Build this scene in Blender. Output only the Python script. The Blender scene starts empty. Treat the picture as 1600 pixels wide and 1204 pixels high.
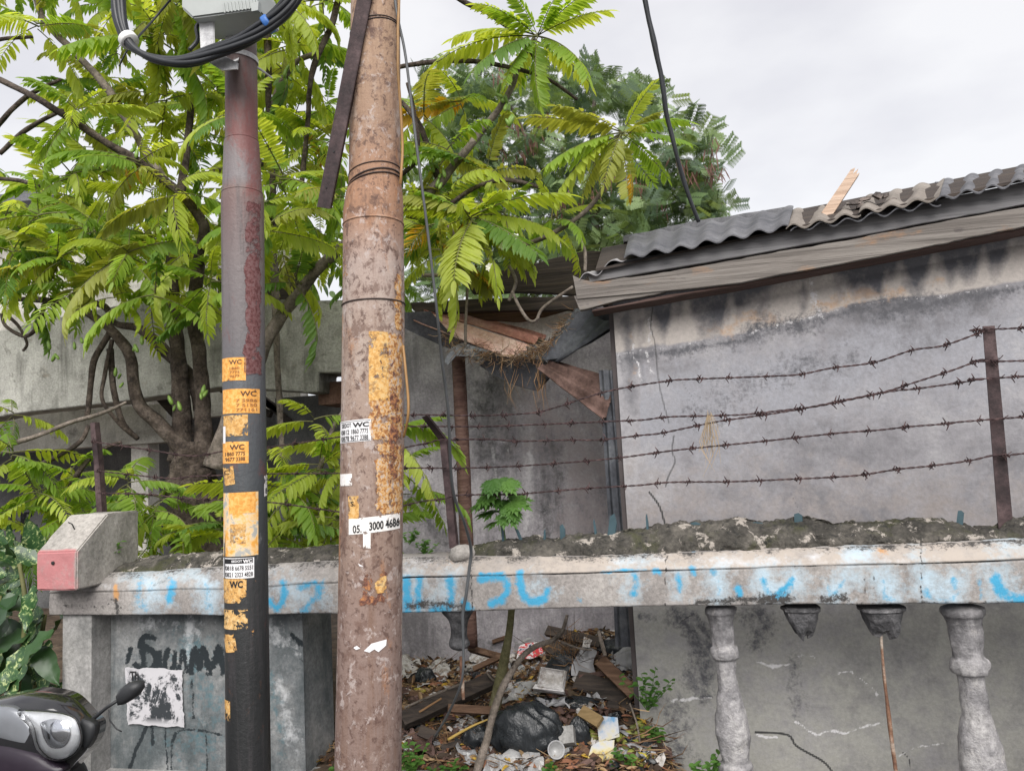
import bpy, bmesh, math, random
import numpy as np
from mathutils import Vector, Matrix, noise as mnoise
random.seed(7)
rng = np.random.RandomState(11)
SC = bpy.context.scene
COL = SC.collection
PI = math.pi

# ------------------------------------------------------------------ camera
YAW, PITCH, ROLL = math.radians(12.0), math.radians(6.0), math.radians(3.0)
CAM = Vector((0.0, -3.1, 1.55))
FPX = 1200.0                                   # focal length in photo pixels (1600 wide)
_F = Vector((-math.sin(YAW)*math.cos(PITCH), math.cos(YAW)*math.cos(PITCH), math.sin(PITCH)))
_R0 = Vector((math.cos(YAW), math.sin(YAW), 0)); _U0 = _R0.cross(_F)
_R = _R0*math.cos(ROLL) - _U0*math.sin(ROLL)
_U = _U0*math.cos(ROLL) + _R0*math.sin(ROLL)
cd = bpy.data.cameras.new('camera'); cam = bpy.data.objects.new('camera', cd); COL.objects.link(cam)
cd.sensor_width = 36.0; cd.lens = 36.0*FPX/1600.0; cd.clip_start = 0.05; cd.clip_end = 2000
M = Matrix((( _R.x, _U.x, -_F.x, CAM.x), (_R.y, _U.y, -_F.y, CAM.y), (_R.z, _U.z, -_F.z, CAM.z), (0,0,0,1)))
cam.matrix_world = M
SC.camera = cam

# ------------------------------------------------------------------ sky and sun (bright overcast)
SUN_EL, SUN_AZ = math.radians(42), math.radians(12)      # azimuth measured from -Y (behind the camera) towards +X
world = bpy.data.worlds.new('World'); SC.world = world; world.use_nodes = True
wn = world.node_tree; wn.nodes.clear()
def wnode(t, **k):
    n = wn.nodes.new(t)
    for a, b in k.items(): setattr(n, a, b)
    return n
wsky = wnode('ShaderNodeTexSky', sky_type='NISHITA', sun_disc=False)
wsky.sun_elevation = SUN_EL; wsky.sun_rotation = PI - SUN_AZ
wbg = wnode('ShaderNodeBackground'); wbg.inputs[1].default_value = 0.06
wbg2 = wnode('ShaderNodeBackground'); wbg2.inputs[1].default_value = 0.40
tc = wnode('ShaderNodeTexCoord'); mp = wnode('ShaderNodeMapping'); mp.inputs['Scale'].default_value = (1, 1, 2.2)
nz = wnode('ShaderNodeTexNoise'); nz.inputs['Scale'].default_value = 1.7; nz.inputs['Detail'].default_value = 6; nz.inputs['Roughness'].default_value = .5
rp = wnode('ShaderNodeValToRGB')
rp.color_ramp.elements[0].position = .38; rp.color_ramp.elements[0].color = (.72, .71, .765, 1)
rp.color_ramp.elements[1].position = .60; rp.color_ramp.elements[1].color = (1.0, .99, 1.0, 1)
wn.links.new(tc.outputs['Generated'], mp.inputs['Vector']); wn.links.new(mp.outputs[0], nz.inputs['Vector'])
wn.links.new(nz.outputs['Fac'], rp.inputs[0]); wn.links.new(rp.outputs[0], wbg2.inputs[0])
wn.links.new(wsky.outputs[0], wbg.inputs[0])
wm = wnode('ShaderNodeMixShader'); wm.inputs[0].default_value = .88
wn.links.new(wbg.outputs[0], wm.inputs[1]); wn.links.new(wbg2.outputs[0], wm.inputs[2])
wo = wnode('ShaderNodeOutputWorld'); wn.links.new(wm.outputs[0], wo.inputs[0])
sl = bpy.data.lights.new('sun', 'SUN'); sl.energy = 1.9; sl.angle = math.radians(50); sl.color = (1, .97, .93)
sun = bpy.data.objects.new('sun', sl); COL.objects.link(sun)
sd = Vector((math.sin(SUN_AZ)*math.cos(SUN_EL), -math.cos(SUN_AZ)*math.cos(SUN_EL), math.sin(SUN_EL)))
sun.rotation_euler = sd.to_track_quat('Z', 'Y').to_euler()
SC.view_settings.view_transform = 'Standard'; SC.view_settings.look = 'None'
SC.cycles.max_bounces = 8; SC.cycles.diffuse_bounces = 5; SC.cycles.transparent_max_bounces = 12
SC.view_settings.gamma = 1; SC.view_settings.exposure = 1.36

# ------------------------------------------------------------------ pixel <-> world helpers (measuring the photograph)
def P(px, py, Y):
    d = _F + _R*((px-800)/FPX) - _U*((py-602)/FPX)
    return CAM + d*((Y-CAM.y)/d.y)
def depth(p): return (Vector(p)-CAM).dot(_F)
def pxm(p): return depth(p)/FPX                # metres per photo pixel at p
def proj(p):
    d = Vector(p)-CAM; z = d.dot(_F)
    return 800+FPX*d.dot(_R)/z, 602-FPX*d.dot(_U)/z
def lerp(a, b, t): return a+(b-a)*t
def pl(x, pts):                                 # piecewise linear through (x, y) pairs
    return float(np.interp(x, [p[0] for p in pts], [p[1] for p in pts]))

# numpy value noise
def _h(ix, iy, iz, s):
    n = (ix*374761393 + iy*668265263 + iz*2147483647 + s*974634777).astype(np.int64)
    n = (n ^ (n >> 13))*1274126177
    n = n ^ (n >> 16)
    return (n & 0xffff)/65535.0
def vnoise(x, y, z, s=0):
    x, y, z = np.broadcast_arrays(np.asarray(x, float), np.asarray(y, float), np.asarray(z, float))
    fx, fy, fz = np.floor(x), np.floor(y), np.floor(z)
    tx, ty, tz = x-fx, y-fy, z-fz
    tx, ty, tz = tx*tx*(3-2*tx), ty*ty*(3-2*ty), tz*tz*(3-2*tz)
    ix, iy, iz = fx.astype(np.int64), fy.astype(np.int64), fz.astype(np.int64)
    def c(a, b, d): return _h(ix+a, iy+b, iz+d, s)
    x00 = c(0,0,0)*(1-tx)+c(1,0,0)*tx; x10 = c(0,1,0)*(1-tx)+c(1,1,0)*tx
    x01 = c(0,0,1)*(1-tx)+c(1,0,1)*tx; x11 = c(0,1,1)*(1-tx)+c(1,1,1)*tx
    return (x00*(1-ty)+x10*ty)*(1-tz)+(x01*(1-ty)+x11*ty)*tz
def fbm(x, y, z, o=4, s=0):
    a, t, f = 0, 0, 1.0
    for i in range(o):
        a = a + vnoise(np.asarray(x)*f, np.asarray(y)*f, np.asarray(z)*f, s+i*7)/f; t += 1/f; f *= 2.03
    return a/t - .5

# ------------------------------------------------------------------ scene-graph helpers
def tag(o, label=None, cat=None, group=None, kind=None):
    if label: o['label'] = label
    if cat: o['category'] = cat
    if group: o['group'] = group
    if kind: o['kind'] = kind
    return o
def empty(name, loc, label=None, cat=None, group=None):
    o = bpy.data.objects.new(name, None); COL.objects.link(o); o.location = loc; o.empty_display_size = .1
    return tag(o, label, cat, group)
def link(name, me, parent=None, mat=None):
    o = bpy.data.objects.new(name, me); COL.objects.link(o)
    if parent is not None:
        o.parent = parent
        o.matrix_parent_inverse = _wm(parent).inverted()
    if mat is not None:
        for m in (mat if isinstance(mat, (list, tuple)) else [mat]): me.materials.append(m)
    return o
def _wm(o):
    m = Matrix.LocRotScale(o.location, o.rotation_euler, o.scale)
    return (_wm(o.parent) @ o.matrix_parent_inverse @ m) if o.parent else m
def place(o, m):                                # set an unparented/parented object's world matrix
    l, r, s = m.decompose(); o.location = l; o.rotation_euler = r.to_euler(); o.scale = s

class MB:
    def __init__(self): self.v = []; self.f = []; self.m = []; self.uv = None
    def add(self, vs, fs, mi=0):
        b = len(self.v); self.v += [tuple(p) for p in vs]
        self.f += [tuple(i+b for i in q) for q in fs]; self.m += [mi]*len(fs); return b
    def box(self, c, s, rot=None, mi=0):
        c = Vector(c); h = Vector(s)/2; vs = []
        for x in (-1, 1):
            for y in (-1, 1):
                for z in (-1, 1):
                    q = Vector((x*h.x, y*h.y, z*h.z)); vs.append(c + (rot @ q if rot else q))
        self.add(vs, [(0,1,3,2),(4,6,7,5),(0,4,5,1),(2,3,7,6),(0,2,6,4),(1,5,7,3)], mi)
    def prism(self, pts, ext, mi=0):            # polygon extruded along a vector
        n = len(pts); ext = Vector(ext)
        vs = [Vector(p) for p in pts]+[Vector(p)+ext for p in pts]
        fs = [tuple(range(n)), tuple(range(2*n-1, n-1, -1))]
        fs += [(i, i+n, (i+1) % n+n, (i+1) % n) for i in range(n)]
        self.add(vs, fs, mi)
    def tube(self, pts, rad, n=8, mi=0, wob=0, caps=True):
        pts = [Vector(p) for p in pts]; k = len(pts)
        if not hasattr(rad, '__len__'): rad = [rad]*k
        up = None; vs = []
        for i, p in enumerate(pts):
            t = (pts[min(i+1, k-1)]-pts[max(i-1, 0)])
            t = t.normalized() if t.length > 1e-9 else Vector((0,0,1))
            if up is None:
                a = Vector((1,0,0)) if abs(t.x) < .8 else Vector((0,1,0)); up = (a-t*a.dot(t)).normalized()
            else:
                up = up-t*up.dot(t); up = up.normalized() if up.length > 1e-6 else t.orthogonal().normalized()
            s = t.cross(up)
            for j in range(n):
                a = 2*PI*j/n; r = rad[i]
                if wob: r *= 1+wob*(mnoise.noise(Vector((p.x*9+j*1.7, p.y*9, p.z*9+math.cos(a)*1.3)))*1.6)
                vs.append(p+(up*math.cos(a)+s*math.sin(a))*r)
        fs = [(i*n+j, i*n+(j+1) % n, (i+1)*n+(j+1) % n, (i+1)*n+j) for i in range(k-1) for j in range(n)]
        if caps: fs += [tuple(range(n-1, -1, -1)), tuple((k-1)*n+j for j in range(n))]
        self.add(vs, fs, mi)
    def lathe(self, prof, c, n=24, axis=Vector((0,0,1)), mi=0, jit=0):
        c = Vector(c); up = axis.orthogonal().normalized(); s = axis.cross(up); vs = []
        for h, r in prof:
            for j in range(n):
                a = 2*PI*j/n; q = c+axis*h
                rr = r*(1+jit*mnoise.noise(Vector((math.cos(a)*2, math.sin(a)*2, h*22)))) if jit else r
                vs.append(q+(up*math.cos(a)+s*math.sin(a))*rr)
        k = len(prof)
        fs = [(i*n+j, i*n+(j+1) % n, (i+1)*n+(j+1) % n, (i+1)*n+j) for i in range(k-1) for j in range(n)]
        fs += [tuple(range(n-1, -1, -1)), tuple((k-1)*n+j for j in range(n))]
        self.add(vs, fs, mi)
    def mesh(self, name, smooth=False):
        me = bpy.data.meshes.new(name); me.from_pydata([tuple(p) for p in self.v], [], self.f)
        me.polygons.foreach_set('material_index', self.m)
        if smooth: me.polygons.foreach_set('use_smooth', [True]*len(me.polygons))
        bm = bmesh.new(); bm.from_mesh(me); bmesh.ops.recalc_face_normals(bm, faces=bm.faces); bm.to_mesh(me); bm.free()
        me.update(); return me
    def build(self, name, mat, parent=None, smooth=False): return link(name, self.mesh(name, smooth), parent, mat)

def spline(pts, n=6):                           # Catmull-Rom through tuples of any width
    A = [np.array(p, float) for p in pts]; out = []
    for i in range(len(A)-1):
        p0 = A[max(i-1, 0)]; p1 = A[i]; p2 = A[i+1]; p3 = A[min(i+2, len(A)-1)]
        for k in range(n):
            t = k/n
            out.append(.5*((2*p1)+(-p0+p2)*t+(2*p0-5*p1+4*p2-p3)*t*t+(-p0+3*p1-3*p2+p3)*t**3))
    out.append(A[-1]); return out
def pxpath(pts, n=6):                           # [(px,py,Y,half-width px)] -> points, radii
    o = spline(pts, n); vs = [P(a[0], a[1], a[2]) for a in o]
    return vs, [max(.0006, a[3]*pxm(v)) for a, v in zip(o, vs)]

def gridmesh(name, X, Y, Z, attrs=None, mat=None, parent=None, smooth=True, closed=False, uv=None):
    n, m = X.shape; V = np.stack([X, Y, Z], -1).reshape(-1, 3)
    i, j = np.meshgrid(np.arange(n-1), np.arange(m if closed else m-1), indexing='ij')
    a = i*m+j; b = i*m+(j+1) % m; F = np.stack([a, b, b+m, a+m], -1).reshape(-1, 4)
    me = bpy.data.meshes.new(name)
    me.vertices.add(len(V)); me.vertices.foreach_set('co', V.astype(np.float32).ravel())
    me.loops.add(F.size); me.loops.foreach_set('vertex_index', F.astype(np.int32).ravel())
    me.polygons.add(len(F)); me.polygons.foreach_set('loop_start', np.arange(0, F.size, 4, dtype=np.int32))
    me.polygons.foreach_set('use_smooth', np.full(len(F), smooth))
    me.update(calc_edges=True)
    for k, d in (attrs or {}).items():
        at = me.attributes.new(k, 'FLOAT', 'POINT'); at.data.foreach_set('value', np.asarray(d, np.float32).ravel())
    if uv is not None:
        ul = me.uv_layers.new(name='UVMap'); U = np.stack(uv, -1).reshape(-1, 2)
        ul.data.foreach_set('uv', U[F.ravel()].astype(np.float32).ravel())
    me.validate()
    return link(name, me, parent, mat)

def stroke_mask(A, B, strokes, soft=.5):        # A,B: pixel-space grids; strokes: (pts, halfwidth, strength)
    out = np.zeros(A.shape)
    for pts, w, st in strokes:
        pts = [(p[0], p[1]) for p in spline(pts, 5)] if len(pts) > 2 else pts
        d = np.full(A.shape, 1e9)
        for (x0, y0), (x1, y1) in zip(pts[:-1], pts[1:]):
            dx, dy = x1-x0, y1-y0; L = dx*dx+dy*dy+1e-9
            t = np.clip(((A-x0)*dx+(B-y0)*dy)/L, 0, 1)
            d = np.minimum(d, np.hypot(A-x0-t*dx, B-y0-t*dy))
        out = np.maximum(out, st*np.clip((w*(1+soft)-d)/(w*2*soft+1e-6), 0, 1))
    return out
def proj_np(X, Y, Z):
    dx, dy, dz = X-CAM.x, Y-CAM.y, Z-CAM.z
    z = dx*_F.x+dy*_F.y+dz*_F.z
    return 800+FPX*(dx*_R.x+dy*_R.y+dz*_R.z)/z, 602-FPX*(dx*_U.x+dy*_U.y+dz*_U.z)/z

# ------------------------------------------------------------------ materials
class N:
    def __init__(s, name):
        s.mat = bpy.data.materials.new(name); s.mat.use_nodes = True; s.t = s.mat.node_tree
        s.t.nodes.clear(); s.out = s.t.nodes.new('ShaderNodeOutputMaterial'); s.co = None
    def n(s, t, **k):
        x = s.t.nodes.new(t)
        for a, b in k.items(): setattr(x, a, b)
        return x
    def set(s, sock, v):
        if hasattr(v, 'is_output') or isinstance(v, bpy.types.NodeSocket): s.t.links.new(v, sock)
        elif v is not None:
            if sock.type == 'RGBA' and len(v) == 3: v = (*v, 1)
            sock.default_value = v
    def coord(s, scale=(1,1,1), kind='Object', loc=(0,0,0), rot=(0,0,0)):
        c = s.n('ShaderNodeTexCoord'); m = s.n('ShaderNodeMapping')
        m.inputs['Scale'].default_value = scale; m.inputs['Location'].default_value = loc; m.inputs['Rotation'].default_value = rot
        if kind == 'World':
            g = s.n('ShaderNodeNewGeometry'); s.t.links.new(g.outputs['Position'], m.inputs[0])
        else: s.t.links.new(c.outputs[kind], m.inputs[0])
        return m.outputs[0]
    def noise(s, scale=5, detail=5, rough=.6, co=None, dist=0, out=0):
        x = s.n('ShaderNodeTexNoise'); x.inputs['Scale'].default_value = scale; x.inputs['Detail'].default_value = detail
        x.inputs['Roughness'].default_value = rough; x.inputs['Distortion'].default_value = dist
        if co is None: co = s.coord()
        s.t.links.new(co, x.inputs['Vector']); return x.outputs[out]
    def voro(s, scale=5, co=None, feature='F1', out='Distance', rnd=1):
        x = s.n('ShaderNodeTexVoronoi', feature=feature); x.inputs['Scale'].default_value = scale; x.inputs['Randomness'].default_value = rnd
        if co is None: co = s.coord()
        s.t.links.new(co, x.inputs['Vector']); return x.outputs[out]
    def ramp(s, f, stops, interp='LINEAR'):
        x = s.n('ShaderNodeValToRGB'); e = x.color_ramp.elements; x.color_ramp.interpolation = interp
        while len(e) < len(stops): e.new(.5)
        for q, (p, c) in zip(e, stops):
            q.position = p; q.color = (c, c, c, 1) if not hasattr(c, '__len__') else (*c[:3], 1)
        s.set(x.inputs[0], f); return x.outputs[0]
    def mix(s, f, a, b, blend='MIX'):
        x = s.n('ShaderNodeMix', data_type='RGBA', blend_type=blend); s.set(x.inputs[0], f); s.set(x.inputs[6], a); s.set(x.inputs[7], b)
        return x.outputs[2]
    def math(s, op, a, b=0., clamp=False):
        x = s.n('ShaderNodeMath', operation=op, use_clamp=clamp); s.set(x.inputs[0], a); s.set(x.inputs[1], b); return x.outputs[0]
    def attr(s, name): x = s.n('ShaderNodeAttribute', attribute_name=name); return x.outputs['Fac']
    def xyz(s, co=None):
        x = s.n('ShaderNodeSeparateXYZ'); s.t.links.new(co or s.coord(), x.inputs[0]); return x.outputs
    def rnd(s): return s.n('ShaderNodeObjectInfo').outputs['Random']
    def bump(s, h, strength=.3, dist=.01):
        x = s.n('ShaderNodeBump'); x.inputs['Strength'].default_value = strength; x.inputs['Distance'].default_value = dist
        s.set(x.inputs['Height'], h); return x.outputs[0]
    def pbsdf(s, col, rough=.8, metal=0, normal=None, spec=.35, **k):
        x = s.n('ShaderNodeBsdfPrincipled'); s.set(x.inputs['Base Color'], col); s.set(x.inputs['Roughness'], rough)
        s.set(x.inputs['Metallic'], metal); x.inputs['Specular IOR Level'].default_value = spec
        if normal is not None: s.t.links.new(normal, x.inputs['Normal'])
        for a, b in k.items(): s.set(x.inputs[a.replace('_', ' ')], b)
        return x.outputs[0]
    def done(s, sh): s.t.links.new(sh, s.out.inputs[0]); return s.mat

def weathered(name, cols, scale=2.5, streak=None, spots=(), overlays=(), bump=.35, rough=.9, fine=.25, bdist=.012, kind='Object', spec=.3, metal=0):
    m = N(name); co = m.coord(kind=kind)
    k = len(cols); f = m.noise(scale, 8, .62, co, .3)
    f = m.math('ADD', m.math('MULTIPLY', f, .7), m.math('MULTIPLY', m.noise(scale*4.5, 8, .7, co, .2), .3))
    c = m.ramp(f, [(.39+.22*i/max(1, k-1), cols[i]) for i in range(k)])
    g = m.noise(60, 6, .75, co)
    c = m.mix(fine*1.6, c, m.ramp(g, [(.36, (.2,.2,.2)), (.64, (.8,.8,.8))]), 'OVERLAY')
    if streak:
        sc, amt, lo, hi = streak
        st = m.math('ADD', m.math('MULTIPLY', m.noise(1, 7, .7, m.coord((5, 5, .8), kind), .5), .6), m.math('MULTIPLY', m.noise(3, 7, .7, co), .4))
        c = m.mix(m.math('MULTIPLY', m.ramp(st, [(lo-.02, 0.), (hi-.08, 1.)]), amt), c, sc)
    for col, amt, s, lo, hi in spots:
        q = m.noise(s, 9, .72, m.coord(kind=kind, loc=(3.1*s, 1.7, .3)), .4)
        c = m.mix(m.math('MULTIPLY', m.ramp(q, [(lo, 0.), (hi, 1.)]), amt), c, col)
    for an, col, s, lo, hi in overlays:           # painted marks: attribute broken up by noise
        q = m.noise(s, 6, .7, co)
        q = m.math('ADD', m.math('MULTIPLY', q, .5), m.math('MULTIPLY', m.noise(s*3.3, 6, .75, co), .5))
        v = m.math('ADD', m.attr(an), m.math('MULTIPLY', m.math('SUBTRACT', q, .5), 3.2))
        a = m.math('MULTIPLY', m.ramp(v, [(lo, 0.), (hi, 1.)]), m.ramp(m.attr(an), [(.02, 0.), (.2, 1.)]))
        c = m.mix(a, c, col)
    h = m.math('ADD', m.math('MULTIPLY', g, .5), m.noise(14, 8, .7, co))
    return m.done(m.pbsdf(c, rough, metal, m.bump(h, bump, bdist), spec))

def simple(name, col, rough=.6, metal=0, var=.25, scale=8, bump=.0, spec=.4, kind='Object', **k):
    m = N(name); co = m.coord(kind=kind); f = m.noise(scale, 5, .65, co)
    lo = tuple(max(0, c*(1-var)) for c in col); hi = tuple(min(1, c*(1+var)) for c in col)
    c = m.ramp(f, [(.3, lo), (.7, hi)])
    return m.done(m.pbsdf(c, rough, metal, m.bump(f, bump, .01) if bump else None, spec, **k))

def leafmat(name, a, b, trans=.42, rough=.45, scale=6, spec=.35):
    m = N(name); f = m.noise(scale, 3, .6, m.coord(kind='World'))
    f = m.math('ADD', m.math('MULTIPLY', f, .75), m.math('MULTIPLY', m.rnd(), .3))
    c = m.ramp(f, [(.3, a), (.8, b)])
    tr = m.n('ShaderNodeBsdfTranslucent'); m.set(tr.inputs[0], m.mix(1.0, c, (1.35, 1.25, .55), 'MULTIPLY'))
    mx = m.n('ShaderNodeMixShader'); mx.inputs[0].default_value = trans
    m.t.links.new(m.pbsdf(c, rough, spec=spec), mx.inputs[1]); m.t.links.new(tr.outputs[0], mx.inputs[2])
    return m.done(mx.outputs[0])

# --- text as flat mesh (built-in font)
def text_geo(s, offset=.0, space=1.0):
    cu = bpy.data.curves.new('txt', 'FONT'); cu.body = s; cu.offset = offset; cu.space_character = space; cu.resolution_u = 3
    o = bpy.data.objects.new('txt', cu); COL.objects.link(o)
    dg = bpy.context.evaluated_depsgraph_get(); dg.update()
    me = bpy.data.meshes.new_from_object(o.evaluated_get(dg))
    v = [(q.co.x, q.co.y) for q in me.vertices]; f = [tuple(p.vertices) for p in me.polygons]
    bpy.data.objects.remove(o); bpy.data.curves.remove(cu); bpy.data.meshes.remove(me)
    if not v: return [], []
    x0 = min(a for a, _ in v); x1 = max(a for a, _ in v); y0 = min(b for _, b in v); y1 = max(b for _, b in v)
    return [((a-x0)/(x1-x0+1e-9), (b-y0)/(y1-y0+1e-9)) for a, b in v], f
# ================================================================== MATERIALS OF THE SETTING
m_asphalt = weathered('asphalt', [(.05,.05,.05), (.075,.073,.07)], 3, bump=.5)
m_soil = weathered('soil', [(.06,.042,.03), (.10,.07,.048), (.14,.105,.075)], 5, spots=[((.02,.016,.012), .8, 12, .5, .65)], bump=.8)
m_rail = weathered('rail_concrete', [(.19,.175,.168), (.265,.245,.232), (.34,.318,.30)], 2.2,
    streak=((.16,.15,.14), .55, .52, .75),
    spots=[((.48,.46,.45), .4, 5, .55, .7)],
    overlays=[('bevel', (.38,.335,.295), 7, .25, .9), ('lime', (.50,.50,.51), 9, .35, .95), ('haze', (.40,.50,.57), 10, .25, 1.4),
              ('blue', (.06,.31,.50), 14, .28, .85), ('rust', (.45,.24,.10), 14, .4, .8), ('spatter', (.13,.12,.11), 5, .36, .62), ('grime', (.055,.052,.05), 30, .38, .75)], bump=.45)
m_coping = weathered('mossy_coping', [(.042,.039,.034), (.09,.083,.072), (.16,.145,.125)], 9,
    spots=[((.07,.075,.03), .7, 6, .52, .64), ((.025,.025,.025), .8, 26, .54, .62), ((.50,.45,.40), .9, 15, .565, .61)], bump=1.0, bdist=.03)
m_panel = weathered('grey_panel', [(.10,.115,.12), (.19,.20,.205), (.31,.31,.305)], 2.6,
    streak=((.06,.075,.08), .7, .48, .68), spots=[((.42,.43,.43), .5, 6, .62, .74)],
    overlays=[('pale', (.52,.53,.54), 9, .35, .8), ('teal', (.07,.16,.19), 10, .35, .9), ('ink', (.022,.028,.032), 24, .30, .55)], bump=.3)
m_pillar = weathered('pillar_concrete', [(.16,.16,.155), (.27,.265,.255), (.36,.35,.34)], 3, streak=((.09,.09,.09), .5, .5, .7), bump=.35)
m_capc = weathered('cap_concrete', [(.24,.228,.21), (.33,.308,.285), (.38,.36,.335)], 3.5, spots=[((.13,.12,.11), .6, 8, .6, .75)],
    overlays=[('pink', (.42,.175,.178), 9, .05, 1.15)], bump=.4)
m_bal = weathered('baluster_concrete', [(.16,.155,.16), (.29,.28,.285), (.43,.415,.41)], 5, streak=((.07,.068,.07), .6, .5, .66),
    spots=[((.55,.52,.49), .7, 14, .58, .7), ((.05,.05,.05), .7, 20, .60, .7)], bump=.8, bdist=.02)
m_bald = weathered('dark_broken_concrete', [(.05,.05,.053), (.11,.108,.113), (.22,.215,.22)], 9, spots=[((.03,.03,.03), .7, 20, .54, .64)], bump=.9, bdist=.02)
m_glass = simple('shard_glass', (.05,.085,.10), .12, spec=.6)

# ================================================================== GROUND
g = MB(); g.add([(-60,-60,0), (60,-60,0), (60,-.12,0), (-60,-.12,0)], [(0,1,2,3)])
tag(g.build('road', m_asphalt), kind='structure')
ZY = .36
def heap_z(X, Y):
    px, py = proj_np(X, Y, np.full(np.shape(X), .5))
    s = lambda t: np.clip(t, 0, 1)**2*(3-2*np.clip(t, 0, 1))
    h = .25+.08*s((Y-.25)/.6)+.19*np.exp(-((X+.5)/.52)**2)*s((Y-.35)/.9)
    h = h+.05*fbm(X*3, Y*3, 0, 4, 5)
    return h*(1-s((X+.24)/.2))+.06*s((X+.24)/.2)
gx, gy = np.meshgrid(np.linspace(-9, 7, 330), np.concatenate([np.linspace(.1, 2.2, 70), np.linspace(2.3, 30, 40)]), indexing='ij')
tag(gridmesh('yard_ground', gx, gy, heap_z(gx, gy), mat=m_soil), kind='structure')

# ================================================================== BALUSTRADE WALL
wall = empty('balustrade_wall', (0, .1, 0), 'low concrete balustrade wall with blue spray paint along its rail', 'wall')
ZB = .975
X0, X1 = P(78, 955, 0).x, 3.2
b = MB(); b.box(((X0+X1)/2, .11, .12), (X1-X0, .24, .27)); b.build('plinth', m_pillar, wall)
# rail: swept profile, bottom-back -> bottom-front -> front face -> bevel -> top
xs = np.arange(X0, X1, .0065)
def zline(px_pts, Y):                            # pixel polyline -> z as a function of world x
    q = [P(a, c, Y) for a, c in px_pts]; return np.interp(xs, [p.x for p in q], [p.z for p in q])
zbot = zline([(80,961), (350,961), (640,957), (1000,948), (1300,944), (1600,942)], 0)
zmid = zline([(80,926), (160,924), (350,920), (450,914), (640,902), (900,896), (1100,889), (1350,882), (1600,874)], 0)
zbev = zline([(80,905), (160,897), (350,886), (450,880), (640,871), (900,870), (1100,862), (1350,853), (1600,842)], .07)
cols = [(np.full_like(xs, .22), zbot+.004)]
for t in np.linspace(0, 1, 12)[1:]: cols.append((lerp(.22, .006, t)+0*xs, zbot+.001))
for t in np.linspace(0, 1, 24): cols.append((0*xs+.003*math.sin(PI*t)*-1, lerp(zbot+.004, zmid-.004, t)))
rc_ = .012*np.clip(.35+2.6*fbm(xs*6, 0, 4, 3, 12), .02, 1); cols.append((rc_, zmid-.002)); cols.append((rc_, zmid+.001)); nm = len(cols)
for t in np.linspace(0, 1, 12): cols.append((lerp(-.004, .066, t)+.012*math.sin(PI*t)*-1+0*xs, lerp(zmid+.004, zbev, t)))
for t in np.linspace(.1, 1, 6): cols.append((lerp(.066, .22, t)+0*xs, zbev+.004))
Yr = np.stack([c[0] for c in cols], 1); Zr = np.stack([c[1] for c in cols], 1); Xr = np.repeat(xs[:, None], len(cols), 1)
nz_ = fbm(Xr*6, Yr*6, Zr*6, 4, 3); Yr = Yr + nz_*.010; Zr = Zr + fbm(Xr*5, Yr*5, Zr*5, 4, 9)*.010
A, B = proj_np(Xr, Yr, Zr)
B_ = B + 4*fbm(A/14, B/14, 0, 3, 2); A_ = A + 4*fbm(A/14, B/14, 5, 3, 2)
blue = stroke_mask(A_, B_, [
    ([(222,905), (216,930), (226,950)], 6, .55), ([(240,905), (232,925)], 5, .4), ([(268,908), (266,938)], 6, .95), ([(322,912), (326,945), (336,955)], 7, .45),
    ([(443,912), (444,935), (432,950), (420,938)], 6, .9), ([(470,918), (492,912), (500,925), (484,940), (476,952)], 6, .75), ([(505,905), (500,935)], 4, .6),
    ([(634,905), (636,955)], 7, 1.), ([(655,905), (653,955)], 6, .8), ([(703,905), (705,935), (698,950), (676,952)], 7, 1.), ([(724,940), (734,952)], 6, .8),
    ([(754,904), (785,902), (792,920), (780,938), (765,942)], 6.5, 1.), ([(770,938), (785,941)], 6, .9), ([(812,893), (814,920), (826,938), (846,938), (856,922)], 6, 1.),
    ([(750,897), (785,896)], 3, .9), ([(905,930), (908,948)], 5, .35), ([(991,896), (995,912), (990,928)], 5, .75), ([(1060,898), (1062,920)], 4.5, .8),
    ([(1082,888), (1083,893)], 6, 1.), ([(1023,892), (1030,893)], 5, .9), ([(1112,892), (1116,895)], 5, .7), ([(1153,918), (1156,929)], 6, 1.1), ([(1124,900), (1122,925)], 4, .35),
    ([(1192,905), (1202,928), (1218,932), (1232,920), (1236,905)], 5.5, .7), ([(1212,930), (1235,912)], 5, .9), ([(1292,915), (1300,930), (1320,908)], 4, .45),
    ([(1380,908), (1384,932), (1400,936)], 5, .5), ([(1440,905), (1452,932), (1480,937), (1500,925)], 5, .45), ([(1490,905), (1492,920)], 5, .7), ([(1530,905), (1534,935)], 5, .6),
    ([(1556,905), (1566,925), (1588,936), (1610,932)], 9, 1.), ([(940,895), (975,891), (1010,890)], 2.5, .7), ([(1080,850), (1084,862)], 5, .45)], .8)
haze = stroke_mask(A_, B_, [
    ([(215,900), (240,915), (230,945)], 22, .75), ([(322,905), (328,950)], 18, .8), ([(268,905), (266,945)], 14, .6), ([(430,915), (500,940)], 26, .6), ([(645,905), (650,950)], 22, .7), ([(700,905), (700,945)], 22, .7),
    ([(835,915), (846,925)], 26, .5), ([(990,900), (992,930)], 24, .5), ([(1062,895), (1065,930)], 18, .5), ([(1122,895), (1122,930)], 20, .8),
    ([(1195,905), (1215,925), (1240,905)], 24, .9), ([(1300,925), (1325,905)], 24, .85), ([(1382,900), (1390,935)], 24, .85), ([(1445,905), (1470,935), (1495,915)], 26, .9),
    ([(1555,900), (1575,930)], 28, .8), ([(1340,868), (1350,862)], 22, .7), ([(960,880), (1000,876)], 18, .6), ([(1420,862), (1428,866)], 18, .5), ([(240,898), (300,892)], 22, .6), ([(1560,855), (1600,850)], 22, .7)], .9)
tt = np.zeros_like(A); tt[:, nm:nm+12] = 1
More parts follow.
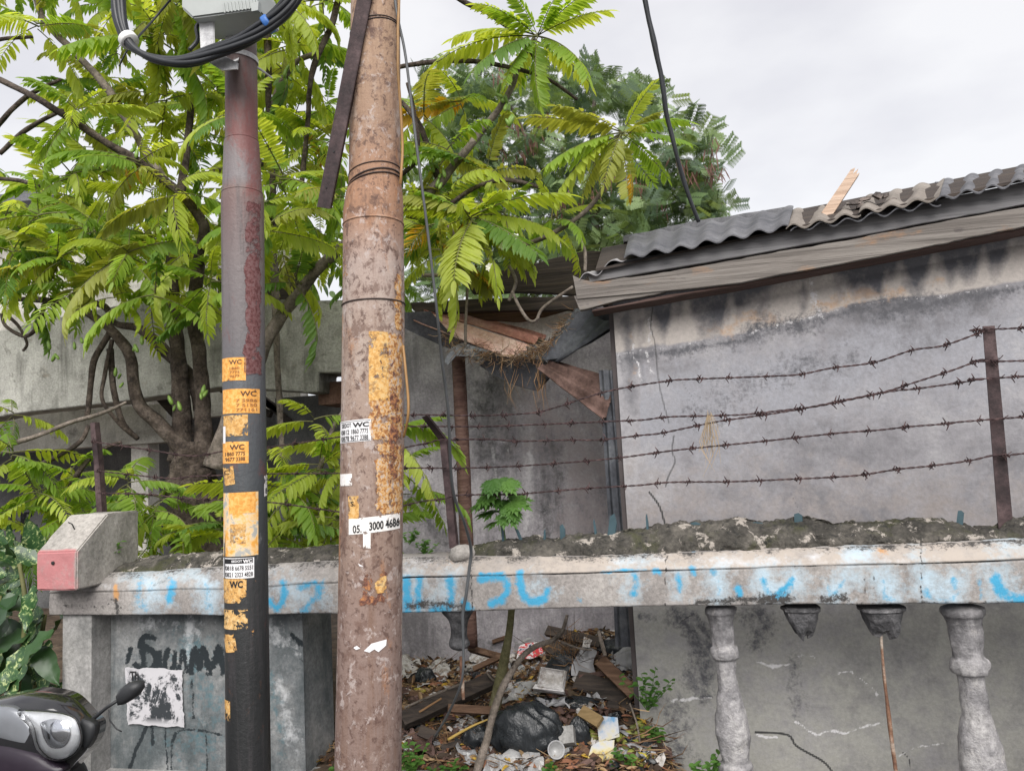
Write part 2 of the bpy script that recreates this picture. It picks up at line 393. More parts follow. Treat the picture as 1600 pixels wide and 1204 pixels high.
bevel = tt*np.clip((A-300)/600, .12, 1)*(.8+.5*fbm(A/40, B/40, 1, 3, 1))
lime = tt*np.clip(.28+1.6*fbm(A/70, B/20, 3, 4, 8), 0, 1)*.62 + .35*np.clip(fbm(A/60, B/30, 4, 3, 6)*2, 0, 1)
rust = stroke_mask(A_, B_, [([(180,915), (182,935)], 5, .8), ([(700,872), (706,880)], 9, .5), ([(1378,858), (1380,870)], 9, .6)], .8)
grime = stroke_mask(A_, B_, [([(100,945), (160,948), (176,935), (182,950)], 6, .5), ([(181,935), (183,958)], 3, .9), ([(640,945), (690,942), (720,950)], 8, .75),
    ([(1090,941), (1180,936)], 6, .8), ([(1190,938), (1230,934)], 10, .9), ([(1285,936), (1320,933)], 7, .8), ([(1350,932), (1352,905)], 2, .6), ([(1365,930), (1366,900)], 2, .5)], .9)
edge_g = np.clip((B-np.repeat(proj_np(xs, 0*xs, zbot)[1][:, None], B.shape[1], 1)+7)/7, 0, 1)*.55
cw = np.clip(.5+2.2*fbm(xs*7, 0, 2, 3, 12), 0, 1.15)[:, None]; crk = np.zeros_like(A); crk[:, nm-2:nm] = (.8*cw*np.clip((A-350)/200, .2, 1))[:, nm-2:nm]
for cx in (562, 737, 1040, 1440): crk = np.maximum(crk, np.clip(1.6-np.abs(A-cx-3*fbm(A*0, B/6, cx, 2, 4)*2), 0, 1)*.8)
moss_e = np.zeros_like(A); moss_e[:, nm+5:nm+12] = np.linspace(.05, .75, 7)[None]*np.clip(.75+1.2*fbm(A[:, nm+5:nm+12]/30, 0, 3, 3, 5), 0, 1)
rail = gridmesh('rail', Xr, Yr, Zr, dict(spatter=.12+.16*np.clip(1-A/700, 0, 1)+0*A, blue=blue, haze=haze, bevel=bevel, lime=lime, rust=rust, grime=np.maximum(np.maximum(grime, edge_g), np.maximum(crk, moss_e))), m_rail, wall)
e = MB()
for xx, i in ((X0, 0), (xs[-1], -1)):
    e.add([(xx, Yr[i, k], Zr[i, k]) for k in range(0, len(cols))], [tuple(range(len(cols)))])
e.build('rail_end', m_rail, wall)

# mossy broken coping on top of the rail (two lengths)
def coping(tops, bots, Y0, Y1, seed, amp):
    q0 = [P(a, c, Y0+.10) for a, c in tops]; q1 = [P(a, c, Y0) for a, c in bots]
    x = np.arange(q0[0].x, q0[-1].x, .009)
    zt = np.interp(x, [p.x for p in q0], [p.z for p in q0]); zb = np.interp(x, [p.x for p in q1], [p.z for p in q1])
    zt = zb+(zt-zb)*np.clip(.94+1.0*fbm(x*2.6, 0, seed, 3, seed), .55, 1.02)
    prof = [(Y0+.004, 0), (Y0+.002, .12), (Y0+.002, .28), (Y0+.012, .46), (Y0+.03, .64), (Y0+.055, .82), (Y0+.085, .96), (Y0+.11, 1.0), (Y1-.02, .95), (Y1, .7), (Y1, 0)]
    f = interp = np.linspace(0, 1, 40); ks = np.linspace(0, 1, len(prof))
    yy = np.interp(f, ks, [p[0] for p in prof]); hh = np.interp(f, ks, [p[1] for p in prof])
    X = np.repeat(x[:, None], 40, 1); Yy = np.repeat(yy[None], len(x), 0); Z = (zb-.02)[:, None]+(zt-zb+.02)[:, None]*hh[None]
    d = fbm(X*16, Yy*16, Z*16, 5, seed)
    d2 = fbm(X*50, Yy*50, Z*50, 3, seed+3)*1.6; d = d*(.5+1.2*vnoise(X*4, 0, seed))
    end = np.clip(np.minimum((x-x[0])/.04, (x[-1]-x)/.04), 0, 1)[:, None]
    Z = np.where(hh[None] > .02, (zb-.02)[:, None]+(Z-(zb-.02)[:, None])*(end*.9+.1), Z)
    Yy = Yy + (d*amp+d2*amp*.5)*np.where(yy[None] < Y0+.1, 1, -1); Z = Z + (d*amp+d2*amp*.6)*np.clip(hh[None]*1.5, 0, 1)
    return gridmesh('coping', X, Yy, Z, None, m_coping, wall)
coping([(160,874), (250,866), (350,860), (450,855), (540,848), (600,846)], [(160,897), (350,888), (450,880), (600,872)], .075, .22, 3, .02)
coping([(722,856), (745,850), (800,838), (860,832), (940,827), (1000,824), (1080,818), (1150,810), (1190,814), (1240,806), (1300,820), (1350,811), (1400,802), (1430,799), (1475,800), (1510,808), (1528,822), (1560,818), (1575,802), (1610,800), (1800,795), (2350,780)],
       [(722,874), (1000,864), (1200,852), (1400,848), (1600,840), (1800,836), (2350,825)], .075, .27, 8, .036)
cl = MB(); q = P(722, 862, .09)
cl.lathe([(-.03,.05), (0,.055), (.02,.045), (.03,.02)], q, 12, jit=.5); o = cl.build('mortar_lump', m_capc, wall, True)
# glass shards set in the coping
for px, py, h, w, a in [(812,838,22,4,-20), (850,842,18,3,5), (930,830,22,3,-4), (878,830,14,8,0), (955,825,26,12,10), (1011,822,22,3,0), (1246,806,8,13,0), (1500,800,6,10,10), (1085,818,6,16,0), (1180,816,4,20,0), (785,836,16,3,0)]:
    p = P(px, py+3, .16); s = pxm(p); mb = MB()
    pts = [(-w*.5,-34), (w*.5,-34), (w*.55, h*.45), (w*.1, h), (-w*.35, h*.8)]
    rt = Matrix.Rotation(math.radians(a), 3, 'Y')
    mb.prism([p+rt @ Vector((x*s, 0, z*s)) for x, z in pts], (.003, .006, 0)); mb.build('glass_shard', m_glass, wall)

# left pier, solid panel and its returns
def slab(poly, Y, thick, name, mat, parent, bev=0, jit=0):
    mb = MB(); mb.prism([P(a, c, Y) for a, c in poly], (0, thick, 0)); me = mb.mesh(name)
    if bev:
        bm = bmesh.new(); bm.from_mesh(me); bmesh.ops.bevel(bm, geom=bm.edges[:], offset=bev, segments=2, affect='EDGES', clamp_overlap=True); bm.to_mesh(me); bm.free()
    return link(name, me, parent, mat)
pA, pB = P(98, 1000, .02), P(143, 1000, .02)
b = MB(); b.box(((pA.x+pB.x)/2, .02+.10, .566), (pB.x-pA.x, .20, .83)); b.build('pillar', m_pillar, wall)
xa, xb = pB.x+.002, P(475, 1080, .14).x
PXn, PZn = int((xb-xa)/.006), int(.78/.006)
gx, gz = np.meshgrid(np.linspace(xa, xb, PXn), np.linspace(.2, .99, PZn), indexing='ij')
gyy = .14+.006*fbm(gx*5, 0, gz*5, 4, 2)
A, B = proj_np(gx, gyy, gz); A_ = A+5*fbm(A/18, B/18, 0, 3, 1); B_ = B+5*fbm(A/18, B/18, 4, 3, 1)
ink = stroke_mask(A_, B_, [
    ([(240,996), (224,996), (220,1008), (236,1016), (246,1030), (240,1044), (222,1048), (212,1038)], 4.5, 1.), ([(203,1012), (200,1034)], 3.5, .9), ([(222,1018), (228,1055)], 5, .8),
    ([(248,1018), (250,1048)], 5, .9), ([(262,1015), (258,1045), (268,1048), (274,1020)], 4, .9), ([(280,1050), (284,1015), (292,1048)], 4, .8), ([(298,1050), (304,1012), (312,1045), (318,1012), (328,1050)], 5, .95),
    ([(334,1040), (342,1010), (350,1050)], 5, .9), ([(338,1030), (352,1034)], 3, .8), ([(230,1130), (216,1165), (200,1204)], 2.5, .9), ([(237,1132), (239,1160)], 3, .7), ([(258,1135), (262,1204)], 1.6, .7),
    ([(268,1204), (272,1150), (300,1140), (345,1146)], 2.5, .6), ([(322,1150), (324,1204)], 1.6, .6), ([(300,1060), (304,1120)], 2.5, .5), ([(456,990), (468,1002), (478,1008)], 4, .7), ([(470,1030), (490,1042)], 2.5, .5)], .7)
pale = stroke_mask(A_, B_, [([(296,975), (294,1030)], 7, .75), ([(310,985), (306,1015)], 5, .5), ([(420,985), (450,1010)], 26, .5), ([(440,1080), (462,1204)], 18, .45), ([(225,975), (330,970)], 14, .35)], .9)
teal = stroke_mask(A_, B_, [([(300,1030), (330,1110), (310,1180)], 38, .55), ([(240,1150), (236,1168)], 6, .6), ([(265,1025), (290,1030)], 14, .5), ([(425,1060), (440,1190)], 14, .5)], .9)
gridmesh('panel', gx, gyy, gz, dict(ink=ink, pale=pale, teal=teal), m_panel, wall)
b = MB(); b.box(((xa+xb)/2-.001, .29, .59), (xb-xa-.002, .285, .79)); b.build('panel_core', m_panel, wall)
# torn poster on the panel
m_poster = N('torn_poster'); co = m_poster.coord()
f = m_poster.noise(9, 8, .75, m_poster.coord((1,1,.7)), .6); f2 = m_poster.noise(30, 5, .7, co)
c_ = m_poster.mix(m_poster.ramp(m_poster.math('ADD', m_poster.math('MULTIPLY', f, .75), m_poster.math('MULTIPLY', f2, .3)), [(.50, 0.), (.545, 1.)]), (.50,.49,.51), (.035,.04,.045))
c_ = m_poster.mix(m_poster.attr('edge'), c_, (.50,.49,.51)); m_poster = m_poster.done(m_poster.pbsdf(c_, .8))
u, v = np.meshgrid(np.linspace(0, 1, 50), np.linspace(0, 1, 50), indexing='ij')
px = lerp(lerp(196, 284, u), lerp(199, 288, u), v); py = lerp(lerp(1043, 1045, u), lerp(1131, 1136, u), v)
ej = 2.5*fbm(u*9, v*9, 0, 3, 1)*2
px = px+np.where((u < .01)|(u > .99), ej, 0); py = py+np.where((v < .01)|(v > .99), ej, 0)
W = np.array([[P(px[i, j], py[i, j], .128)[:] for j in range(50)] for i in range(50)])
ed = np.clip(np.maximum(np.maximum(1-v*9, (.06-u)*20), np.maximum((v-.86)*9, (u-.97)*30)), 0, 1)
gridmesh('poster', W[..., 0], W[..., 1]+.003*fbm(u*5, v*5, 0, 3, 4), W[..., 2], dict(edge=ed), m_poster, wall)
m_ink = simple('black_ink', (.015,.015,.016), .7)
def flat_text(s, px0, px1, py0, py1, Y, name, mat, parent, off=.02):
    vs, fs = text_geo(s, off); mb = MB(); mb.add([P(lerp(px0, px1, a), lerp(py1, py0, c), Y) for a, c in vs], fs); return mb.build(name, mat, parent)
flat_text('Th', 203, 216, 1048, 1062, .1255, 'poster_lettering', m_ink, wall)

# pillar cap: chamfered concrete beam end with a faded pink front
def cap_mesh():
    y0 = -.13; xl, xr = P(56, 890, y0).x, P(120, 890, y0).x
    z0, z1 = P(88, 922, y0).z, P(88, 862, y0).z; y1 = .06; z2 = P(140, 803, y1).z; y2 = .27
    prof = [(y0, z0), (y0, z1), (y1, z2), (y2, z2), (y2, z0)]
    mb = MB(); mb.prism([(xl, a, c) for a, c in prof], (xr-xl, 0, 0)); me = mb.mesh('pillar_cap')
    bm = bmesh.new(); bm.from_mesh(me)
    bmesh.ops.bevel(bm, geom=bm.edges[:], offset=.006, segments=2, affect='EDGES')
    bmesh.ops.triangulate(bm, faces=bm.faces[:])
    for _ in range(4):
        L = [e for e in bm.edges if e.calc_length() > .022]
        if L: bmesh.ops.subdivide_edges(bm, edges=L, cuts=1); bmesh.ops.triangulate(bm, faces=bm.faces[:])
    for vv in bm.verts:
        d = mnoise.fractal(vv.co*9, 1, 2, 4); vv.co += vv.normal*d*.004
    bm.to_mesh(me); bm.free()
    at = me.attributes.new('pink', 'FLOAT', 'POINT')
    for i, vv in enumerate(me.vertices):
        at.data[i].value = (1. if vv.co.y < y0+.012 else 0.)*(.95 if vv.co.x < xr-.01 else .2)
    return me
link('pillar_cap', cap_mesh(), wall, m_capc)
mb = MB(); p = P(83, 879, -.131); mb.lathe([(0,.008), (.004,.008), (.006,.003)], p, 10, Vector((0,-1,0))); mb.build('cap_hole', m_ink, wall)
mb = MB(); p = P(115, 822, -.02); mb.tube([p+Vector((.01,0,-.02)), p+Vector((0,-.01,.012)), p+Vector((-.02,-.01,.02))], .003, 6); mb.build('nail', m_ink, wall)

# balusters
def bal_prof(pts, s): return [(-(y-948)*s, w*.44*s) for y, w in pts]
full = [(946,30), (950,52), (958,52), (962,47), (980,42), (1000,38), (1008,38), (1011,45), (1016,48), (1022,48), (1027,44), (1029,35), (1050,33), (1072,35), (1085,41), (1105,50), (1130,57), (1150,55), (1172,48), (1180,46), (1184,58), (1192,62), (1200,62), (1204,58), (1250,60), (1262,60)]
def baluster(cx_top, cx_bot, sc, name, pts, jit=.05, axis_bottom=None):
    a = P(cx_top, 946, .09); s = pxm(a)*sc
    bq = P(cx_bot, 1195, .09); ax = (a-bq).normalized()
    mb = MB(); pf = bal_prof(pts, s)
    dense = [tuple(x) for x in spline(list(reversed(pf)), 3)]
    mb.lathe(dense, a+Vector((0,0,-.002*0)), 28, ax, jit=jit); return mb.build(name, m_bal, wall, True)
baluster(1125, 1150, 1.0, 'baluster', full, .17)
baluster(1503, 1535, 1.28, 'baluster', [(y if y < 1100 else lerp(y, 1100, .12), w) for y, w in full], .17)
baluster(1660, 1700, 1.28, 'baluster', full, .08); baluster(1850, 1900, 1.35, 'baluster', full, .09); baluster(2060, 2120, 1.45, 'baluster', full, .1)
stump = [(946,40), (950,60), (956,62), (960,56), (972,50), (984,40), (990,32), (993,12)]
def bstump(cx, w, h, seed):
    a = P(cx, 946, .09); s = pxm(a); mb = MB(); n = 20
    prof = [(0, w*.44), (.04, w*.5), (.12, w*.5), (.18, w*.44), (.45, w*.38), (.7, w*.31), (.9, w*.24), (1., w*.1)]
    random.seed(seed); ph = [random.random()*6 for _ in range(3)]; vs = []
    for t, r in prof:
        for j in range(n):
            an = 2*PI*j/n; jag = (.12*math.sin(3*an+ph[0])+.10*math.sin(5*an+ph[1]))*(t > .6)
            sq = 1/max(abs(math.cos(an)), abs(math.sin(an)))**.5
            rr = r*sq*(1+.08*mnoise.noise(Vector((math.cos(an)*2, math.sin(an)*2, t*3+seed)))*2)*s
            vs.append(a+Vector((math.cos(an)*rr, math.sin(an)*rr*.9, -(t+jag)*h*s)))
    k = len(prof); fs = [(i*n+j, i*n+(j+1) % n, (i+1)*n+(j+1) % n, (i+1)*n+j) for i in range(k-1) for j in range(n)]+[tuple(range(n)), tuple((k-1)*n+j for j in range(n))]
    mb.add(vs, fs); return mb.build('baluster_stump', m_bald, wall, False)
bstump(1252, 58, 44, 1); bstump(1377, 70, 42, 5)
o = baluster(716, 724, .86, 'baluster_stump', [(946,60), (950,66), (958,60), (970,46), (985,35), (1000,31), (1008,36), (1015,40), (1020,36), (1024,24), (1027,8)], .24)
o.data.materials.clear(); o.data.materials.append(m_bald)
m_rebar = weathered('rebar', [(.10,.05,.035), (.20,.11,.07), (.42,.36,.30)], 9, bump=.5)
mb = MB(); v_, r_ = pxpath([(1376,985,.09,2.6), (1381,1050,.09,2.4), (1389,1120,.09,3), (1401,1215,.09,3.4)], 6); mb.tube(v_, r_, 7, wob=.3); mb.build('rebar', m_rebar, wall, True)
mb = MB(); v_, r_ = pxpath([(720,1025,.09,2.4), (722,1060,.09,3.4), (724,1092,.09,2.6)], 5); mb.tube(v_, r_, 7, wob=.3); mb.build('rebar', m_rebar, wall, True)

# ================================================================== RIGHT BUILDING
m_bwall = N('stained_plaster'); M_ = m_bwall; co = M_.coord()
f = M_.noise(2.1, 8, .6, co, .4); f3 = M_.noise(6, 8, .68, co, .3); g_ = M_.noise(55, 4, .7, co)
c_ = M_.ramp(M_.math('ADD', M_.math('MULTIPLY', f, .65), M_.math('MULTIPLY', f3, .35)), [(.38, (.14,.137,.146)), (.46, (.205,.20,.212)), (.53, (.265,.258,.272)), (.62, (.34,.332,.342))])
st_ = M_.noise(1, 6, .65, M_.coord((8, 8, .6)), .2)
c_ = M_.mix(M_.math('MULTIPLY', M_.ramp(st_, [(.5, 0.), (.72, 1.)]), .35), c_, (.20,.19,.205))
def over(c, an, col, s, lo, hi, amp=.9):
    q = M_.math('ADD', M_.math('MULTIPLY', M_.noise(s, 7, .72, co), .55), M_.math('MULTIPLY', M_.noise(s*4, 7, .75, co), .45))
    v = M_.math('ADD', M_.attr(an), M_.math('MULTIPLY', M_.math('SUBTRACT', q, .5), amp*3))
    return M_.mix(M_.math('MULTIPLY', M_.ramp(v, [(lo, 0.), (hi, 1.)]), M_.ramp(M_.attr(an), [(.02, 0.), (.15, 1.)])), c, col)
c_ = over(c_, 'cool', (.262,.264,.288), 5, .3, 1.0)
c_ = over(c_, 'warm', (.265,.24,.232), 4, .3, 1.0)
c_ = over(c_, 'olive', (.33,.325,.30), 3, .25, 1.0)
c_ = over(c_, 'cream', (.46,.42,.39), 3, .25, .75, .6)
c_ = over(c_, 'tan', (.47,.33,.23), 6, .45, .95)
c_ = over(c_, 'soot_shade', (.115,.115,.127), 3.2, .15, 1.05, .6)
c_ = over(c_, 'mildew', (.105,.105,.115), 13, .24, .85, 1.0)
c_ = over(c_, 'chalk', (.62,.61,.62), 16, .45, .75)
c_ = over(c_, 'crack', (.05,.05,.05), 40, .35, .7, .12)
c_ = M_.mix(.25, c_, M_.ramp(g_, [(.3, (.25,.25,.25)), (.7, (.75,.75,.75))]), 'OVERLAY')
M_.noise(20, 6, .7, co)
m_bwall = M_.done(M_.pbsdf(c_, .9, 0, M_.bump(M_.math('ADD', M_.math('MULTIPLY', g_, .4), f3), .35, .012), .25))

bld = empty('abandoned_building', (.8, .6, 0), 'grey abandoned building with stained plaster wall and corrugated roof edge', 'building')
BY = .6
def wall_grid(pxl, pxr, Y, z0, z1, res, skew=0.):
    xl = P(pxl, 800, Y).x; xr = P(pxr, 700, Y).x
    return np.meshgrid(np.linspace(xl, xr, int((xr-xl)/res)), np.linspace(z0, z1, int((z1-z0)/res)), indexing='ij')
gx, gz = wall_grid(979, 2400, BY, .0, 2.72, .0075)
ztop = np.interp(gx[:, 0], [P(q_, 0, BY).x for q_ in (979, 2400)], [P(979, 425, BY).z, P(2400, 158, BY).z]); gz = gz/2.72*ztop[:, None]
gyy = BY+.010*fbm(gx*3, 0, gz*3, 4, 6)
A, B = proj_np(gx, gyy, gz); A_ = A+9*fbm(A/22, B/22, 0, 4, 1)*2; B_ = B+9*fbm(A/22, B/22, 4, 4, 1)*2
bound = np.interp(A, [900,1000,1100,1170,1250,1330,1400,1480,1600,1700,2400], [565,548,533,520,500,478,468,462,440,425,310])
fasc = np.interp(A, [900,1050,1600,1750,2400], [487,455,356,325,197])
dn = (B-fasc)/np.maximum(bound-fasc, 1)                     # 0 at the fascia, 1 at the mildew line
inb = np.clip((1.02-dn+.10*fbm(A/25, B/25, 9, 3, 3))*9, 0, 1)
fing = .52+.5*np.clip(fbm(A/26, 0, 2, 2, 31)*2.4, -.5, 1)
soot_shade = np.clip((fing-dn)*1.9+.5, 0, 1)*(dn < 1.3)  # sooty drips plus shade of the eave, both painted into the wall colour
soot_shade = np.maximum(soot_shade, stroke_mask(A_, B_, [([(1372,430), (1372,452)], 10, 1.), ([(1425,420), (1426,446)], 12, 1.), ([(1195,460), (1193,490)], 7, .7), ([(1255,445), (1254,478)], 6, .7), ([(1140,480), (1120,500)], 8, .6),
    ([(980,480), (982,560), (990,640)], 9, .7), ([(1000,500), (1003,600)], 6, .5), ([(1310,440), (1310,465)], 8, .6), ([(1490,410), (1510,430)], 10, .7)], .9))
cream = inb*(dn > .1)
tan = stroke_mask(A_, B_, [([(1110,520), (1170,500), (1200,495)], 14, .6), ([(1280,475), (1340,462), (1400,455)], 13, .75), ([(985,520), (987,600)], 8, .6), ([(1430,445), (1470,440)], 8, .5), ([(1320,470), (1322,478)], 6, .8)], .9)
mil = np.clip(1-np.abs(dn-1.10)/.14, 0, 1)*.62+np.clip(1-np.abs(dn-1.25)/.3, 0, 1)*.2
mil = np.maximum(mil, stroke_mask(A_, B_, [([(1170,520), (1220,508), (1280,500)], 16, .7), ([(1380,485), (1450,475)], 18, .75), ([(1100,640), (1150,620)], 30, .4), ([(1170,595), (1260,570), (1330,560)], 20, .45), ([(1060,960), (1090,1010), (1100,1060)], 16, .75),
    ([(1000,960), (1020,965)], 6, .7), ([(1080,960), (1105,985), (1110,1010)], 8, .8), ([(1160,960), (1200,965), (1180,1000)], 14, .65), ([(1050,1100), (1060,1180)], 26, .5), ([(1240,1030), (1250,1120)], 12, .45), ([(1080,1060), (1100,1090)], 14, .65)], .9))
chalk = stroke_mask(A_, B_, [([(1185,1032), (1205,1040), (1235,1038)], 2.2, .8), ([(1245,1026), (1272,1026)], 2, .7), ([(1310,1050), (1330,1050), (1350,1060), (1368,1088)], 2, .75), ([(1245,1130), (1270,1142), (1300,1143), (1340,1138), (1375,1128)], 2.2, .85), ([(1405,1178), (1440,1166), (1475,1160)], 2, .7),
    ([(1050,1097), (1075,1092), (1110,1090)], 2.5, .8), ([(1280,498), (1265,470)], 8, .5), ([(1270,440), (1272,470)], 9, .6), ([(1012,500), (1018,580)], 5, .5), ([(990,540), (1000,600)], 3, .6), ([(1180,1145), (1215,1150)], 2.5, .9)], .8)
chalk = np.maximum(chalk, np.clip(1-np.abs(dn-1.0)/.07, 0, 1)*.45)
crack = stroke_mask(A, B, [([(1180,1143), (1230,1147), (1245,1165), (1285,1188), (1300,1204)], 1.8, 1.), ([(1020,480), (1017,510), (1024,540), (1030,600), (1045,660)], 2.0, .62), ([(1053,680), (1050,705), (1055,720), (1044,745), (1040,760)], 2.0, .65),
    ([(1014,768), (1030,790), (1038,815), (1040,825)], 1.6, 1.), ([(1060,590), (1085,625)], .9, .6), ([(1235,770), (1250,800)], .9, .6), ([(1410,1175), (1420,1185), (1424,1204)], 1.2, .8), ([(1065,970), (1085,960), (1100,975)], 1.2, .7)], .6)
cool = np.clip(1.25-np.abs(dn-2.2)/1.4, 0, 1)*.8*(dn > 1)*(A > 1000)
warm = np.clip((B-660)/130, 0, 1)*np.clip((900-B)/60, 0, 1)*.65
olive = np.clip((B-900)/60, 0, 1)*.85
gridmesh('wall', gx, gyy, gz, dict(soot_shade=soot_shade, cream=cream, tan=tan, mildew=mil, chalk=chalk, crack=crack, cool=cool, warm=warm, olive=olive), m_bwall, bld)
xl, xr = gx[0, 0], gx[-1, 0]
b = MB(); b.prism([(xl+.001, BY+.012, 0), (xr-.001, BY+.012, 0), (xr-.001, BY+.012, ztop[-1]-.004), (xl+.001, BY+.012, ztop[0]-.004)], (0, .15, 0)); b.build('wall_core', m_pillar, bld)
b = MB(); b.box((xl+.08, BY+1.9, 1.2), (.156, 3.4, 2.4)); b.build('side_wall', m_pillar, bld)
b = MB(); b.box((xl-.012, BY+.07, 1.45), (.022, .12, 2.1)); b.build('corner_board', simple('corner_timber', (.06,.05,.05), .8, bump=.3), bld)

def woodmat(name, cols, rot=0., spots=()):
    m = N(name); co = m.coord((1.2, 14, 30), rot=(0, rot, 0)); f = m.noise(1.6, 8, .65, co, .8); k = len(cols)
    c = m.ramp(f, [(.3+.4*i/(k-1), cols[i]) for i in range(k)])
    for col, amt, s, lo, hi in spots: c = m.mix(m.math('MULTIPLY', m.ramp(m.noise(s, 7, .7, m.coord((1,1,2.5))), [(lo, 0.), (hi, 1.)]), amt), c, col)
    return m.done(m.pbsdf(c, .85, 0, m.bump(f, .6, .012), .25))
m_fas1 = woodmat('grey_fascia_wood', [(.15,.15,.155), (.235,.23,.235), (.30,.295,.30)], .19)
m_fas2 = woodmat('weathered_fascia_wood', [(.09,.08,.073), (.17,.152,.138), (.25,.23,.21)], .19, [((.30,.17,.09), .7, 3, .56, .68), ((.06,.05,.05), .6, 7, .6, .7)])
m_red = woodmat('red_lath', [(.07,.045,.04), (.14,.09,.078)], .19)
m_dark = woodmat('rotten_dark_wood', [(.02,.017,.015), (.05,.04,.035), (.085,.065,.05)], .05)
m_brownw = woodmat('brown_wood', [(.05,.03,.02), (.12,.07,.045), (.19,.12,.08)], .0)
def board(top, bot, Y, thick, name, mat, parent, amp=.006, seed=0):
    """A weathered board: top and bottom pixel polylines on plane Y, uneven edges, real thickness."""
    xs_ = np.linspace(top[0][0], top[-1][0], max(8, int(abs(top[-1][0]-top[0][0])/10)))
    tp = [P(x, pl(x, top), Y) for x in xs_]; bp = [P(pl(x, [(a, c) for a, c in zip([t[0] for t in top], np.linspace(bot[0][0], bot[-1][0], len(top)))]), pl(x, [(a, pl(b2, bot)) for a, b2 in zip([t[0] for t in top], np.linspace(bot[0][0], bot[-1][0], len(top)))]), Y) for x in xs_]
    X, Yy, Z = [], [], []
    for i, (a, c) in enumerate(zip(tp, bp)):
        j = amp*(mnoise.noise(Vector((a.x*7, seed, 1)))+.5*mnoise.noise(Vector((a.x*23, seed, 4)))); k = amp*(mnoise.noise(Vector((a.x*6, seed, 9)))+.5*mnoise.noise(Vector((a.x*25, seed, 7))))
        a = a+Vector((0, 0, j)); c = c+Vector((0, 0, k)); wv = amp*.8*mnoise.noise(Vector((a.x*2.2, seed+3, 0)))
        ring = [a+Vector((0,wv,-.003)), lerp(a, c, .33)+Vector((0,wv-.001,0)), lerp(a, c, .66)+Vector((0,wv-.001,0)), c+Vector((0,wv,.003)), c+Vector((0,wv+.004,0)), c+Vector((0,thick+wv,0)), a+Vector((0,thick+wv,0)), a+Vector((0,wv+.004,0))]
        X.append([q.x for q in ring]); Yy.append([q.y for q in ring]); Z.append([q.z for q in ring])
    o = gridmesh(name, np.array(X), np.array(Yy), np.array(Z), None, mat, parent, False, True)
    me = o.data; bm = bmesh.new(); bm.from_mesh(me); bmesh.ops.holes_fill(bm, edges=[e for e in bm.edges if e.is_boundary], sides=0); bmesh.ops.recalc_face_normals(bm, faces=bm.faces); bm.to_mesh(me); bm.free()
    return o
board([(918,428), (975,406), (1050,393), (1200,366), (1350,335), (1600,284), (1760,248), (2400,104)], [(922,441), (1050,420), (1320,372), (1600,320), (1760,290), (2400,166)], .43, .03, 'fascia_board', m_fas1, bld, .004, 1)
board([(895,430), (922,443), (1050,423), (1320,375), (1600,323), (1760,293), (2400,169)], [(902,468), (1000,462), (1050,459), (1200,436), (1320,412), (1600,354), (1760,322), (2400,196)], .405, .028, 'fascia_board', m_fas2, bld, .007, 2)
board([(897,462), (960,452), (1040,441)], [(906,484), (960,472), (1040,456)], .412, .03, 'fascia_board', m_fas2, bld, .006, 3)
board([(925,484), (1050,459), (1200,436), (1380,398), (1600,354), (1760,322), (2400,194)], [(925,487), (1050,462), (1200,439), (1380,403), (1600,360), (1760,328), (2400,203)], .425, .12, 'soffit_lath', m_red, bld, .004, 4)

m_asb = weathered('asbestos_sheet', [(.07,.072,.08), (.11,.11,.12), (.16,.16,.17)], 3, streak=((.08,.08,.085), .4, .5, .7), spots=[((.06,.06,.06), .6, 12, .6, .7)], bump=.3)
m_asb2 = weathered('tan_sheet', [(.15,.133,.116), (.20,.175,.153), (.24,.215,.19)], 3, spots=[((.3,.26,.22), .6, 9, .6, .7)], bump=.3)
def corr(c00, c10, c11, c01, nw, amp, name, mat, parent, nv=8, thick=.006, ragged=0, seed=0, nrm=None, sag=0):
    """Corrugated sheet: waves run along u (c00->c10), v goes up-slope."""
    c00, c10, c11, c01 = [Vector(c) for c in (c00, c10, c11, c01)]
    n = int(nw*14)+1; nv2 = nv
    nr = nrm or ((c10-c00).cross(c01-c00)).normalized()
    U = np.linspace(0, 1, n); top = []; bot = []
    for i, u in enumerate(U):
        ra, rb = [], []
        for j in range(nv2):
            v = j/(nv2-1)
            if ragged: v = v*(1-ragged*abs(mnoise.noise(Vector((u*9, seed, 2))))*1.6)+ (1-v)*ragged*.5*abs(mnoise.noise(Vector((u*11, seed, 6))))
            q = lerp(lerp(c00, c10, u), lerp(c01, c11, u), v)+nr*(amp*math.sin(u*nw*2*PI)+.006*mnoise.noise(Vector((u*4, v*4, seed))) - sag*math.sin(PI*u))
            ra.append(q); rb.append(q-nr*thick)
        top.append(ra); bot.append(rb)
    full_ = [r+list(reversed(s)) for r, s in zip(top, bot)]
    X = np.array([[q.x for q in r] for r in full_]); Y_ = np.array([[q.y for q in r] for r in full_]); Z = np.array([[q.z for q in r] for r in full_])
    o = gridmesh(name, X, Y_, Z, None, mat, parent, True, True)
    bm = bmesh.new(); bm.from_mesh(o.data); bmesh.ops.holes_fill(bm, edges=[e for e in bm.edges if e.is_boundary], sides=0)
    bmesh.ops.recalc_face_normals(bm, faces=bm.faces)
    for e in bm.edges:
        if e.calc_face_angle(0) > .9: e.smooth = False
    bm.to_mesh(o.data); bm.free(); return o
EY, TY = .35, 1.35
eave = [(975,404), (1100,382), (1200,363), (1250,351), (1345,333), (1400,327), (1465,312), (1600,281), (1760,245), (2400,101)]
topl = [(975,371), (1090,346), (1230,325), (1310,318), (1345,310), (1465,283), (1500,283), (1545,278), (1600,264), (1760,228), (2400,84)]
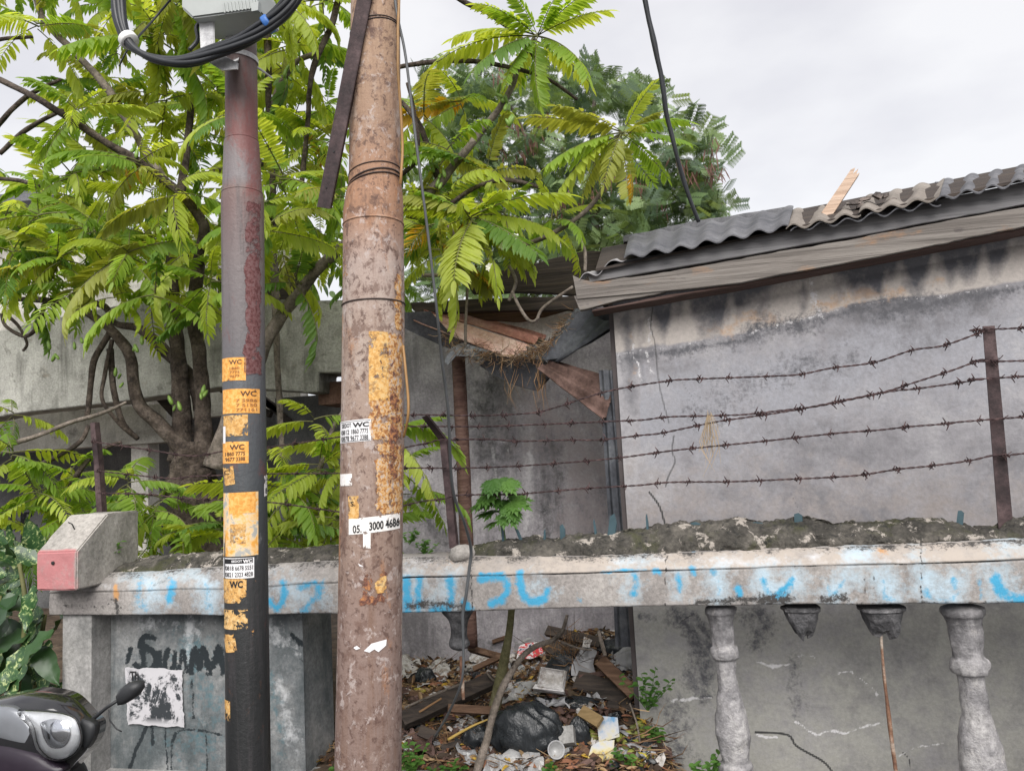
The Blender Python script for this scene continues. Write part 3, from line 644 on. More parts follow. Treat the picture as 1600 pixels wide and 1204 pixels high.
def roof(pa, pb, mat, dz=0, name='roof_sheet', t_off=0):
    k = (pb-pa)/40.
    return corr(P(pa, pl(pa, eave), EY)+Vector((0,0,dz)), P(pb, pl(pb, eave), EY)+Vector((0,0,dz)), P(pb+8, pl(pb, topl)+t_off, TY)+Vector((0,0,dz)), P(pa+8, pl(pa, topl)+t_off, TY)+Vector((0,0,dz)), k, .012, name, mat, bld, nrm=Vector((0,-.25,.95)).normalized())
roof(975, 1232, m_asb, .006); roof(1228, 1345, m_asb2, 0, t_off=4); roof(1342, 1468, m_asb2, .008); roof(1462, 1762, m_asb, .002); roof(1758, 2060, m_asb, .006); roof(2056, 2400, m_asb, .002)
# dark second layer under the tan sheets, and a thin bent sheet at the broken end
corr(P(1235, pl(1235, eave)+5, EY+.01), P(1470, pl(1470, eave)+5, EY+.01), P(1480, pl(1470, topl)+14, TY), P(1243, pl(1235, topl)+14, TY), 235/40., .012, 'roof_sheet', m_asb, bld, nrm=Vector((0,-.25,.95)).normalized())
b = MB(); dz_ = Vector((0,0,-.024)); b.prism([P(930, pl(975, eave)+8, EY+.05)+dz_, P(2400, pl(2400, eave), EY+.05)+dz_, P(2408, pl(2400, topl), TY)+dz_*2, P(940, pl(975, topl)+4, TY)+dz_*2], (0,0,-.012)); b.build('roof_deck', m_dark, bld)
board([(974,369), (1090,344), (1236,322)], [(974,380), (1090,355), (1236,333)], TY-.04, .05, 'ridge_cap', m_asb, bld, .008, 21)
board([(1462,283), (1500,281), (1545,277), (1600,263), (1760,226), (2400,82)], [(1462,293), (1500,292), (1545,287), (1600,273), (1760,238), (2400,96)], TY-.04, .05, 'ridge_cap', m_asb, bld, .008, 22)
m_thin = simple('thin_grey_sheet', (.30,.29,.30), .6)
corr(P(905, 437, EY+.05), P(976, 401, EY+.05), P(985, 398, EY+.5), P(915, 434, EY+.5), 1.8, .016, 'roof_sheet', m_thin, bld, thick=.004, nrm=Vector((0,-.2,.97)).normalized())
b = MB(); b.add([P(930, 470, .62), P(2400, 190, .62), P(2400, 190, .62)+Vector((.3,2.8,.1)), P(930, 470, .62)+Vector((.3,2.8,.1))], [(0,1,2,3)]); b.build('ceiling_board', m_dark, bld)
# rubble lying on the roof + broken timber
m_rub = weathered('roof_rubble', [(.05,.045,.045), (.13,.11,.10), (.22,.18,.16)], 14, bump=.8)
rub = [(1352,309,20,5,10), (1372,303,14,8,-25), (1336,315,22,5,0), (1385,304,9,5,20), (1362,322,16,6,-8), (1345,320,12,5,15), (1395,311,12,5,5)]
for i, (px, py, w, h, a) in enumerate(rub):
    p = P(px, py+1, .62); s = pxm(p); mb = MB(); random.seed(i)
    mb.prism([p+Matrix.Rotation(math.radians(-a), 3, 'Y') @ Vector((x*w*s*.55, 0, z*h*s*.6)) for x, z in [(-1,-.6), (.7,-1), (1,.2), (.3,1), (-.6,.7)]], (.01, .07, .015))
    tag(mb.build('tile_shard', m_rub), ['dark curled tile shard beside the pale tan roof sheet', 'upright dark round-backed tile shard on the roof, farthest right of the tall ones', 'flat dark shard at the foot of the broken timber on the roof', 'small dark chip on the roof touching the raised tan sheet', 'broad dark shard lying lowest in the roof rubble', 'dark wedge-shaped shard in the middle of the roof rubble', 'rightmost small dark shard of the roof rubble'][i], 'tile shard', 'broken shards lying on the roof')
m_raw = woodmat('raw_timber', [(.38,.26,.19), (.50,.37,.28), (.58,.45,.36)], .9)
mb = MB(); a, c = P(1300, 322, .7), P(1338, 265, .7); s = pxm(a); d = (c-a).normalized(); w = d.cross(Vector((0,1,0))).normalized()
pts = [a-w*8*s-d*.05, a+w*8*s-d*.05, c+w*7*s-d*4*s, c+w*3*s+d*2*s, c+w*1*s-d*8*s, c-w*2*s+d*3*s, c-w*4*s-d*6*s, c-w*7*s-d*2*s]
mb.prism(pts, (.004, .05, 0)); tag(mb.build('broken_timber', m_raw), 'snapped pale timber sticking up from the roof', 'timber')
# ================================================================== REAR WALL
m_rear = weathered('rear_plaster', [(.28,.263,.285), (.42,.395,.425), (.54,.51,.54)], 1.7, streak=((.15,.143,.155), .7, .48, .66),
    spots=[((.46,.43,.44), .6, 3.2, .58, .72), ((.08,.08,.085), .6, 8, .58, .7)],
    overlays=[('chalk', (.60,.58,.60), 12, .35, .8), ('dark', (.085,.085,.09), 9, .3, .9), ('pinkish', (.40,.35,.36), 5, .3, .9)], bump=.4)
RY = 1.7
xl, xr = P(560, 800, RY).x, P(1010, 700, RY).x
gx, gz = np.meshgrid(np.linspace(xl, xr, 240), np.linspace(.3, 2.55, 260), indexing='ij')
gyy = RY+.012*fbm(gx*3, 0, gz*3, 4, 6); A, B = proj_np(gx, gyy, gz)
A_ = A+6*fbm(A/16, B/16, 0, 4, 1); B_ = B+6*fbm(A/16, B/16, 4, 4, 1)
rw = gridmesh('rear_wall', gx, gyy, gz, dict(
    chalk=stroke_mask(A_, B_, [([(830,670), (826,760), (822,830)], 7, .7), ([(905,560), (925,575)], 26, .5), ([(690,760), (700,830)], 7, .45), ([(770,700), (775,745)], 2, .9), ([(795,705), (790,690), (780,690)], 1.6, .7), ([(880,600), (885,820)], 8, .35)], .9),
    dark=stroke_mask(A_, B_, [([(765,600), (775,720)], 36, .6), ([(850,740), (852,830)], 14, .55), ([(650,780), (690,830)], 30, .5), ([(700,960), (780,1010)], 34, .35), ([(870,700), (872,830)], 12, .5)], .9),
    pinkish=stroke_mask(A_, B_, [([(830,640), (920,720), (910,800)], 55, .7)], .9)), m_rear)
tag(rw, 'stained grey plaster wall at the back of the rubbish-filled gap', 'wall')

# ================================================================== COLLAPSED SHED between tree and building
m_rusty = weathered('rusty_pink_sheet', [(.45,.25,.20), (.58,.37,.31), (.68,.52,.46)], 5, spots=[((.2,.09,.06), .6, 10, .55, .7), ((.6,.5,.44), .5, 6, .6, .7)], bump=.3, rough=.7)
m_blacks = weathered('blackened_sheet', [(.018,.018,.022), (.035,.035,.04), (.06,.06,.065)], 6, bump=.4, rough=.7)
m_brust = weathered('brown_rust_sheet', [(.05,.028,.022), (.10,.06,.05), (.16,.10,.085)], 7, bump=.5, rough=.8)
m_paleb = weathered('pale_board', [(.38,.35,.33), (.50,.47,.45), (.58,.55,.53)], 4, spots=[((.2,.18,.17), .6, 8, .6, .7)])
m_steel = weathered('grey_steel_sheet', [(.12,.13,.145), (.20,.21,.225), (.30,.31,.32)], 6, spots=[((.09,.07,.06), .6, 10, .58, .68)], bump=.2, rough=.5)
m_dcorr = weathered('dark_corrugated', [(.035,.038,.045), (.06,.064,.075), (.10,.105,.115)], 5, streak=((.02,.02,.024), .6, .5, .7), bump=.2, rough=.6)
o = board([(728,437), (840,410), (905,394), (990,384)], [(738,458), (840,455), (905,462), (990,430)], 1.28, .05, 'rotten_beam', m_dark, None, .012, 11); tag(o, 'black rotten beam above the collapsed sheets, nearest the tree', 'beam')
o = board([(636,473), (760,466), (905,462)], [(650,490), (760,486), (905,484)], 1.12, .05, 'rotten_beam', m_dark, None, .008, 13); tag(o, 'thin dark beam running just over the pink rusty sheet', 'beam')
o = board([(720,486), (800,480), (905,466)], [(730,500), (800,506), (905,480)], 1.22, .03, 'grey_plank', m_brownw, None, .006, 14); tag(o, 'brown plank tucked under the thin dark beam', 'plank')
o = slab([(770,500), (905,474), (905,500), (850,536), (825,538)], 1.3, .02, 'pale_panel', m_paleb, None); tag(o, 'pale board leaning behind the dry leaf nest', 'board')
o = corr(P(646, 500, .92), P(664, 487, 1.13), P(836, 540, 1.13), P(800, 562, .92), 2.2, .013, 'corrugated_sheet', m_rusty, None, nv=14, thick=.004, ragged=.05, seed=3); tag(o, 'pale pink rusty corrugated sheet sloping into the collapsed valley', 'metal sheet')
o = corr(P(662, 484, 1.09), P(684, 474, 1.34), P(858, 524, 1.34), P(832, 536, 1.09), 1.8, .014, 'corrugated_sheet', weathered('red_brown_sheet', [(.24,.10,.075), (.36,.17,.13), (.45,.26,.21)], 6, spots=[((.10,.05,.04), .6, 10, .55, .66)], bump=.3, rough=.7), None, nv=14, thick=.004, ragged=.03, seed=4); tag(o, 'red-brown corrugated sheet lying above the pale pink one', 'metal sheet')
o = slab([(628,488), (672,486), (705,522), (760,547), (735,556), (690,540), (640,517), (628,510)], .93, .012, 'roof_felt', m_blacks, None); tag(o, 'black sheet edge hanging beside the rusty pole under the pink sheet', 'metal sheet')
o = slab([(694,564), (706,543), (722,535), (765,548), (745,557), (712,556), (700,570)], .88, .01, 'gutter_piece', m_steel, None); tag(o, 'bent grey gutter piece poking out below the dry leaves', 'gutter')
o = corr(P(846, 560, .85), P(872, 566, .80), P(962, 506, .62), P(898, 482, .95), 2.5, .010, 'corrugated_sheet', m_dcorr, None, nv=12, thick=.004, seed=5); tag(o, 'blackened sheet rising from the leaf nest to the fascia boards', 'metal sheet')
o = slab([(905,486), (960,478), (960,513), (925,535), (872,560), (850,562)], .80, .008, 'metal_flap', m_dcorr, None); tag(o, 'dark metal flap under the end of the fascia boards', 'metal sheet')
o = corr(P(838, 575, .80), P(866, 562, .86), P(966, 592, .66), P(945, 658, .60), 2.4, .009, 'corrugated_sheet', m_brust, None, nv=14, thick=.004, ragged=.05, seed=9); tag(o, 'brown rusted sheet hanging like a torn wing beside the building corner', 'metal sheet')
o = slab([(748,570), (770,556), (850,562), (866,580), (838,610), (800,600), (770,585)], .9, .05, 'felt_sag', m_blacks, None); tag(o, 'sagging black felt holding up the dry leaf nest', 'roofing felt')
o = corr(P(936, 578, .66), P(964, 578, .62), P(986, 835, .62), P(953, 835, .66), 2.5, .008, 'corrugated_sheet', m_dcorr, None, nv=12, thick=.004, seed=12); tag(o, 'narrow dark corrugated strip standing upright at the building corner', 'metal sheet')
o = corr(P(955, 835, .66), P(986, 835, .62), P(1000, 1010, .62), P(962, 1010, .66), 2.5, .008, 'corrugated_sheet', m_dcorr, None, nv=12, thick=.004, seed=13); tag(o, 'dark corrugated strip seen below the rail beside the grey wall', 'metal sheet')
mb = MB(); v_, r_ = pxpath([(716,550,1.2,11), (722,680,1.2,11), (729,850,1.2,11.5), (735,1010,1.2,12)], 5); mb.tube(v_, r_, 8, wob=.08)
tag(mb.build('timber_post', woodmat('post_wood', [(.06,.032,.028), (.13,.075,.06), (.20,.13,.11)], PI/2), None, True), 'brown timber post standing behind the wire against the back wall', 'post')

# dry needle / leaf nest in the valley and roots hanging from it
m_dry = leafmat('dry_straw', (.13,.065,.03), (.34,.20,.10), .1, .8)
def straw(name, n, fn, lmin, lmax, rad, label, mats, seed, cat='leaf litter', kind='stuff', parent=None):
    random.seed(seed); mb = MB()
    for _ in range(n):
        p, d, L = fn(); L = L or random.uniform(lmin, lmax); d = Vector(d).normalized(); s = d.orthogonal().normalized()
        bend = Vector((random.uniform(-1,1), random.uniform(-1,1), random.uniform(-1,.3)))*L*.2
        q = [p, p+d*L*.5+bend, p+d*L]; r = rad*random.uniform(.6, 1.3); mi = random.randrange(len(mats))
        vs = []
        for t, a in zip((.7, 1, .3), q): vs += [a+s*r*t, a-s*r*t*.5+d.cross(s)*r*t*.86, a-s*r*t*.5-d.cross(s)*r*t*.86]
        mb.add(vs, [(0,1,4,3), (1,2,5,4), (2,0,3,5), (3,4,7,6), (4,5,8,7), (5,3,6,8)], mi)
    o = mb.build(name, mats, parent); tag(o, label, cat, kind=kind); return o
nest_px = [(690,520), (720,540), (760,552), (800,556), (835,550), (860,535), (885,510), (900,490)]
def nest():
    t = random.random()**.8; x = lerp(690, 900, t); y = pl(x, nest_px)+random.gauss(0, 5)+2
    return P(x, y, random.uniform(.82, 1.0)), (random.uniform(-1,1), random.uniform(-.7,.4), random.gauss(-.1,.45)), None
straw('dry_leaf_nest', 850, nest, .03, .10, .0016, 'nest of dry needles and leaves caught in the collapsed roof valley', [m_dry, leafmat('dry_straw_dark', (.05,.03,.018), (.13,.075,.04), .1, .8), leafmat('dry_straw_pale', (.3,.2,.12), (.45,.34,.22), .1, .8)], 3)
def roots():
    x = random.choice([790,803,815,842,846,850,838, 845, 848]); return P(x+random.gauss(0, 4), random.uniform(556, 585), random.uniform(.82,.9)), (random.gauss(0,.10), random.gauss(0,.1), -1), random.uniform(.08,.22)
straw('hanging_roots', 30, roots, .1, .2, .0014, 'dry roots hanging down from the leaf nest', [m_dry], 5, 'roots')

# ================================================================== LEFT HOUSE behind the tree
m_lwall = weathered('pale_house_plaster', [(.34,.32,.29), (.52,.50,.46), (.64,.62,.58)], 2.2, spots=[((.14,.13,.12), .7, 6, .56, .7)], streak=((.2,.19,.17), .6, .52, .7), bump=.3)
m_beamc = weathered('grimy_beam_concrete', [(.20,.20,.178), (.32,.316,.288), (.42,.415,.38)], 2.0, streak=((.10,.098,.085), .75, .53, .70), spots=[((.10,.095,.08), .75, 6, .57, .66), ((.30,.26,.20), .5, 8, .6, .7)], bump=.5)
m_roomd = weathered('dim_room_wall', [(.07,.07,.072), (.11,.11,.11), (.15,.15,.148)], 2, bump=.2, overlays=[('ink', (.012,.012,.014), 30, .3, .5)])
m_tile = weathered('grey_roof_tile', [(.13,.13,.15), (.2,.2,.22)], 5)
house = empty('derelict_house', (-3.2, 3, 0), 'derelict pale house with a grimy concrete canopy behind the tree', 'house')
def hbox(pxa, pxb, pya, pyb, Y, dy, name, mat):
    a, c = P(pxa, pya, Y), P(pxb, pyb, Y); mb = MB()
    mb.box(((a.x+c.x)/2, Y+dy/2, (a.z+c.z)/2), (abs(c.x-a.x), dy, abs(a.z-c.z))); return mb.build(name, mat, house)
hbox(-260, 470, 425, 640, 3.3, .15, 'upper_wall', m_lwall)
slab([(-200,560), (3,516), (70,500), (200,474), (345,462), (478,470), (478,612), (345,604), (180,628), (20,646), (3,650), (-200,690)], 2.15, .22, 'canopy_beam', m_beamc, house, .006)
slab([(474,470), (545,468), (640,482), (664,516), (664,604), (640,582), (498,582), (497,612), (474,614)], 1.92, .3, 'canopy_end', m_beamc, house, .006)
o = slab([(640,582), (664,604), (662,720), (650,720)], 1.95, .1, 'canopy_leg', m_beamc, house)
hbox(-150, 260, 662, 690, 2.9, .2, 'lintel', m_lwall)
hbox(-150, 240, 640, 664, 3.1, .1, 'transom', m_paleb)
hbox(205, 232, 690, 900, 2.95, .15, 'column', m_lwall)
for px in (10, 60, 110, 155, 188): hbox(px, px+6, 638, 664, 3.04, .05, 'grille_bar', m_dark)
for i, (px, py) in enumerate([(355,612), (372,598), (395,610), (250,622), (275,640)]): 
    mb = MB(); a = P(px, py, 2.6); mb.box(a, (.9, .05, .05), Matrix.Rotation(.5+.1*i, 3, 'Y')); mb.build('roof_batten', m_dark, house)
# dim room wall inside with painted letters
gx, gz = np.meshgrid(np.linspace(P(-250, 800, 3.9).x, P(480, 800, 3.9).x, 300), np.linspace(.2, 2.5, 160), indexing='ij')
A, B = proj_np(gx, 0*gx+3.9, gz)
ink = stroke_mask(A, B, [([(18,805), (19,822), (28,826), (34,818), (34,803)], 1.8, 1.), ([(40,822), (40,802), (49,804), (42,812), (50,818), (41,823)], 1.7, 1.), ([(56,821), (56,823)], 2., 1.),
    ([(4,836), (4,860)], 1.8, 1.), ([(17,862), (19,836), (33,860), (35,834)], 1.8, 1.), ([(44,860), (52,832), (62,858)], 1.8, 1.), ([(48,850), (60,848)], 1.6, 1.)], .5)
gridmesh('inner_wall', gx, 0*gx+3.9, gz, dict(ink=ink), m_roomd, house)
a = P(30, 310, 3.4); mb = MB(); mb.prism([P(-300, 330, 3.4), P(20, 302, 3.4), P(48, 292, 3.4), P(76, 302, 3.4), P(76, 310, 3.4), P(-300, 345, 3.4)], (0, .9, .05)); mb.build('roof_edge', m_tile, house)
mb = MB(); mb.prism([P(70, 520, 2.3), P(88, 508, 2.3), P(112, 523, 2.3), P(108, 532, 2.3)], (.02, .2, .02)); mb.build('broken_brick', m_brust, house)
hbox(340, 480, 430, 475, 2.9, .1, 'dark_eave', m_dark)
hbox(497, 640, 598, 622, 2.1, .3, 'brick_course', weathered('old_brick', [(.16,.09,.065), (.26,.16,.12)], 8))
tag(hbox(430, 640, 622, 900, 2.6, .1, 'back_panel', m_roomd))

# ================================================================== POLES
class Pole:
    def __init__(s, Y, prof, name, label, mat, cat='utility pole'):
        s.prof = prof; s.Y = Y; s.root = empty(name, (0,0,0), label, cat)
        rows = []
        for y, x0, x1 in prof:
            c = P((x0+x1)/2, y, Y); rows.append((c, (x1-x0)/2*pxm(c)))
        c0, r0 = rows[-1]; c1, r1 = rows[-3]
        d = (c0-c1).normalized(); rows.append((c0+d*(c0.z/abs(d.z)+.02), r0*1.02))
        c0, r0 = rows[0]; c1, _ = rows[3]; d = (c0-c1).normalized(); rows.insert(0, (c0+d*4.5, r0*.8))
        s.root.location = (rows[-1][0].x, rows[-1][0].y, 0)
        n = 40; X = np.zeros((len(rows), n)); Yy = X.copy(); Z = X.copy()
        for i, (c, r) in enumerate(rows):
            for j in range(n):
                a = 2*PI*j/n; X[i, j] = c.x+r*math.cos(a); Yy[i, j] = c.y+r*math.sin(a); Z[i, j] = c.z
        s.shaft = gridmesh('shaft', X, Yy, Z, None, mat, s.root, True, True)
    def edges(s, py): return pl(py, [(q[0], q[1]) for q in s.prof]), pl(py, [(q[0], q[2]) for q in s.prof])
    def pt(s, px, py, off=.0015):
        x0, x1 = s.edges(py); c = P((x0+x1)/2, py, s.Y); r = (x1-x0)/2*pxm(c)
        t = max(-.999, min(.999, (px-(x0+x1)/2)/((x1-x0)/2))); th = math.asin(t)
        f = Vector((CAM.x-c.x, CAM.y-c.y, 0)).normalized(); sd_ = Vector((-f.y, f.x, 0))
        return Vector((c.x, c.y, c.z))+(f*math.cos(th)+sd_*math.sin(th))*(r+off)
    def band(s, py, tilt, rad, name, mat, off=.0):
        x0, x1 = s.edges(py); c = P((x0+x1)/2, py, s.Y); r = (x1-x0)/2*pxm(c); mb = MB()
        pts = [Vector((c.x+(r+off)*math.cos(a), c.y+(r+off)*math.sin(a), c.z+tilt*math.cos(a+.4)*r)) for a in np.linspace(0, 2*PI, 37)]
        mb.tube(pts, rad, 6); return mb.build(name, mat, s.root, True)
    def sticker(s, x0, x1, y0, y1, mat, name='sticker', tiltpx=0, off=.0012, nu=13, nv=13, skew=0):
        u, v = np.meshgrid(np.linspace(0, 1, nu), np.linspace(0, 1, nv), indexing='ij')
        W = np.array([[s.pt(lerp(x0, x1, u[i, j])+skew*v[i, j], lerp(y0, y1, v[i, j])+tiltpx*u[i, j], off)[:] for j in range(nv)] for i in range(nu)])
        rim = np.minimum(np.minimum(u, 1-u)*(x1-x0), np.minimum(v, 1-v)*(y1-y0))/8.
        return gridmesh(name, W[..., 0], W[..., 1], W[..., 2], dict(rim=np.clip(rim, 0, 1)), mat, s.root)
    def text(s, st, txt, x0, x1, y0, y1, mat, tiltpx=0, off=.0022, bold=.02):
        vs, fs = text_geo(txt, bold); mb = MB(); mb.add([s.pt(lerp(x0, x1, a), lerp(y1, y0, c)+tiltpx*a, off) for a, c in vs], fs)
        return mb.build('lettering', mat, st)

def paper(name, cols, tear=.5, rim=.05, stain=None, scale=7, hs=1.):
    """Glued paper: torn outline from a noisy edge mask in the sticker's own UVs, worn-through holes."""
    m = N(name); co = m.coord()
    f = m.noise(scale, 7, .7, m.coord((11, 11, 11)), .3); k = len(cols)
    c = m.ramp(f, [(.41+.18*i/max(1, k-1), cols[i]) for i in range(k)])
    if stain: c = m.mix(m.ramp(m.noise(26, 7, .75, co, .5), [(.52, 0.), (.62, 1.)]), c, stain)
    q = m.math('ADD', m.math('MULTIPLY', m.noise(38*hs, 6, .7, co, .3), .6), m.math('MULTIPLY', m.noise(13*hs, 5, .7, co, .2), .4)); q = m.math('ADD', q, m.math('MULTIPLY', m.math('SUBTRACT', 1., m.attr('rim')), rim))
    hole = m.ramp(q, [(tear, 1.), (tear+.03, 0.)]) if tear < 1 else 1.0
    tr = m.n('ShaderNodeBsdfTransparent'); mx = m.n('ShaderNodeMixShader'); m.set(mx.inputs[0], hole)
    m.t.links.new(tr.outputs[0], mx.inputs[1]); m.t.links.new(m.pbsdf(c, .8, spec=.25), mx.inputs[2])
    return m.done(mx.outputs[0])
m_or = paper('orange_paper', [(.60,.27,.06), (.74,.36,.09), (.80,.45,.15)], .64, .06)
m_or2 = paper('worn_orange_paper', [(.44,.24,.08), (.60,.34,.11), (.62,.43,.20)], .56, stain=(.18,.12,.08))
m_or3 = paper('scraped_orange_paper', [(.50,.30,.12), (.62,.38,.14), (.66,.47,.24)], .53, stain=(.03,.03,.03))
m_or4 = paper('layered_orange_paper', [(.68,.33,.07), (.72,.46,.20), (.66,.52,.34), (.36,.36,.34)], .68, scale=2.2)
m_wh = paper('white_sticker', [(.70,.69,.70), (.80,.79,.80)], 1.)
m_wt = paper('torn_white_paper', [(.70,.67,.64), (.80,.78,.76)], .57)
m_rustp = paper('peeling_orange_rust', [(.26,.11,.045), (.46,.23,.075), (.58,.37,.17), (.44,.37,.33)], .55, .18, stain=(.12,.05,.04))
m_rusts = paper('rust_scale', [(.10,.045,.035), (.20,.09,.06), (.40,.18,.07)], .50, .14)
m_redp = paper('maroon_paint', [(.09,.035,.035), (.15,.065,.065), (.17,.10,.10)], .55, .2, hs=.3)
m_faint = simple('faded_ink', (.34,.15,.05), .8); m_brink = simple('brown_ink', (.10,.05,.03), .8)

# -- slim dark pole (left)
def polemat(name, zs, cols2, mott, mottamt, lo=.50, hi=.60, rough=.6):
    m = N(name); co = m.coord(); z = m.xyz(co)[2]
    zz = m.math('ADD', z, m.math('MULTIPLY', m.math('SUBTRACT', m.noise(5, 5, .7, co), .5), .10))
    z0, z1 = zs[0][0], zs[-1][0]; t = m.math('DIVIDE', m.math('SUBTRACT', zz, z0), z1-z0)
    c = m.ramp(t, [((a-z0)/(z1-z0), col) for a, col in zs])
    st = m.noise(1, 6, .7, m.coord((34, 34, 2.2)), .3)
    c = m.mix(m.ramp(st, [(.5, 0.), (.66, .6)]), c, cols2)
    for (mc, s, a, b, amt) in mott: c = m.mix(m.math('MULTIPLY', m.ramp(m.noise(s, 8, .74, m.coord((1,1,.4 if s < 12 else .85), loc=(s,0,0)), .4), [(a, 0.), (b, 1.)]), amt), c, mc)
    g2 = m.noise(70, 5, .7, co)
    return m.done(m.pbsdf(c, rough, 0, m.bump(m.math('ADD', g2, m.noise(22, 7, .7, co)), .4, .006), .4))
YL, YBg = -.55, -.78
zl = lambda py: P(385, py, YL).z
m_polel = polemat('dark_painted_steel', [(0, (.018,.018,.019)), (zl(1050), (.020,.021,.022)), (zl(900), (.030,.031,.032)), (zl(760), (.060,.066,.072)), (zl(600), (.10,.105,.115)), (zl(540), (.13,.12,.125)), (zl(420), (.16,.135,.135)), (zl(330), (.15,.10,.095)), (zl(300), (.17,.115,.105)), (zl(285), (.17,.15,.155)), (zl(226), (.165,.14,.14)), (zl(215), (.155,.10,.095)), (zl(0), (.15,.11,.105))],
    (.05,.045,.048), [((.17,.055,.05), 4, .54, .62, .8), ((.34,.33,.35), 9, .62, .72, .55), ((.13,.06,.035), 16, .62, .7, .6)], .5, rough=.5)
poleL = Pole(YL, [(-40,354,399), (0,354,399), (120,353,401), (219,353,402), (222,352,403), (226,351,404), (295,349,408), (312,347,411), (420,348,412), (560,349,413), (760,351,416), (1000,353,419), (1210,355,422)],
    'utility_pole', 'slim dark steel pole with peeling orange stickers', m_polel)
poleL.band(221, .0, .003, 'weld_seam', m_polel, -.001)
poleL.band(303, .0, .003, 'weld_seam', m_polel, -.001)
st = poleL.sticker(350, 384, 562, 597, m_or, tiltpx=1); poleL.text(st, 'WC', 360, 378, 566, 573, m_brink, 0)
for i in range(3): poleL.text(st, ['1860', '7775', '9677'][i], 361, 375, 577+i*6, 581+i*6, m_faint)
st = poleL.sticker(351, 404, 610, 647, m_or, tiltpx=1); poleL.text(st, 'WC', 376, 399, 614, 622, m_brink)
for i, t in enumerate(['7 5986', '7 5150', '771161']): poleL.text(st, t, 370, 400, 626+i*7, 631+i*7, m_faint)
poleL.sticker(352, 387, 650, 682, m_or2)
st = poleL.sticker(351, 388, 690, 723, m_or, tiltpx=1); poleL.text(st, 'WC', 361, 382, 695, 703, m_brink, bold=.03)
poleL.text(st, '1860 7775', 355, 383, 706, 712, m_brink); poleL.text(st, '9677 3388', 355, 383, 714, 720, m_brink)
st = poleL.sticker(351, 366, 729, 757, m_or2, skew=3, tiltpx=-2); poleL.text(st, 'C', 353, 361, 733, 740, m_brink)
st = poleL.sticker(410.5, 415.2, 745, 777, m_wt, tiltpx=-2); poleL.text(st, '8', 412, 414.5, 763, 772, m_ink)
poleL.sticker(351.5, 355, 666, 692, m_wh)
poleL.sticker(352, 402, 768, 865, m_or4, tiltpx=0, nv=16); poleL.sticker(360, 398, 768, 800, m_or, off=.0018); poleL.sticker(362, 384, 816, 846, m_or2, off=.0018)
st = poleL.sticker(352, 396, 867, 898, m_wh, tiltpx=1)
b1 = poleL.sticker(353.5, 394, 868.5, 876, m_ink, 'print_bar', off=.0018); poleL.text(st, 'SEDOT', 364, 379, 870.5, 874, m_wh, off=.0026); poleL.text(st, 'WC', 380, 393, 870, 875.5, m_wh, off=.0026, bold=.04)
poleL.text(st, '0818 6678 5551', 355, 394, 879, 886, m_ink, .5, bold=.015); poleL.text(st, '0821 2323 4828', 355, 394, 889, 896, m_ink, .5, bold=.015)
st = poleL.sticker(352, 385, 899, 936, m_or2); poleL.text(st, 'WC', 361, 380, 902, 913, m_ink, bold=.04)
poleL.sticker(352, 387, 946, 976, m_or3); st = poleL.sticker(352, 368, 985, 1012, m_or2, skew=4, tiltpx=-3); poleL.sticker(352.5, 362, 1085, 1116, m_or2)
poleL.sticker(391, 397, 976, 1004, m_rustp); poleL.sticker(394, 399, 902, 908, m_rustp)
poleL.sticker(378, 411, 318, 592, m_redp, 'rust_patch', nu=16, nv=60)

# -- thick rusty pole
zb = lambda py: P(580, py, YBg).z
m_poleb = polemat('rusty_steel', [(0, (.12,.085,.07)), (zb(1150), (.20,.14,.12)), (zb(950), (.235,.165,.14)), (zb(860), (.26,.185,.15)), (zb(700), (.30,.22,.18)), (zb(560), (.32,.24,.195)), (zb(420), (.36,.28,.245)), (zb(350), (.33,.185,.115)), (zb(300), (.33,.185,.115)), (zb(200), (.30,.195,.135)), (zb(0), (.36,.24,.16))],
    (.155,.085,.055), [((.46,.39,.345), 5, .53, .64, .6), ((.36,.15,.05), 6, .55, .65, .75), ((.13,.075,.058), 18, .52, .60, .7), ((.09,.05,.04), 40, .535, .60, .8), ((.46,.40,.38), 26, .56, .62, .6)], .6, rough=.75)
poleB = Pole(YBg, [(-40,550,625), (0,549,625), (60,548,625), (270,546,626), (288,545,627), (305,541,629), (330,537,630), (352,537,630), (480,536,632), (700,533,631), (830,531,629), (1000,528,628), (1210,523,627)],
    'utility_pole', 'thick rusty steel pole with flaking orange paint in the middle', m_poleb)
m_wire = simple('dark_wire', (.045,.03,.026), .6)
for py, tl, r in ((52, .22, .002), (58, .30, .0022), (272, .15, .002), (287, .28, .003), (292, .24, .0025), (477, .0, .0028)): poleB.band(py, tl, r, 'wire_tie', m_wire, .001)
poleB.band(352, .0, .004, 'weld_seam', m_poleb, -.001)
poleB.sticker(574, 631, 524, 694, m_rustp, 'peeling_paint', nv=30); poleB.sticker(577, 606, 526, 630, m_or2, 'peeling_paint', off=.0017, nv=20)
poleB.sticker(582, 630, 690, 806, m_rustp, 'peeling_paint', nv=24); poleB.sticker(538, 548, 380, 440, m_rustp, 'peeling_paint', nv=12); poleB.sticker(612, 631, 430, 525, m_rustp, 'peeling_paint', nv=14)
poleB.sticker(602, 624, 600, 760, m_rusts, 'rust_patch', off=.0022, nv=24); 
poleB.sticker(560, 604, 885, 940, m_rusts, 'rust_patch', off=.0012, nv=16); poleB.sticker(584, 602, 895, 920, m_or2, 'peeling_paint', off=.002)
st = poleB.sticker(534, 580, 658, 691, m_wh, tiltpx=-1)
for (a, b_, c, d) in ((535.5,579,659.5,660.3), (535.5,579,689,689.8)): poleB.sticker(a, b_, c, d, m_ink, 'print_bar', tiltpx=-1, off=.0018, nv=2)
poleB.text(st, 'SEDOT', 537, 551, 662, 668.5, m_ink, -.3); poleB.text(st, 'WC', 553, 577, 661.5, 669, m_ink, -.3, bold=.04)
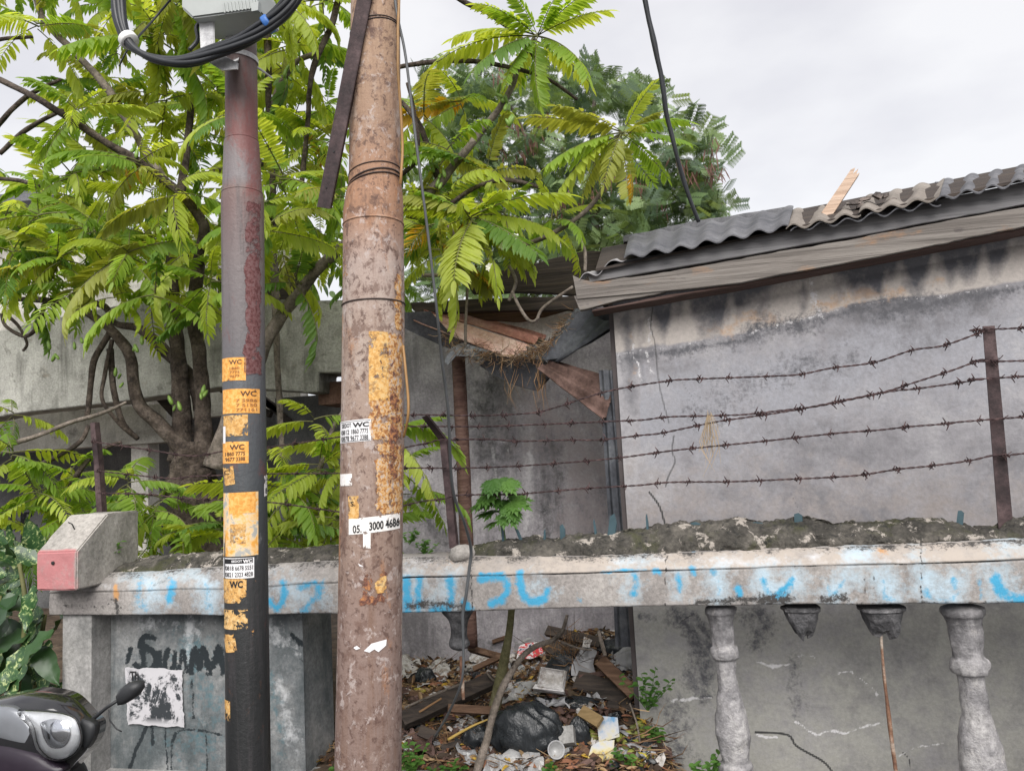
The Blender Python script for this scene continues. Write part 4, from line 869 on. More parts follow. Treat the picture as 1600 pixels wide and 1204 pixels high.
poleB.text(st, '0812 1860 7775', 536, 576, 671.5, 679, m_ink, -.6, bold=.015); poleB.text(st, '0878 9677 3388', 536, 576, 681, 688.5, m_ink, -.6, bold=.015)
st = poleB.sticker(547, 623, 806, 830, m_wt, tiltpx=-4); poleB.text(st, '3000 4686', 577, 622, 812, 825, m_ink, -3, bold=.03); poleB.text(st, '05.', 553, 566, 816, 828, m_ink, -1)
st = poleB.sticker(546, 562, 772, 806, m_or2); poleB.text(st, 'S.', 550, 557, 780, 787, m_ink); poleB.sticker(568, 579, 828, 852, m_wt); poleB.sticker(534, 552, 738, 756, m_wt)
def scrap(pole, pts, mat, name='paper_scrap'):
    mb = MB(); mb.add([pole.pt(a, c, .003) for a, c in pts], [tuple(range(len(pts)))]); mb.build(name, mat, pole.root)
scrap(poleB, [(569,1004), (580,994), (602,991), (601,1000), (590,1008), (584,1003), (577,1007)], m_wh); scrap(poleB, [(554,999), (559,996), (564,1000), (558,1002)], m_wh); scrap(poleB, [(561,873), (566,876), (569,878), (563,877)], m_wh)

# -- steel bracket, band, junction box on the slim pole
m_galv = weathered('galvanised_steel', [(.42,.42,.43), (.55,.55,.56), (.66,.66,.66)], 12, spots=[((.28,.24,.2), .4, 20, .6, .7)], bump=.1, rough=.4, spec=.5)
m_box = simple('grey_plastic_box', (.36,.38,.37), .5, var=.1)
x0, x1 = poleL.edges(90); c = P(377, 92, YL); r = 24*pxm(c); mb = MB(); n = 32
for i in range(n):
    a, a2 = 2*PI*i/n, 2*PI*(i+1)/n
    q = [c+Vector((math.cos(t)*(r+k), math.sin(t)*(r+k), h-.3*math.cos(t)*r*.5)) for t in (a, a2) for k in (.001, .004) for h in (-.010, .010)]
    mb.add(q, [(2,6,7,3), (0,1,5,4), (1,3,7,5), (0,4,6,2)])
mb.build('pole_band', m_galv, poleL.root)
def strip(path, w, th, name, parent, mat):       # flat bar along a pixel path, width along world Y
    v_, _ = pxpath(path, 1); mb = MB()
    for a, c in zip(v_[:-1], v_[1:]):
        d = (c-a); nrm = Vector((0,1,0)).cross(d).normalized()
        mb.add([a+Vector((0,-w/2,0)), a+Vector((0,w/2,0)), c+Vector((0,w/2,0)), c+Vector((0,-w/2,0)), a+Vector((0,-w/2,0))+nrm*th, a+Vector((0,w/2,0))+nrm*th, c+Vector((0,w/2,0))+nrm*th, c+Vector((0,-w/2,0))+nrm*th], [(0,1,2,3), (4,7,6,5), (0,4,5,1), (2,6,7,3), (1,5,6,2), (0,3,7,4)])
    return mb.build(name, mat, parent)
mb = MB()
fr = [P(a, c_, YL-.16) for a, c_ in [(311,33), (332,30), (333,72), (340,82), (370,98), (369,108), (346,110), (322,95), (314,86)]]
mb.prism(fr, (.004, .006, 0)); mb.build('bracket', m_galv, poleL.root)
mb = MB(); a, c_, d_, e_ = P(343, 108, YL-.16), P(372, 97, YL-.158), P(374, 90, YL-.02), P(350, 100, YL-.02); mb.prism([a, c_, d_, e_], (0,0,.005)); mb.build('bracket_foot', m_galv, poleL.root)
mb = MB(); mb.prism([P(352, 28, YL-.06), P(371, 28, YL-.06), P(371, 62, YL-.06), P(352, 66, YL-.06)], (0, .012, 0)); mb.build('bracket_plate', m_galv, poleL.root)
jb = empty('junction_box', P(345, 20, YL-.14), 'grey plastic junction box at the top of the slim pole', 'box')
o = slab([(283,12), (300,28), (345,22), (402,14), (398,-30), (380,-60), (283,-50)], YL-.2, .16, 'housing', m_box, jb, .006)
for k in range(9): slab([(350+k*5.5, 20-k*.8), (352+k*5.5, 19.7-k*.8), (350+k*5.5, 4-k*.6), (348+k*5.5, 4.3-k*.6)], YL-.204, .004, 'rib', m_box, jb)
slab([(318,27), (334,25), (331,31), (320,33)], YL-.15, .05, 'gland', simple('black_plastic', (.015,.015,.016), .5), jb)
slab([(392,6), (404,2), (403,16), (393,18)], YL-.208, .02, 'latch', m_box, jb)

# -- coil of black cable
m_cab = simple('black_cable', (.018,.02,.024), .45, spec=.5)
coil = empty('cable_coil', P(260, 100, YL-.2), 'thick loop of black cables hanging on the pole bracket', 'cable')
path = [(215,-190), (196,-110), (186,-30), (186,20), (192,48), (204,70), (228,88), (265,97), (300,94), (335,82), (375,66), (410,44), (440,20), (462,-12), (474,-60), (470,-130), (440,-190)]
random.seed(4)
for k in range(9):
    a = 2*PI*k/8; rr = 0 if k == 8 else 9; ox = [rr*math.cos(a+.2*i+.35*math.sin(i*.9+k)) for i in range(len(path))]
    oy = [rr*math.sin(a+.2*i+.35*math.sin(i*.9+k)) for i in range(len(path))]
    v_, _ = pxpath([(p[0]+ox[i]*.9+random.gauss(0, .7), p[1]+ox[i]*.8*(.7)+random.gauss(0, .7), YL-.20+oy[i]*.0018, 4.2) for i, p in enumerate(path)], 6)
    mb = MB(); mb.tube(v_, 4.4*pxm(v_[0]), 8); mb.build('cable', m_cab, coil, True)
def wrapband(px0, px1, name, mat, R):
    a, c = P(*px0, YL-.2), P(*px1, YL-.2); mb = MB(); mb.tube([a, lerp(a, c, .5), c], R*pxm(a), 16); return mb.build(name, mat, coil, True)
wrapband((188,70), (210,58), 'cable_tie', m_wh, 15) if False else None
def clampring(cx, cy, dx, dy, w, R, name, mat):
    c = P(cx, cy, YL-.2); s = pxm(c); d = (P(cx+dx, cy+dy, YL-.2)-c).normalized()
    mb = MB(); mb.tube([c-d*w*s, c-d*w*.5*s, c+d*w*.5*s, c+d*w*s], [R*s*.97, R*s, R*s, R*s*.97], 18); return mb.build(name, mat, coil, True)
clampring(201, 63, 12, 15, 5.5, 14.5, 'cable_tie', simple('white_tie', (.74,.74,.73), .5, var=.08)); clampring(419, 38, 20, -15, 5, 14.5, 'blue_tape', simple('blue_tape', (.04,.14,.42), .4))
def cable(path, name, mat, label, cat='cable', rad=None, n=7, sides=7, parent=None, wob=0):
    v_, r_ = pxpath(path, n); mb = MB(); mb.tube(v_, rad or r_, sides, wob=wob); return tag(mb.build(name, mat, parent, True), label, cat)
cable([(330,30,YL-.1,3), (308,40,YL-.1,3.4), (309,62,YL-.12,3.4), (296,78,YL-.14,3.2)], 'cable', m_cab, 'short black cable curling out under the junction box')
cable([(360,-170,YL,1.7), (282,-25,YL,1.7), (245,25,YL,1.7), (214,60,YL-.1,1.7), (197,82,YL-.16,1.5), (186,104,YL-.16,1.2)], 'cable', m_cab, 'thin black wire running up left from the white cable tie')
cable([(370,98,YL-.02,2.), (400,105,YL+.03,2.), (425,122,YL+.1,1.4)], 'strap_end', m_galv, 'white strap tail sticking out right of the slim pole band', 'strap')
m_grey = simple('grey_cable', (.09,.095,.10), .5); m_yel = simple('yellow_cable', (.28,.155,.055), .5)
cable([(600,-200,-.80,2.2), (614,-30,-.80,2.2), (622,30,-.82,2.2), (634,90,-.82,2.2), (650,220,-.8,2.2), (668,360,-.75,2.2), (682,480,-.7,2.2), (690,560,-.6,2.4), (700,640,-.5,2.4), (707,760,-.35,2.4), (727,820,-.2,2.4), (736,858,-.06,2.6), (733,890,-.04,2.6), (728,930,-.035,2.6), (723,960,-.03,2.6), (724,1010,-.02,2.2), (722,1060,0,2.), (705,1105,.1,2.), (680,1150,.25,2.)], 'hanging_wire', m_grey, 'grey wire hanging from the pole top down past the rail')
cable([(622,-200,-.83,2.2), (624,-30,-.83,2.2), (622,40,-.84,2.2), (622,72,-.85,2.2), (622,110,-.85,2.2), (626,170,-.83,2.2), (629,230,-.82,2.2), (627,270,-.83,2.2), (626,288,-.82,2.2)], 'cable', m_yel, 'yellow cable running down the edge of the thick pole')
cable([(630,540,-.80,2.), (634,580,-.82,2.2), (638,625,-.83,2.2), (637,655,-.83,2.2), (631,682,-.80,2.)], 'cable', m_yel, 'short yellow cable loop bulging from the thick pole at watermark height'.replace(' at watermark height', ' beside its orange patch'))
cable([(900,-420,.3,3.8), (970,-150,.42,3.8), (1003,-20,.5,3.8), (1018,50,.55,4.2), (1033,120,.6,4.), (1042,180,.65,4.), (1058,245,.7,3.6), (1074,300,.75,3.4), (1092,347,.8,3.2)], 'service_cable', m_cab, 'black twisted service cable crossing the sky down to the roof', wob=.22)
# -- iron bar tied to the thick pole
m_iron = weathered('rusty_iron', [(.025,.017,.018), (.052,.034,.035), (.09,.06,.06)], 8, bump=.35, rough=.7, spots=[((.03,.02,.02), .6, 30, .55, .65)])
bar = empty('iron_angle_bar', P(507, 325, -.87), 'dark iron angle bar tied leaning against the thick pole', 'iron bar')
mb = MB(); mb.prism([P(495,323,-.88), P(514,326,-.88), P(614,-180,-.88), P(592,-180,-.88)], (.002,.005,0)); mb.build('flange', m_iron, bar)
mb = MB(); mb.prism([P(514,326,-.88), P(517,325,-.85), P(618,-180,-.85), P(614,-180,-.88)], (.003,.002,0)); mb.build('flange', m_iron, bar)
for px, py in ((510,293), (522,237)): mb = MB(); mb.lathe([(0,.003), (.002,.003)], P(px, py, -.8805), 8, Vector((0,-1,0))); mb.build('bolt_hole', m_ink, bar)

# ================================================================== IRON POSTS AND BARBED WIRE
WY = .16
def angle_post(path, label, w2=.03):
    r = empty('iron_post', P(path[-1][0], path[-1][1], WY), label, 'post')
    v_ = [P(a, c, y) for a, c, y, _ in path]; hw = [k for *_, k in path]
    for i in range(len(v_)-1):
        a, c = v_[i], v_[i+1]; s0, s1 = pxm(a)*hw[i], pxm(c)*hw[i+1]; d = (c-a).normalized(); sd_ = Vector((1,0,0))-d*d.x; sd_.normalize()
        mb = MB(); mb.prism([a-sd_*s0, a+sd_*s0, c+sd_*s1, c-sd_*s1], (0,.005,0)); mb.build('flange', m_iron, r)
        mb = MB(); mb.prism([a+sd_*s0+Vector((0,.0055,0)), a+sd_*(s0-.005)+Vector((0,.0055,0)), c+sd_*(s1-.005)+Vector((0,.0055,0)), c+sd_*s1+Vector((0,.0055,0))], (0,w2,0)); mb.build('flange', m_iron, r)
    return r
angle_post([(1545,509,WY,8.5), (1572,825,WY,10.5)], 'dark iron post standing on the mossy coping at the right end')
angle_post([(663,650,WY-.1,5), (692,688,WY,5.5), (699,760,WY,5.5), (708,856,WY,6)], 'cranked rusty iron post beside the thick pole')
angle_post([(144,660,WY+.05,4), (150,720,WY+.05,4.5), (155,800,WY+.05,5)], 'dark iron post behind the pink concrete cap')
m_barb = weathered('rusty_barbed_wire', [(.028,.018,.019), (.055,.032,.033), (.09,.055,.053)], 20, rough=.75, bump=.2)
def barb_mesh():
    mb = MB(); random.seed(2); L = .019
    pts = [Vector((lerp(-.010, .010, t), .0042*math.cos(t*5*PI), .0042*math.sin(t*5*PI))) for t in np.linspace(0, 1, 24)]; mb.tube(pts, .0018, 5)
    for sx, a in ((-.010, .4), (-.004, 3.6), (.004, 2.2), (.010, 5.2)):
        d = Vector((random.uniform(-.6,.6), math.cos(a), math.sin(a))).normalized(); mb.tube([Vector((sx,0,0)), Vector((sx,0,0))+d*L*.6, Vector((sx,0,0))+d*L*1.05], [.0018,.0017,.0009], 5)
    return mb.mesh('barb', True)
ME_BARB = barb_mesh(); ME_BARB.materials.append(m_barb)
def barbed(pts, label, seed, Y=WY-.015, spacing=47, phase=0):
    random.seed(seed); root = empty('barbed_wire', P(pts[0][0], pts[0][1], Y), label, 'barbed wire', 'barbed wires along the wall')
    c = [P(a[0], a[1], Y) for a in spline([(a, b_, 0) for a, b_ in pts], 10)]
    mb = MB(); k = len(c)
    # resample densely for the two-ply twist
    L = [0]
    for i in range(1, k): L.append(L[-1]+(c[i]-c[i-1]).length)
    S = np.arange(0, L[-1], .008); cx = [np.interp(S, L, [q[j] for q in c]) for j in range(3)]
    for ph in (0, PI):
        mb2 = MB(); q = [Vector((cx[0][i], cx[1][i]+.0022*math.cos(s/.011+ph), cx[2][i]+.0024*math.sin(s/.011+ph))) for i, s in enumerate(S)]
        mb2.tube(q, .0021, 5); mb2.build('strand', m_barb, root, True)
    s = phase
    step = spacing*pxm(c[0])
    while s < L[-1]-.02:
        p = Vector([np.interp(s, L, [q[j] for q in c]) for j in range(3)]); p2 = Vector([np.interp(s+.01, L, [q[j] for q in c]) for j in range(3)])
        d = (p2-p).normalized(); rot = d.to_track_quat('X', 'Z').to_matrix().to_4x4() @ Matrix.Rotation(random.uniform(0, 6.28), 4, 'X')
        o = bpy.data.objects.new('barb', ME_BARB); COL.objects.link(o); o.parent = root; o.matrix_parent_inverse = _wm(root).inverted()
        place(o, Matrix.Translation(p) @ rot @ Matrix.Scale(random.uniform(1.1, 1.5), 4)); s += step*random.uniform(.85, 1.15)
    return root
W1 = [(560,655), (640,648), (746,649), (830,645), (866,637), (950,611), (1043,595), (1089,592), (1194,588), (1249,585), (1299,575), (1366,566), (1425,547), (1473,540), (1525,522), (1545,515), (1561,514), (2150,484)]
W2 = [(560,668), (633,666), (749,666), (839,663), (956,658), (1003,656), (1046,651), (1123,649), (1169,647), (1222,641), (1274,635), (1334,623), (1386,611), (1433,596), (1489,578), (1537,562), (1581,564), (2150,548)]
W3 = [(560,716), (633,699), (672,691), (690,687), (770,686), (809,689), (891,687), (938,687), (1000,680), (1030,677), (1074,668), (1123,658), (1172,651), (1250,639), (1381,613), (1433,607), (1497,598), (1537,592), (1565,590), (2150,555)]
W4 = [(560,735), (633,731), (722,731), (803,728), (878,723), (967,715), (1056,703), (1154,693), (1212,687), (1314,676), (1370,672), (1425,666), (1489,661), (1549,655), (2150,610)]
W5 = [(560,812), (645,786), (693,779), (720,773), (806,772), (830,770), (912,763), (996,758), (1050,753), (1146,752), (1242,748), (1286,746), (1344,742), (1401,733), (1459,727), (1517,719), (1553,711), (1577,712), (1640,706), (2150,680)]
for i, (w, lb) in enumerate(zip([W1, W2, W3, W4, W5], ['topmost barbed wire strand reaching the tip of the right iron post', 'second barbed wire strand from the top between the iron posts', 'third barbed wire strand from the top, touching the second midway', 'fourth barbed wire strand from the top in front of the grey wall', 'lowest barbed wire strand just above the mossy coping'])): barbed(w, lb, i, WY-.012-.002*i, phase=.03*i)
for i, (w, lb) in enumerate([([(146,690), (230,702), (300,712), (353,704), (416,699), (532,682), (570,676)], 'upper barbed wire strand between the two poles and the tree'), ([(150,735), (263,747), (300,744), (353,742), (416,740), (532,739), (570,738)], 'middle barbed wire strand left of the thick pole'), ([(152,770), (230,772), (300,779), (416,784), (500,795), (570,805)], 'lower barbed wire strand left of the thick pole, close to the coping')]): barbed(w, lb, 20+i, WY-.01, phase=.02*i)
# wire ties at the right post
for i, py in enumerate((515, 562, 592, 655, 711)):
    p = P(1545+(py-509)*27/316, py, WY); mb = MB(); random.seed(i)
    q = [p+Vector((.026*math.cos(a), -.005+.022*math.sin(a), .004*math.sin(2*a+i))) for a in np.linspace(0, 5.6, 22)]+[p+Vector((.03, -.03, .012))]
    mb.tube(q, .0017, 5); tag(mb.build('wire_tie', m_barb, None, True), ['topmost', 'second highest', 'third', 'fourth', 'lowest'][i]+' rusty wire tie wound round the right iron post', 'wire tie', 'ties on the right iron post')
# dry grass caught on the wire
def tuft():
    return P(1108+random.gauss(0, 3), 648+random.gauss(0, 3), WY-.02), (random.gauss(-.07,.12), random.gauss(0,.1), -1), random.uniform(.1,.24)
straw('dry_grass_tuft', 26, tuft, .1, .2, .0014, 'wisp of dry grass hanging from the barbed wire', [leafmat('pale_straw', (.3,.22,.13), (.45,.35,.24), .1, .8)], 8, 'grass', kind=None)
# ================================================================== VEGETATION
m_lf = [leafmat('leaf_green', (.20,.34,.045), (.36,.50,.09), .58), leafmat('leaf_yellowgreen', (.36,.46,.055), (.54,.62,.14), .58),
        leafmat('leaf_dark', (.11,.22,.04), (.20,.33,.07), .52), leafmat('leaf_olive', (.28,.32,.06), (.42,.44,.11), .5), leafmat('leaf_yellow', (.42,.25,.015), (.60,.40,.03), .35)]
m_bark = weathered('dark_bark', [(.04,.03,.024), (.085,.065,.052), (.15,.12,.10)], 12, spots=[((.02,.016,.014), .8, 26, .52, .64), ((.20,.17,.14), .5, 9, .6, .7)], bump=1., bdist=.03)
m_barkl = weathered('grey_bark', [(.10,.085,.07), (.18,.15,.125), (.26,.22,.19)], 14, spots=[((.05,.04,.035), .7, 24, .55, .65)], bump=.8, bdist=.02)
m_rach = simple('leaf_stalk', (.13,.13,.05), .7)

def leaflet(mb, base, dirv, nrm, L, W, mi, fold=.22, bend=.15):
    """One leaflet: two-sided blade with a folded midrib, 4 stations."""
    side = dirv.cross(nrm).normalized(); st = [(0,.12,0), (.18,.78,.0), (.45,1.,-.02), (.75,.72,-.07), (1.,.02,-.16)]; vs = []
    for t, w, z in st:
        c = base+dirv*(L*t)+nrm*(z*bend*6*L)
        vs += [c-side*(W*.5*w)+nrm*(fold*W*.5*w), c, c+side*(W*.5*w)+nrm*(fold*W*.5*w)]
    fs = []
    for i in range(4): a = i*3; fs += [(a, a+1, a+4, a+3), (a+1, a+2, a+5, a+4)]
    mb.add(vs, fs, mi)
def frond_mesh(name, seed, pairs=13, droop=.9, L=1., hang=.5, lw=.058, ll=.195):
    """Pinnate leaf of unit length along +X, arching down; leaflets in pairs along the stalk."""
    random.seed(seed); mb = MB(); k = 16; pts = []
    for i in range(k+1):
        t = i/k; a = droop*t*t*.9; pts.append(Vector((math.sin(a)/max(a, 1e-3)*t*L if a > 1e-3 else t*L, .02*math.sin(t*3+seed), -droop*.45*t*t*L)))
    mb.tube(pts, [.0095*(1-.75*i/k) for i in range(k+1)], 4, 1)
    for p in range(pairs):
        t = .14+.84*(p+.5)/pairs; f = t*k; i = min(int(f), k-1); b = lerp(pts[i], pts[i+1], f-i); tan = (pts[i+1]-pts[i]).normalized()
        sz = (.62+.55*math.sin(PI*min(1, t*.86+.06)))*random.uniform(.82, 1.1)
        for s in (-1, 1):
            if random.random() < .07: continue
            lat = Vector((0, s, 0)); sweep = .34+.5*t*t+random.gauss(0,.10)
            h = hang*random.uniform(.75, 1.25)
            d = (lat*math.cos(h)+tan*sweep+Vector((0,0,-math.sin(h)))).normalized()
            up = Vector((0,0,1)); n_ = (up-d*up.dot(d)); n_ = (n_ if n_.length > .1 else tan).normalized()
            leaflet(mb, b+Vector((0,0,.002)), d, n_, ll*sz, lw*sz, 0, random.uniform(.1,.4), random.uniform(.05,.25))
    # terminal leaflet
    leaflet(mb, pts[-1], (pts[-1]-pts[-2]).normalized(), Vector((0,0,1)), ll*.8, lw*.8, 0)
    return mb
SHAPES = [(18,.7,.45), (20,1.1,.6), (17,.9,.9), (19,1.4,.7), (18,.45,.3), (20,1.0,1.1), (16,.8,.5), (21,.9,.75), (14,1.2,.8), (22,.6,.6), (12,.7,.4), (19,1.3,1.2)]
FR_MB = [frond_mesh('f', i*5+1, p, d, 1., h) for i, (p, d, h) in enumerate(SHAPES)]
FR = {}
def frond_me(sh, mi):
    if (sh, mi) not in FR:
        me = FR_MB[sh].mesh('leaf', False); me.materials.append(m_lf[mi]); me.materials.append(m_rach); FR[(sh, mi)] = me
    return FR[(sh, mi)]
def basis(o, d, up=Vector((0,0,1)), roll=0., sc=1.):
    d = Vector(d).normalized(); s = up.cross(d); s = s.normalized() if s.length > .05 else Vector((0,1,0)); u = d.cross(s)
    m = Matrix(((d.x, s.x, u.x, o[0]), (d.y, s.y, u.y, o[1]), (d.z, s.z, u.z, o[2]), (0,0,0,1)))
    return m @ Matrix.Rotation(roll, 4, 'X') @ Matrix.Scale(sc, 4)
class Tree:
    def __init__(s, name, loc, label, group=None, cat='tree'):
        s.root = empty(name, loc, label, cat, group); s.fr = []
    def limb(s, path, mat, name='branch', n=7, sides=9, wob=.16):
        v_, r_ = pxpath(path, n); mb = MB(); mb.tube(v_, r_, sides, wob=wob); return mb.build(name, mat, s.root, True)
    def frond(s, o, d, L, mi, sh=None, roll=0.): s.fr.append((Vector(o), Vector(d).normalized(), L, mi, random.randrange(12) if sh is None else sh, roll))
    def rosette(s, px, py, Y, L, n, w=(5,4,2,1,.15), el=(-35, 55), axis=None, R=None):
        c = P(px, py, Y); a0 = random.random()*6.28
        for k in range(n):
            az = a0+k*2.399+random.gauss(0, .15); t = (k+.5)/n; e = math.radians(lerp(el[1], el[0], t)+random.gauss(0, 9))
            d = Vector((math.cos(az)*math.cos(e), math.sin(az)*math.cos(e), math.sin(e)))
            if axis: d = (Vector(axis).to_track_quat('Z', 'Y') @ d)
            mi = random.choices(range(5), w)[0]
            s.frond(c+Vector((0,0,-.06*t)), d, L*random.uniform(.75, 1.15)*(1 if t > .2 else .7), mi, None, random.gauss(0,.35))
    def finish(s, most=300):
        def area(f):
            o, d, L, *_ = f; x, y = proj(o+d*L*.5); z = depth(o)
            inside = -60 < x < 1660 and -60 < y < 1264
            return (0 if not inside or z < .3 else L*L/z/z)
        order = sorted(s.fr, key=area, reverse=True)
        for o, d, L, mi, sh, roll in order[:most]:
            ob = bpy.data.objects.new('leaf', frond_me(sh, mi)); COL.objects.link(ob); ob.parent = s.root; ob.matrix_parent_inverse = _wm(s.root).inverted()
            place(ob, basis(o, d, roll=roll, sc=L))
        rest = order[most:]
        if rest:
            VV, FF, MM, nb = [], [], [], 0
            for o, d, L, mi, sh, roll in rest:
                t = FR_MB[sh]; m4 = np.array(basis(o, d, roll=roll, sc=L)); V = np.array([tuple(q) for q in t.v])@m4[:3, :3].T+m4[:3, 3]
                VV.append(V); FF += [tuple(i+nb for i in q) for q in t.f]; MM += [mi if a == 0 else 5 for a in t.m]; nb += len(V)
            me = bpy.data.meshes.new('foliage'); me.from_pydata(np.concatenate(VV).tolist(), [], FF); me.polygons.foreach_set('material_index', MM)
            for m in m_lf+[m_rach]: me.materials.append(m)
            tag(link('foliage', me, s.root), kind='stuff')

random.seed(21)
T = Tree('starfruit_tree', P(315, 900, 1.1), 'large bright green starfruit tree with long feathered leaves behind the wall')
TY_ = 1.1
T.limb([(322,1010,TY_,46), (318,900,TY_,42), (312,830,TY_,40), (300,770,TY_,38), (300,725,TY_,34), (302,690,TY_,26)], m_bark, 'trunk', 6, 16, .3)
L_ = T.limb
L_([(282,720,TY_,20), (284,650,TY_,14), (279,560,TY_,12.5), (272,500,TY_,11.5), (268,430,TY_,10), (275,350,TY_,8), (290,250,1.2,6), (300,150,1.3,5)], m_bark)
L_([(322,730,TY_,20), (318,660,TY_,13), (312,560,TY_,11), (303,490,TY_,10), (312,400,TY_-.1,9), (318,350,TY_-.2,8), (285,305,TY_-.3,7.5), (260,285,TY_-.35,7), (220,255,TY_-.4,6.5), (170,225,TY_-.5,6), (115,190,TY_-.6,5.5), (60,155,TY_-.7,5), (0,125,TY_-.7,4.6), (-70,95,TY_-.7,4)], m_bark)
L_([(262,287,TY_-.3,6.5), (230,240,TY_-.2,6.5), (200,190,TY_-.1,6), (165,135,TY_,6), (115,80,TY_,5.5), (75,40,TY_,5), (57,0,TY_,4.6), (50,-60,TY_,4)], m_barkl)
L_([(290,705,TY_-.05,14), (250,665,TY_-.1,11.5), (217,632,TY_-.15,9.5), (208,590,TY_-.15,9), (203,555,TY_-.15,8.6), (188,532,TY_-.15,8), (162,505,TY_-.2,7), (125,483,TY_-.2,6), (75,470,TY_-.2,5), (22,467,TY_-.2,3.6)], m_bark)
L_([(312,640,TY_+.1,9), (300,592,TY_+.1,9), (270,560,TY_+.1,9), (245,535,TY_+.1,8.5), (215,512,TY_+.1,7), (180,505,TY_+.1,5), (165,480,TY_+.1,5), (133,470,TY_+.1,4.5)], m_bark)
L_([(340,730,TY_-.1,20), (362,650,TY_-.1,14), (392,590,TY_-.1,13), (418,530,TY_-.1,11), (445,487,TY_-.1,10), (475,448,TY_-.1,9), (512,405,TY_-.1,8.5), (555,372,TY_-.1,8.5), (620,335,TY_-.1,8), (680,292,TY_-.1,8), (712,255,TY_-.1,6.5), (745,215,TY_-.1,6), (780,170,TY_-.1,5), (800,135,TY_-.1,4.5), (812,100,TY_-.1,4), (835,60,TY_-.1,4)], m_barkl)
L_([(688,290,TY_-.1,6), (672,240,TY_-.05,5), (655,195,TY_-.05,4.5), (628,160,TY_-.05,4)], m_bark)
L_([(600,110,1.,3.5), (660,99,1.,3.6), (720,95,1.,3.6), (770,100,1.,3.5), (815,110,1.05,3.2), (860,126,1.1,2.8), (902,156,1.15,2.2)], m_bark)
L_([(690,-20,1.,4), (725,3,1.,4), (762,20,1.,4), (800,48,1.,3.8), (828,78,1.,3.4), (844,110,1.,2.8)], m_bark)
L_([(705,318,.9,4), (745,292,.9,3.6), (790,281,.9,3.6), (845,293,.9,3)], m_bark)
L_([(815,385,.9,4), (852,370,.9,4), (885,352,.9,3.8), (920,325,.9,3.8), (945,290,.88,3.6), (965,238,.86,3.4)], m_barkl)
L_([(888,345,.9,2.6), (905,370,.86,2.8), (914,395,.8,2.8), (914,424,.75,2.6)], m_barkl)
L_([(425,380,1.3,6), (430,450,1.3,6), (433,560,1.3,5), (438,650,1.3,4.6), (443,735,1.3,4.2)], m_barkl)
L_([(416,-40,1.3,6), (418,40,1.3,5.5), (419,110,1.3,5.5), (420,170,1.35,5), (425,260,1.4,5), (428,380,1.4,5)], m_bark)
L_([(545,-40,.9,5), (529,0,.9,5), (518,40,.9,5), (506,66,.9,5), (490,105,.9,4.5), (484,140,.9,4), (480,200,1.,4), (470,300,1.,4)], m_bark)
L_([(428,165,1.2,4.5), (432,145,1.2,4.5), (443,123,1.2,4.5), (466,95,1.2,4.2), (506,82,1.2,4), (546,86,1.2,3)], m_barkl)
L_([(0,240,1.,3.4), (42,202,1.,3.6), (98,172,1.,3)], m_bark); L_([(-5,198,.8,4), (40,152,.8,3.6), (95,124,.8,2.6)], m_bark); L_([(-40,75,.9,3.4), (0,62,.9,3.2), (50,58,.9,2.4)], m_bark)
L_([(60,292,1.,4), (30,282,1.,3.4), (-20,278,1.,3)], m_bark); L_([(330,265,1.1,4), (360,262,1.1,5), (410,255,1.1,4)], m_bark)
L_([(0,698,.8,3.8), (60,680,.8,3.6), (110,660,.8,3.4), (160,645,.8,3), (198,628,.85,2.6)], m_barkl)
L_([(38,735,.75,3.6), (85,715,.75,3.6), (125,690,.75,3.6), (138,665,.8,3)], m_bark)
L_([(110,760,.7,4.4), (132,725,.7,4), (160,702,.75,3.4), (190,690,.8,2.6)], m_bark)
L_([(172,520,.95,4.6), (148,560,.92,4.6), (142,600,.9,4.4), (136,650,.85,4)], m_bark); L_([(175,530,.95,3.4), (163,590,.95,3.2), (160,625,.9,3), (185,660,.9,3), (205,678,.95,3)], m_bark); L_([(172,545,1.,5), (178,610,1.,4.6), (192,660,1.,4.4), (215,685,1.,4)], m_bark)
L_([(68,475,.9,3.2), (62,505,.9,3.2), (40,525,.9,3), (10,510,.9,2.6), (2,490,.9,2)], m_bark); L_([(5,488,.95,2.6), (28,508,.95,2.4), (42,535,.95,2.2), (36,548,.95,2)], m_bark)
L_([(495,742,1.,4), (510,705,1.,4.4), (522,665,1.,3.6), (545,630,1.,3)], m_barkl)
L_([(600,290,.9,4), (650,250,.9,3.6), (648,180,.9,3), (636,130,.9,2.4)], m_bark)
L_([(700,350,.85,3.6), (715,380,.85,3.6), (725,400,.85,3), (720,420,.85,2.6)], m_barkl); L_([(660,430,.8,3), (700,428,.8,3), (745,415,.85,2.6)], m_barkl)
L_([(795,470,.8,2.6), (806,440,.8,2.8), (795,415,.8,2.8)], m_barkl)
L_([(800,455,.7,2.4), (812,480,.7,2.6), (826,500,.7,2.6), (838,500,.7,2.6), (850,480,.68,2.6), (895,448,.62,2.6)], m_barkl); L_([(727,540,.8,2.4), (728,500,.8,2.4), (731,440,.8,2)], m_barkl)
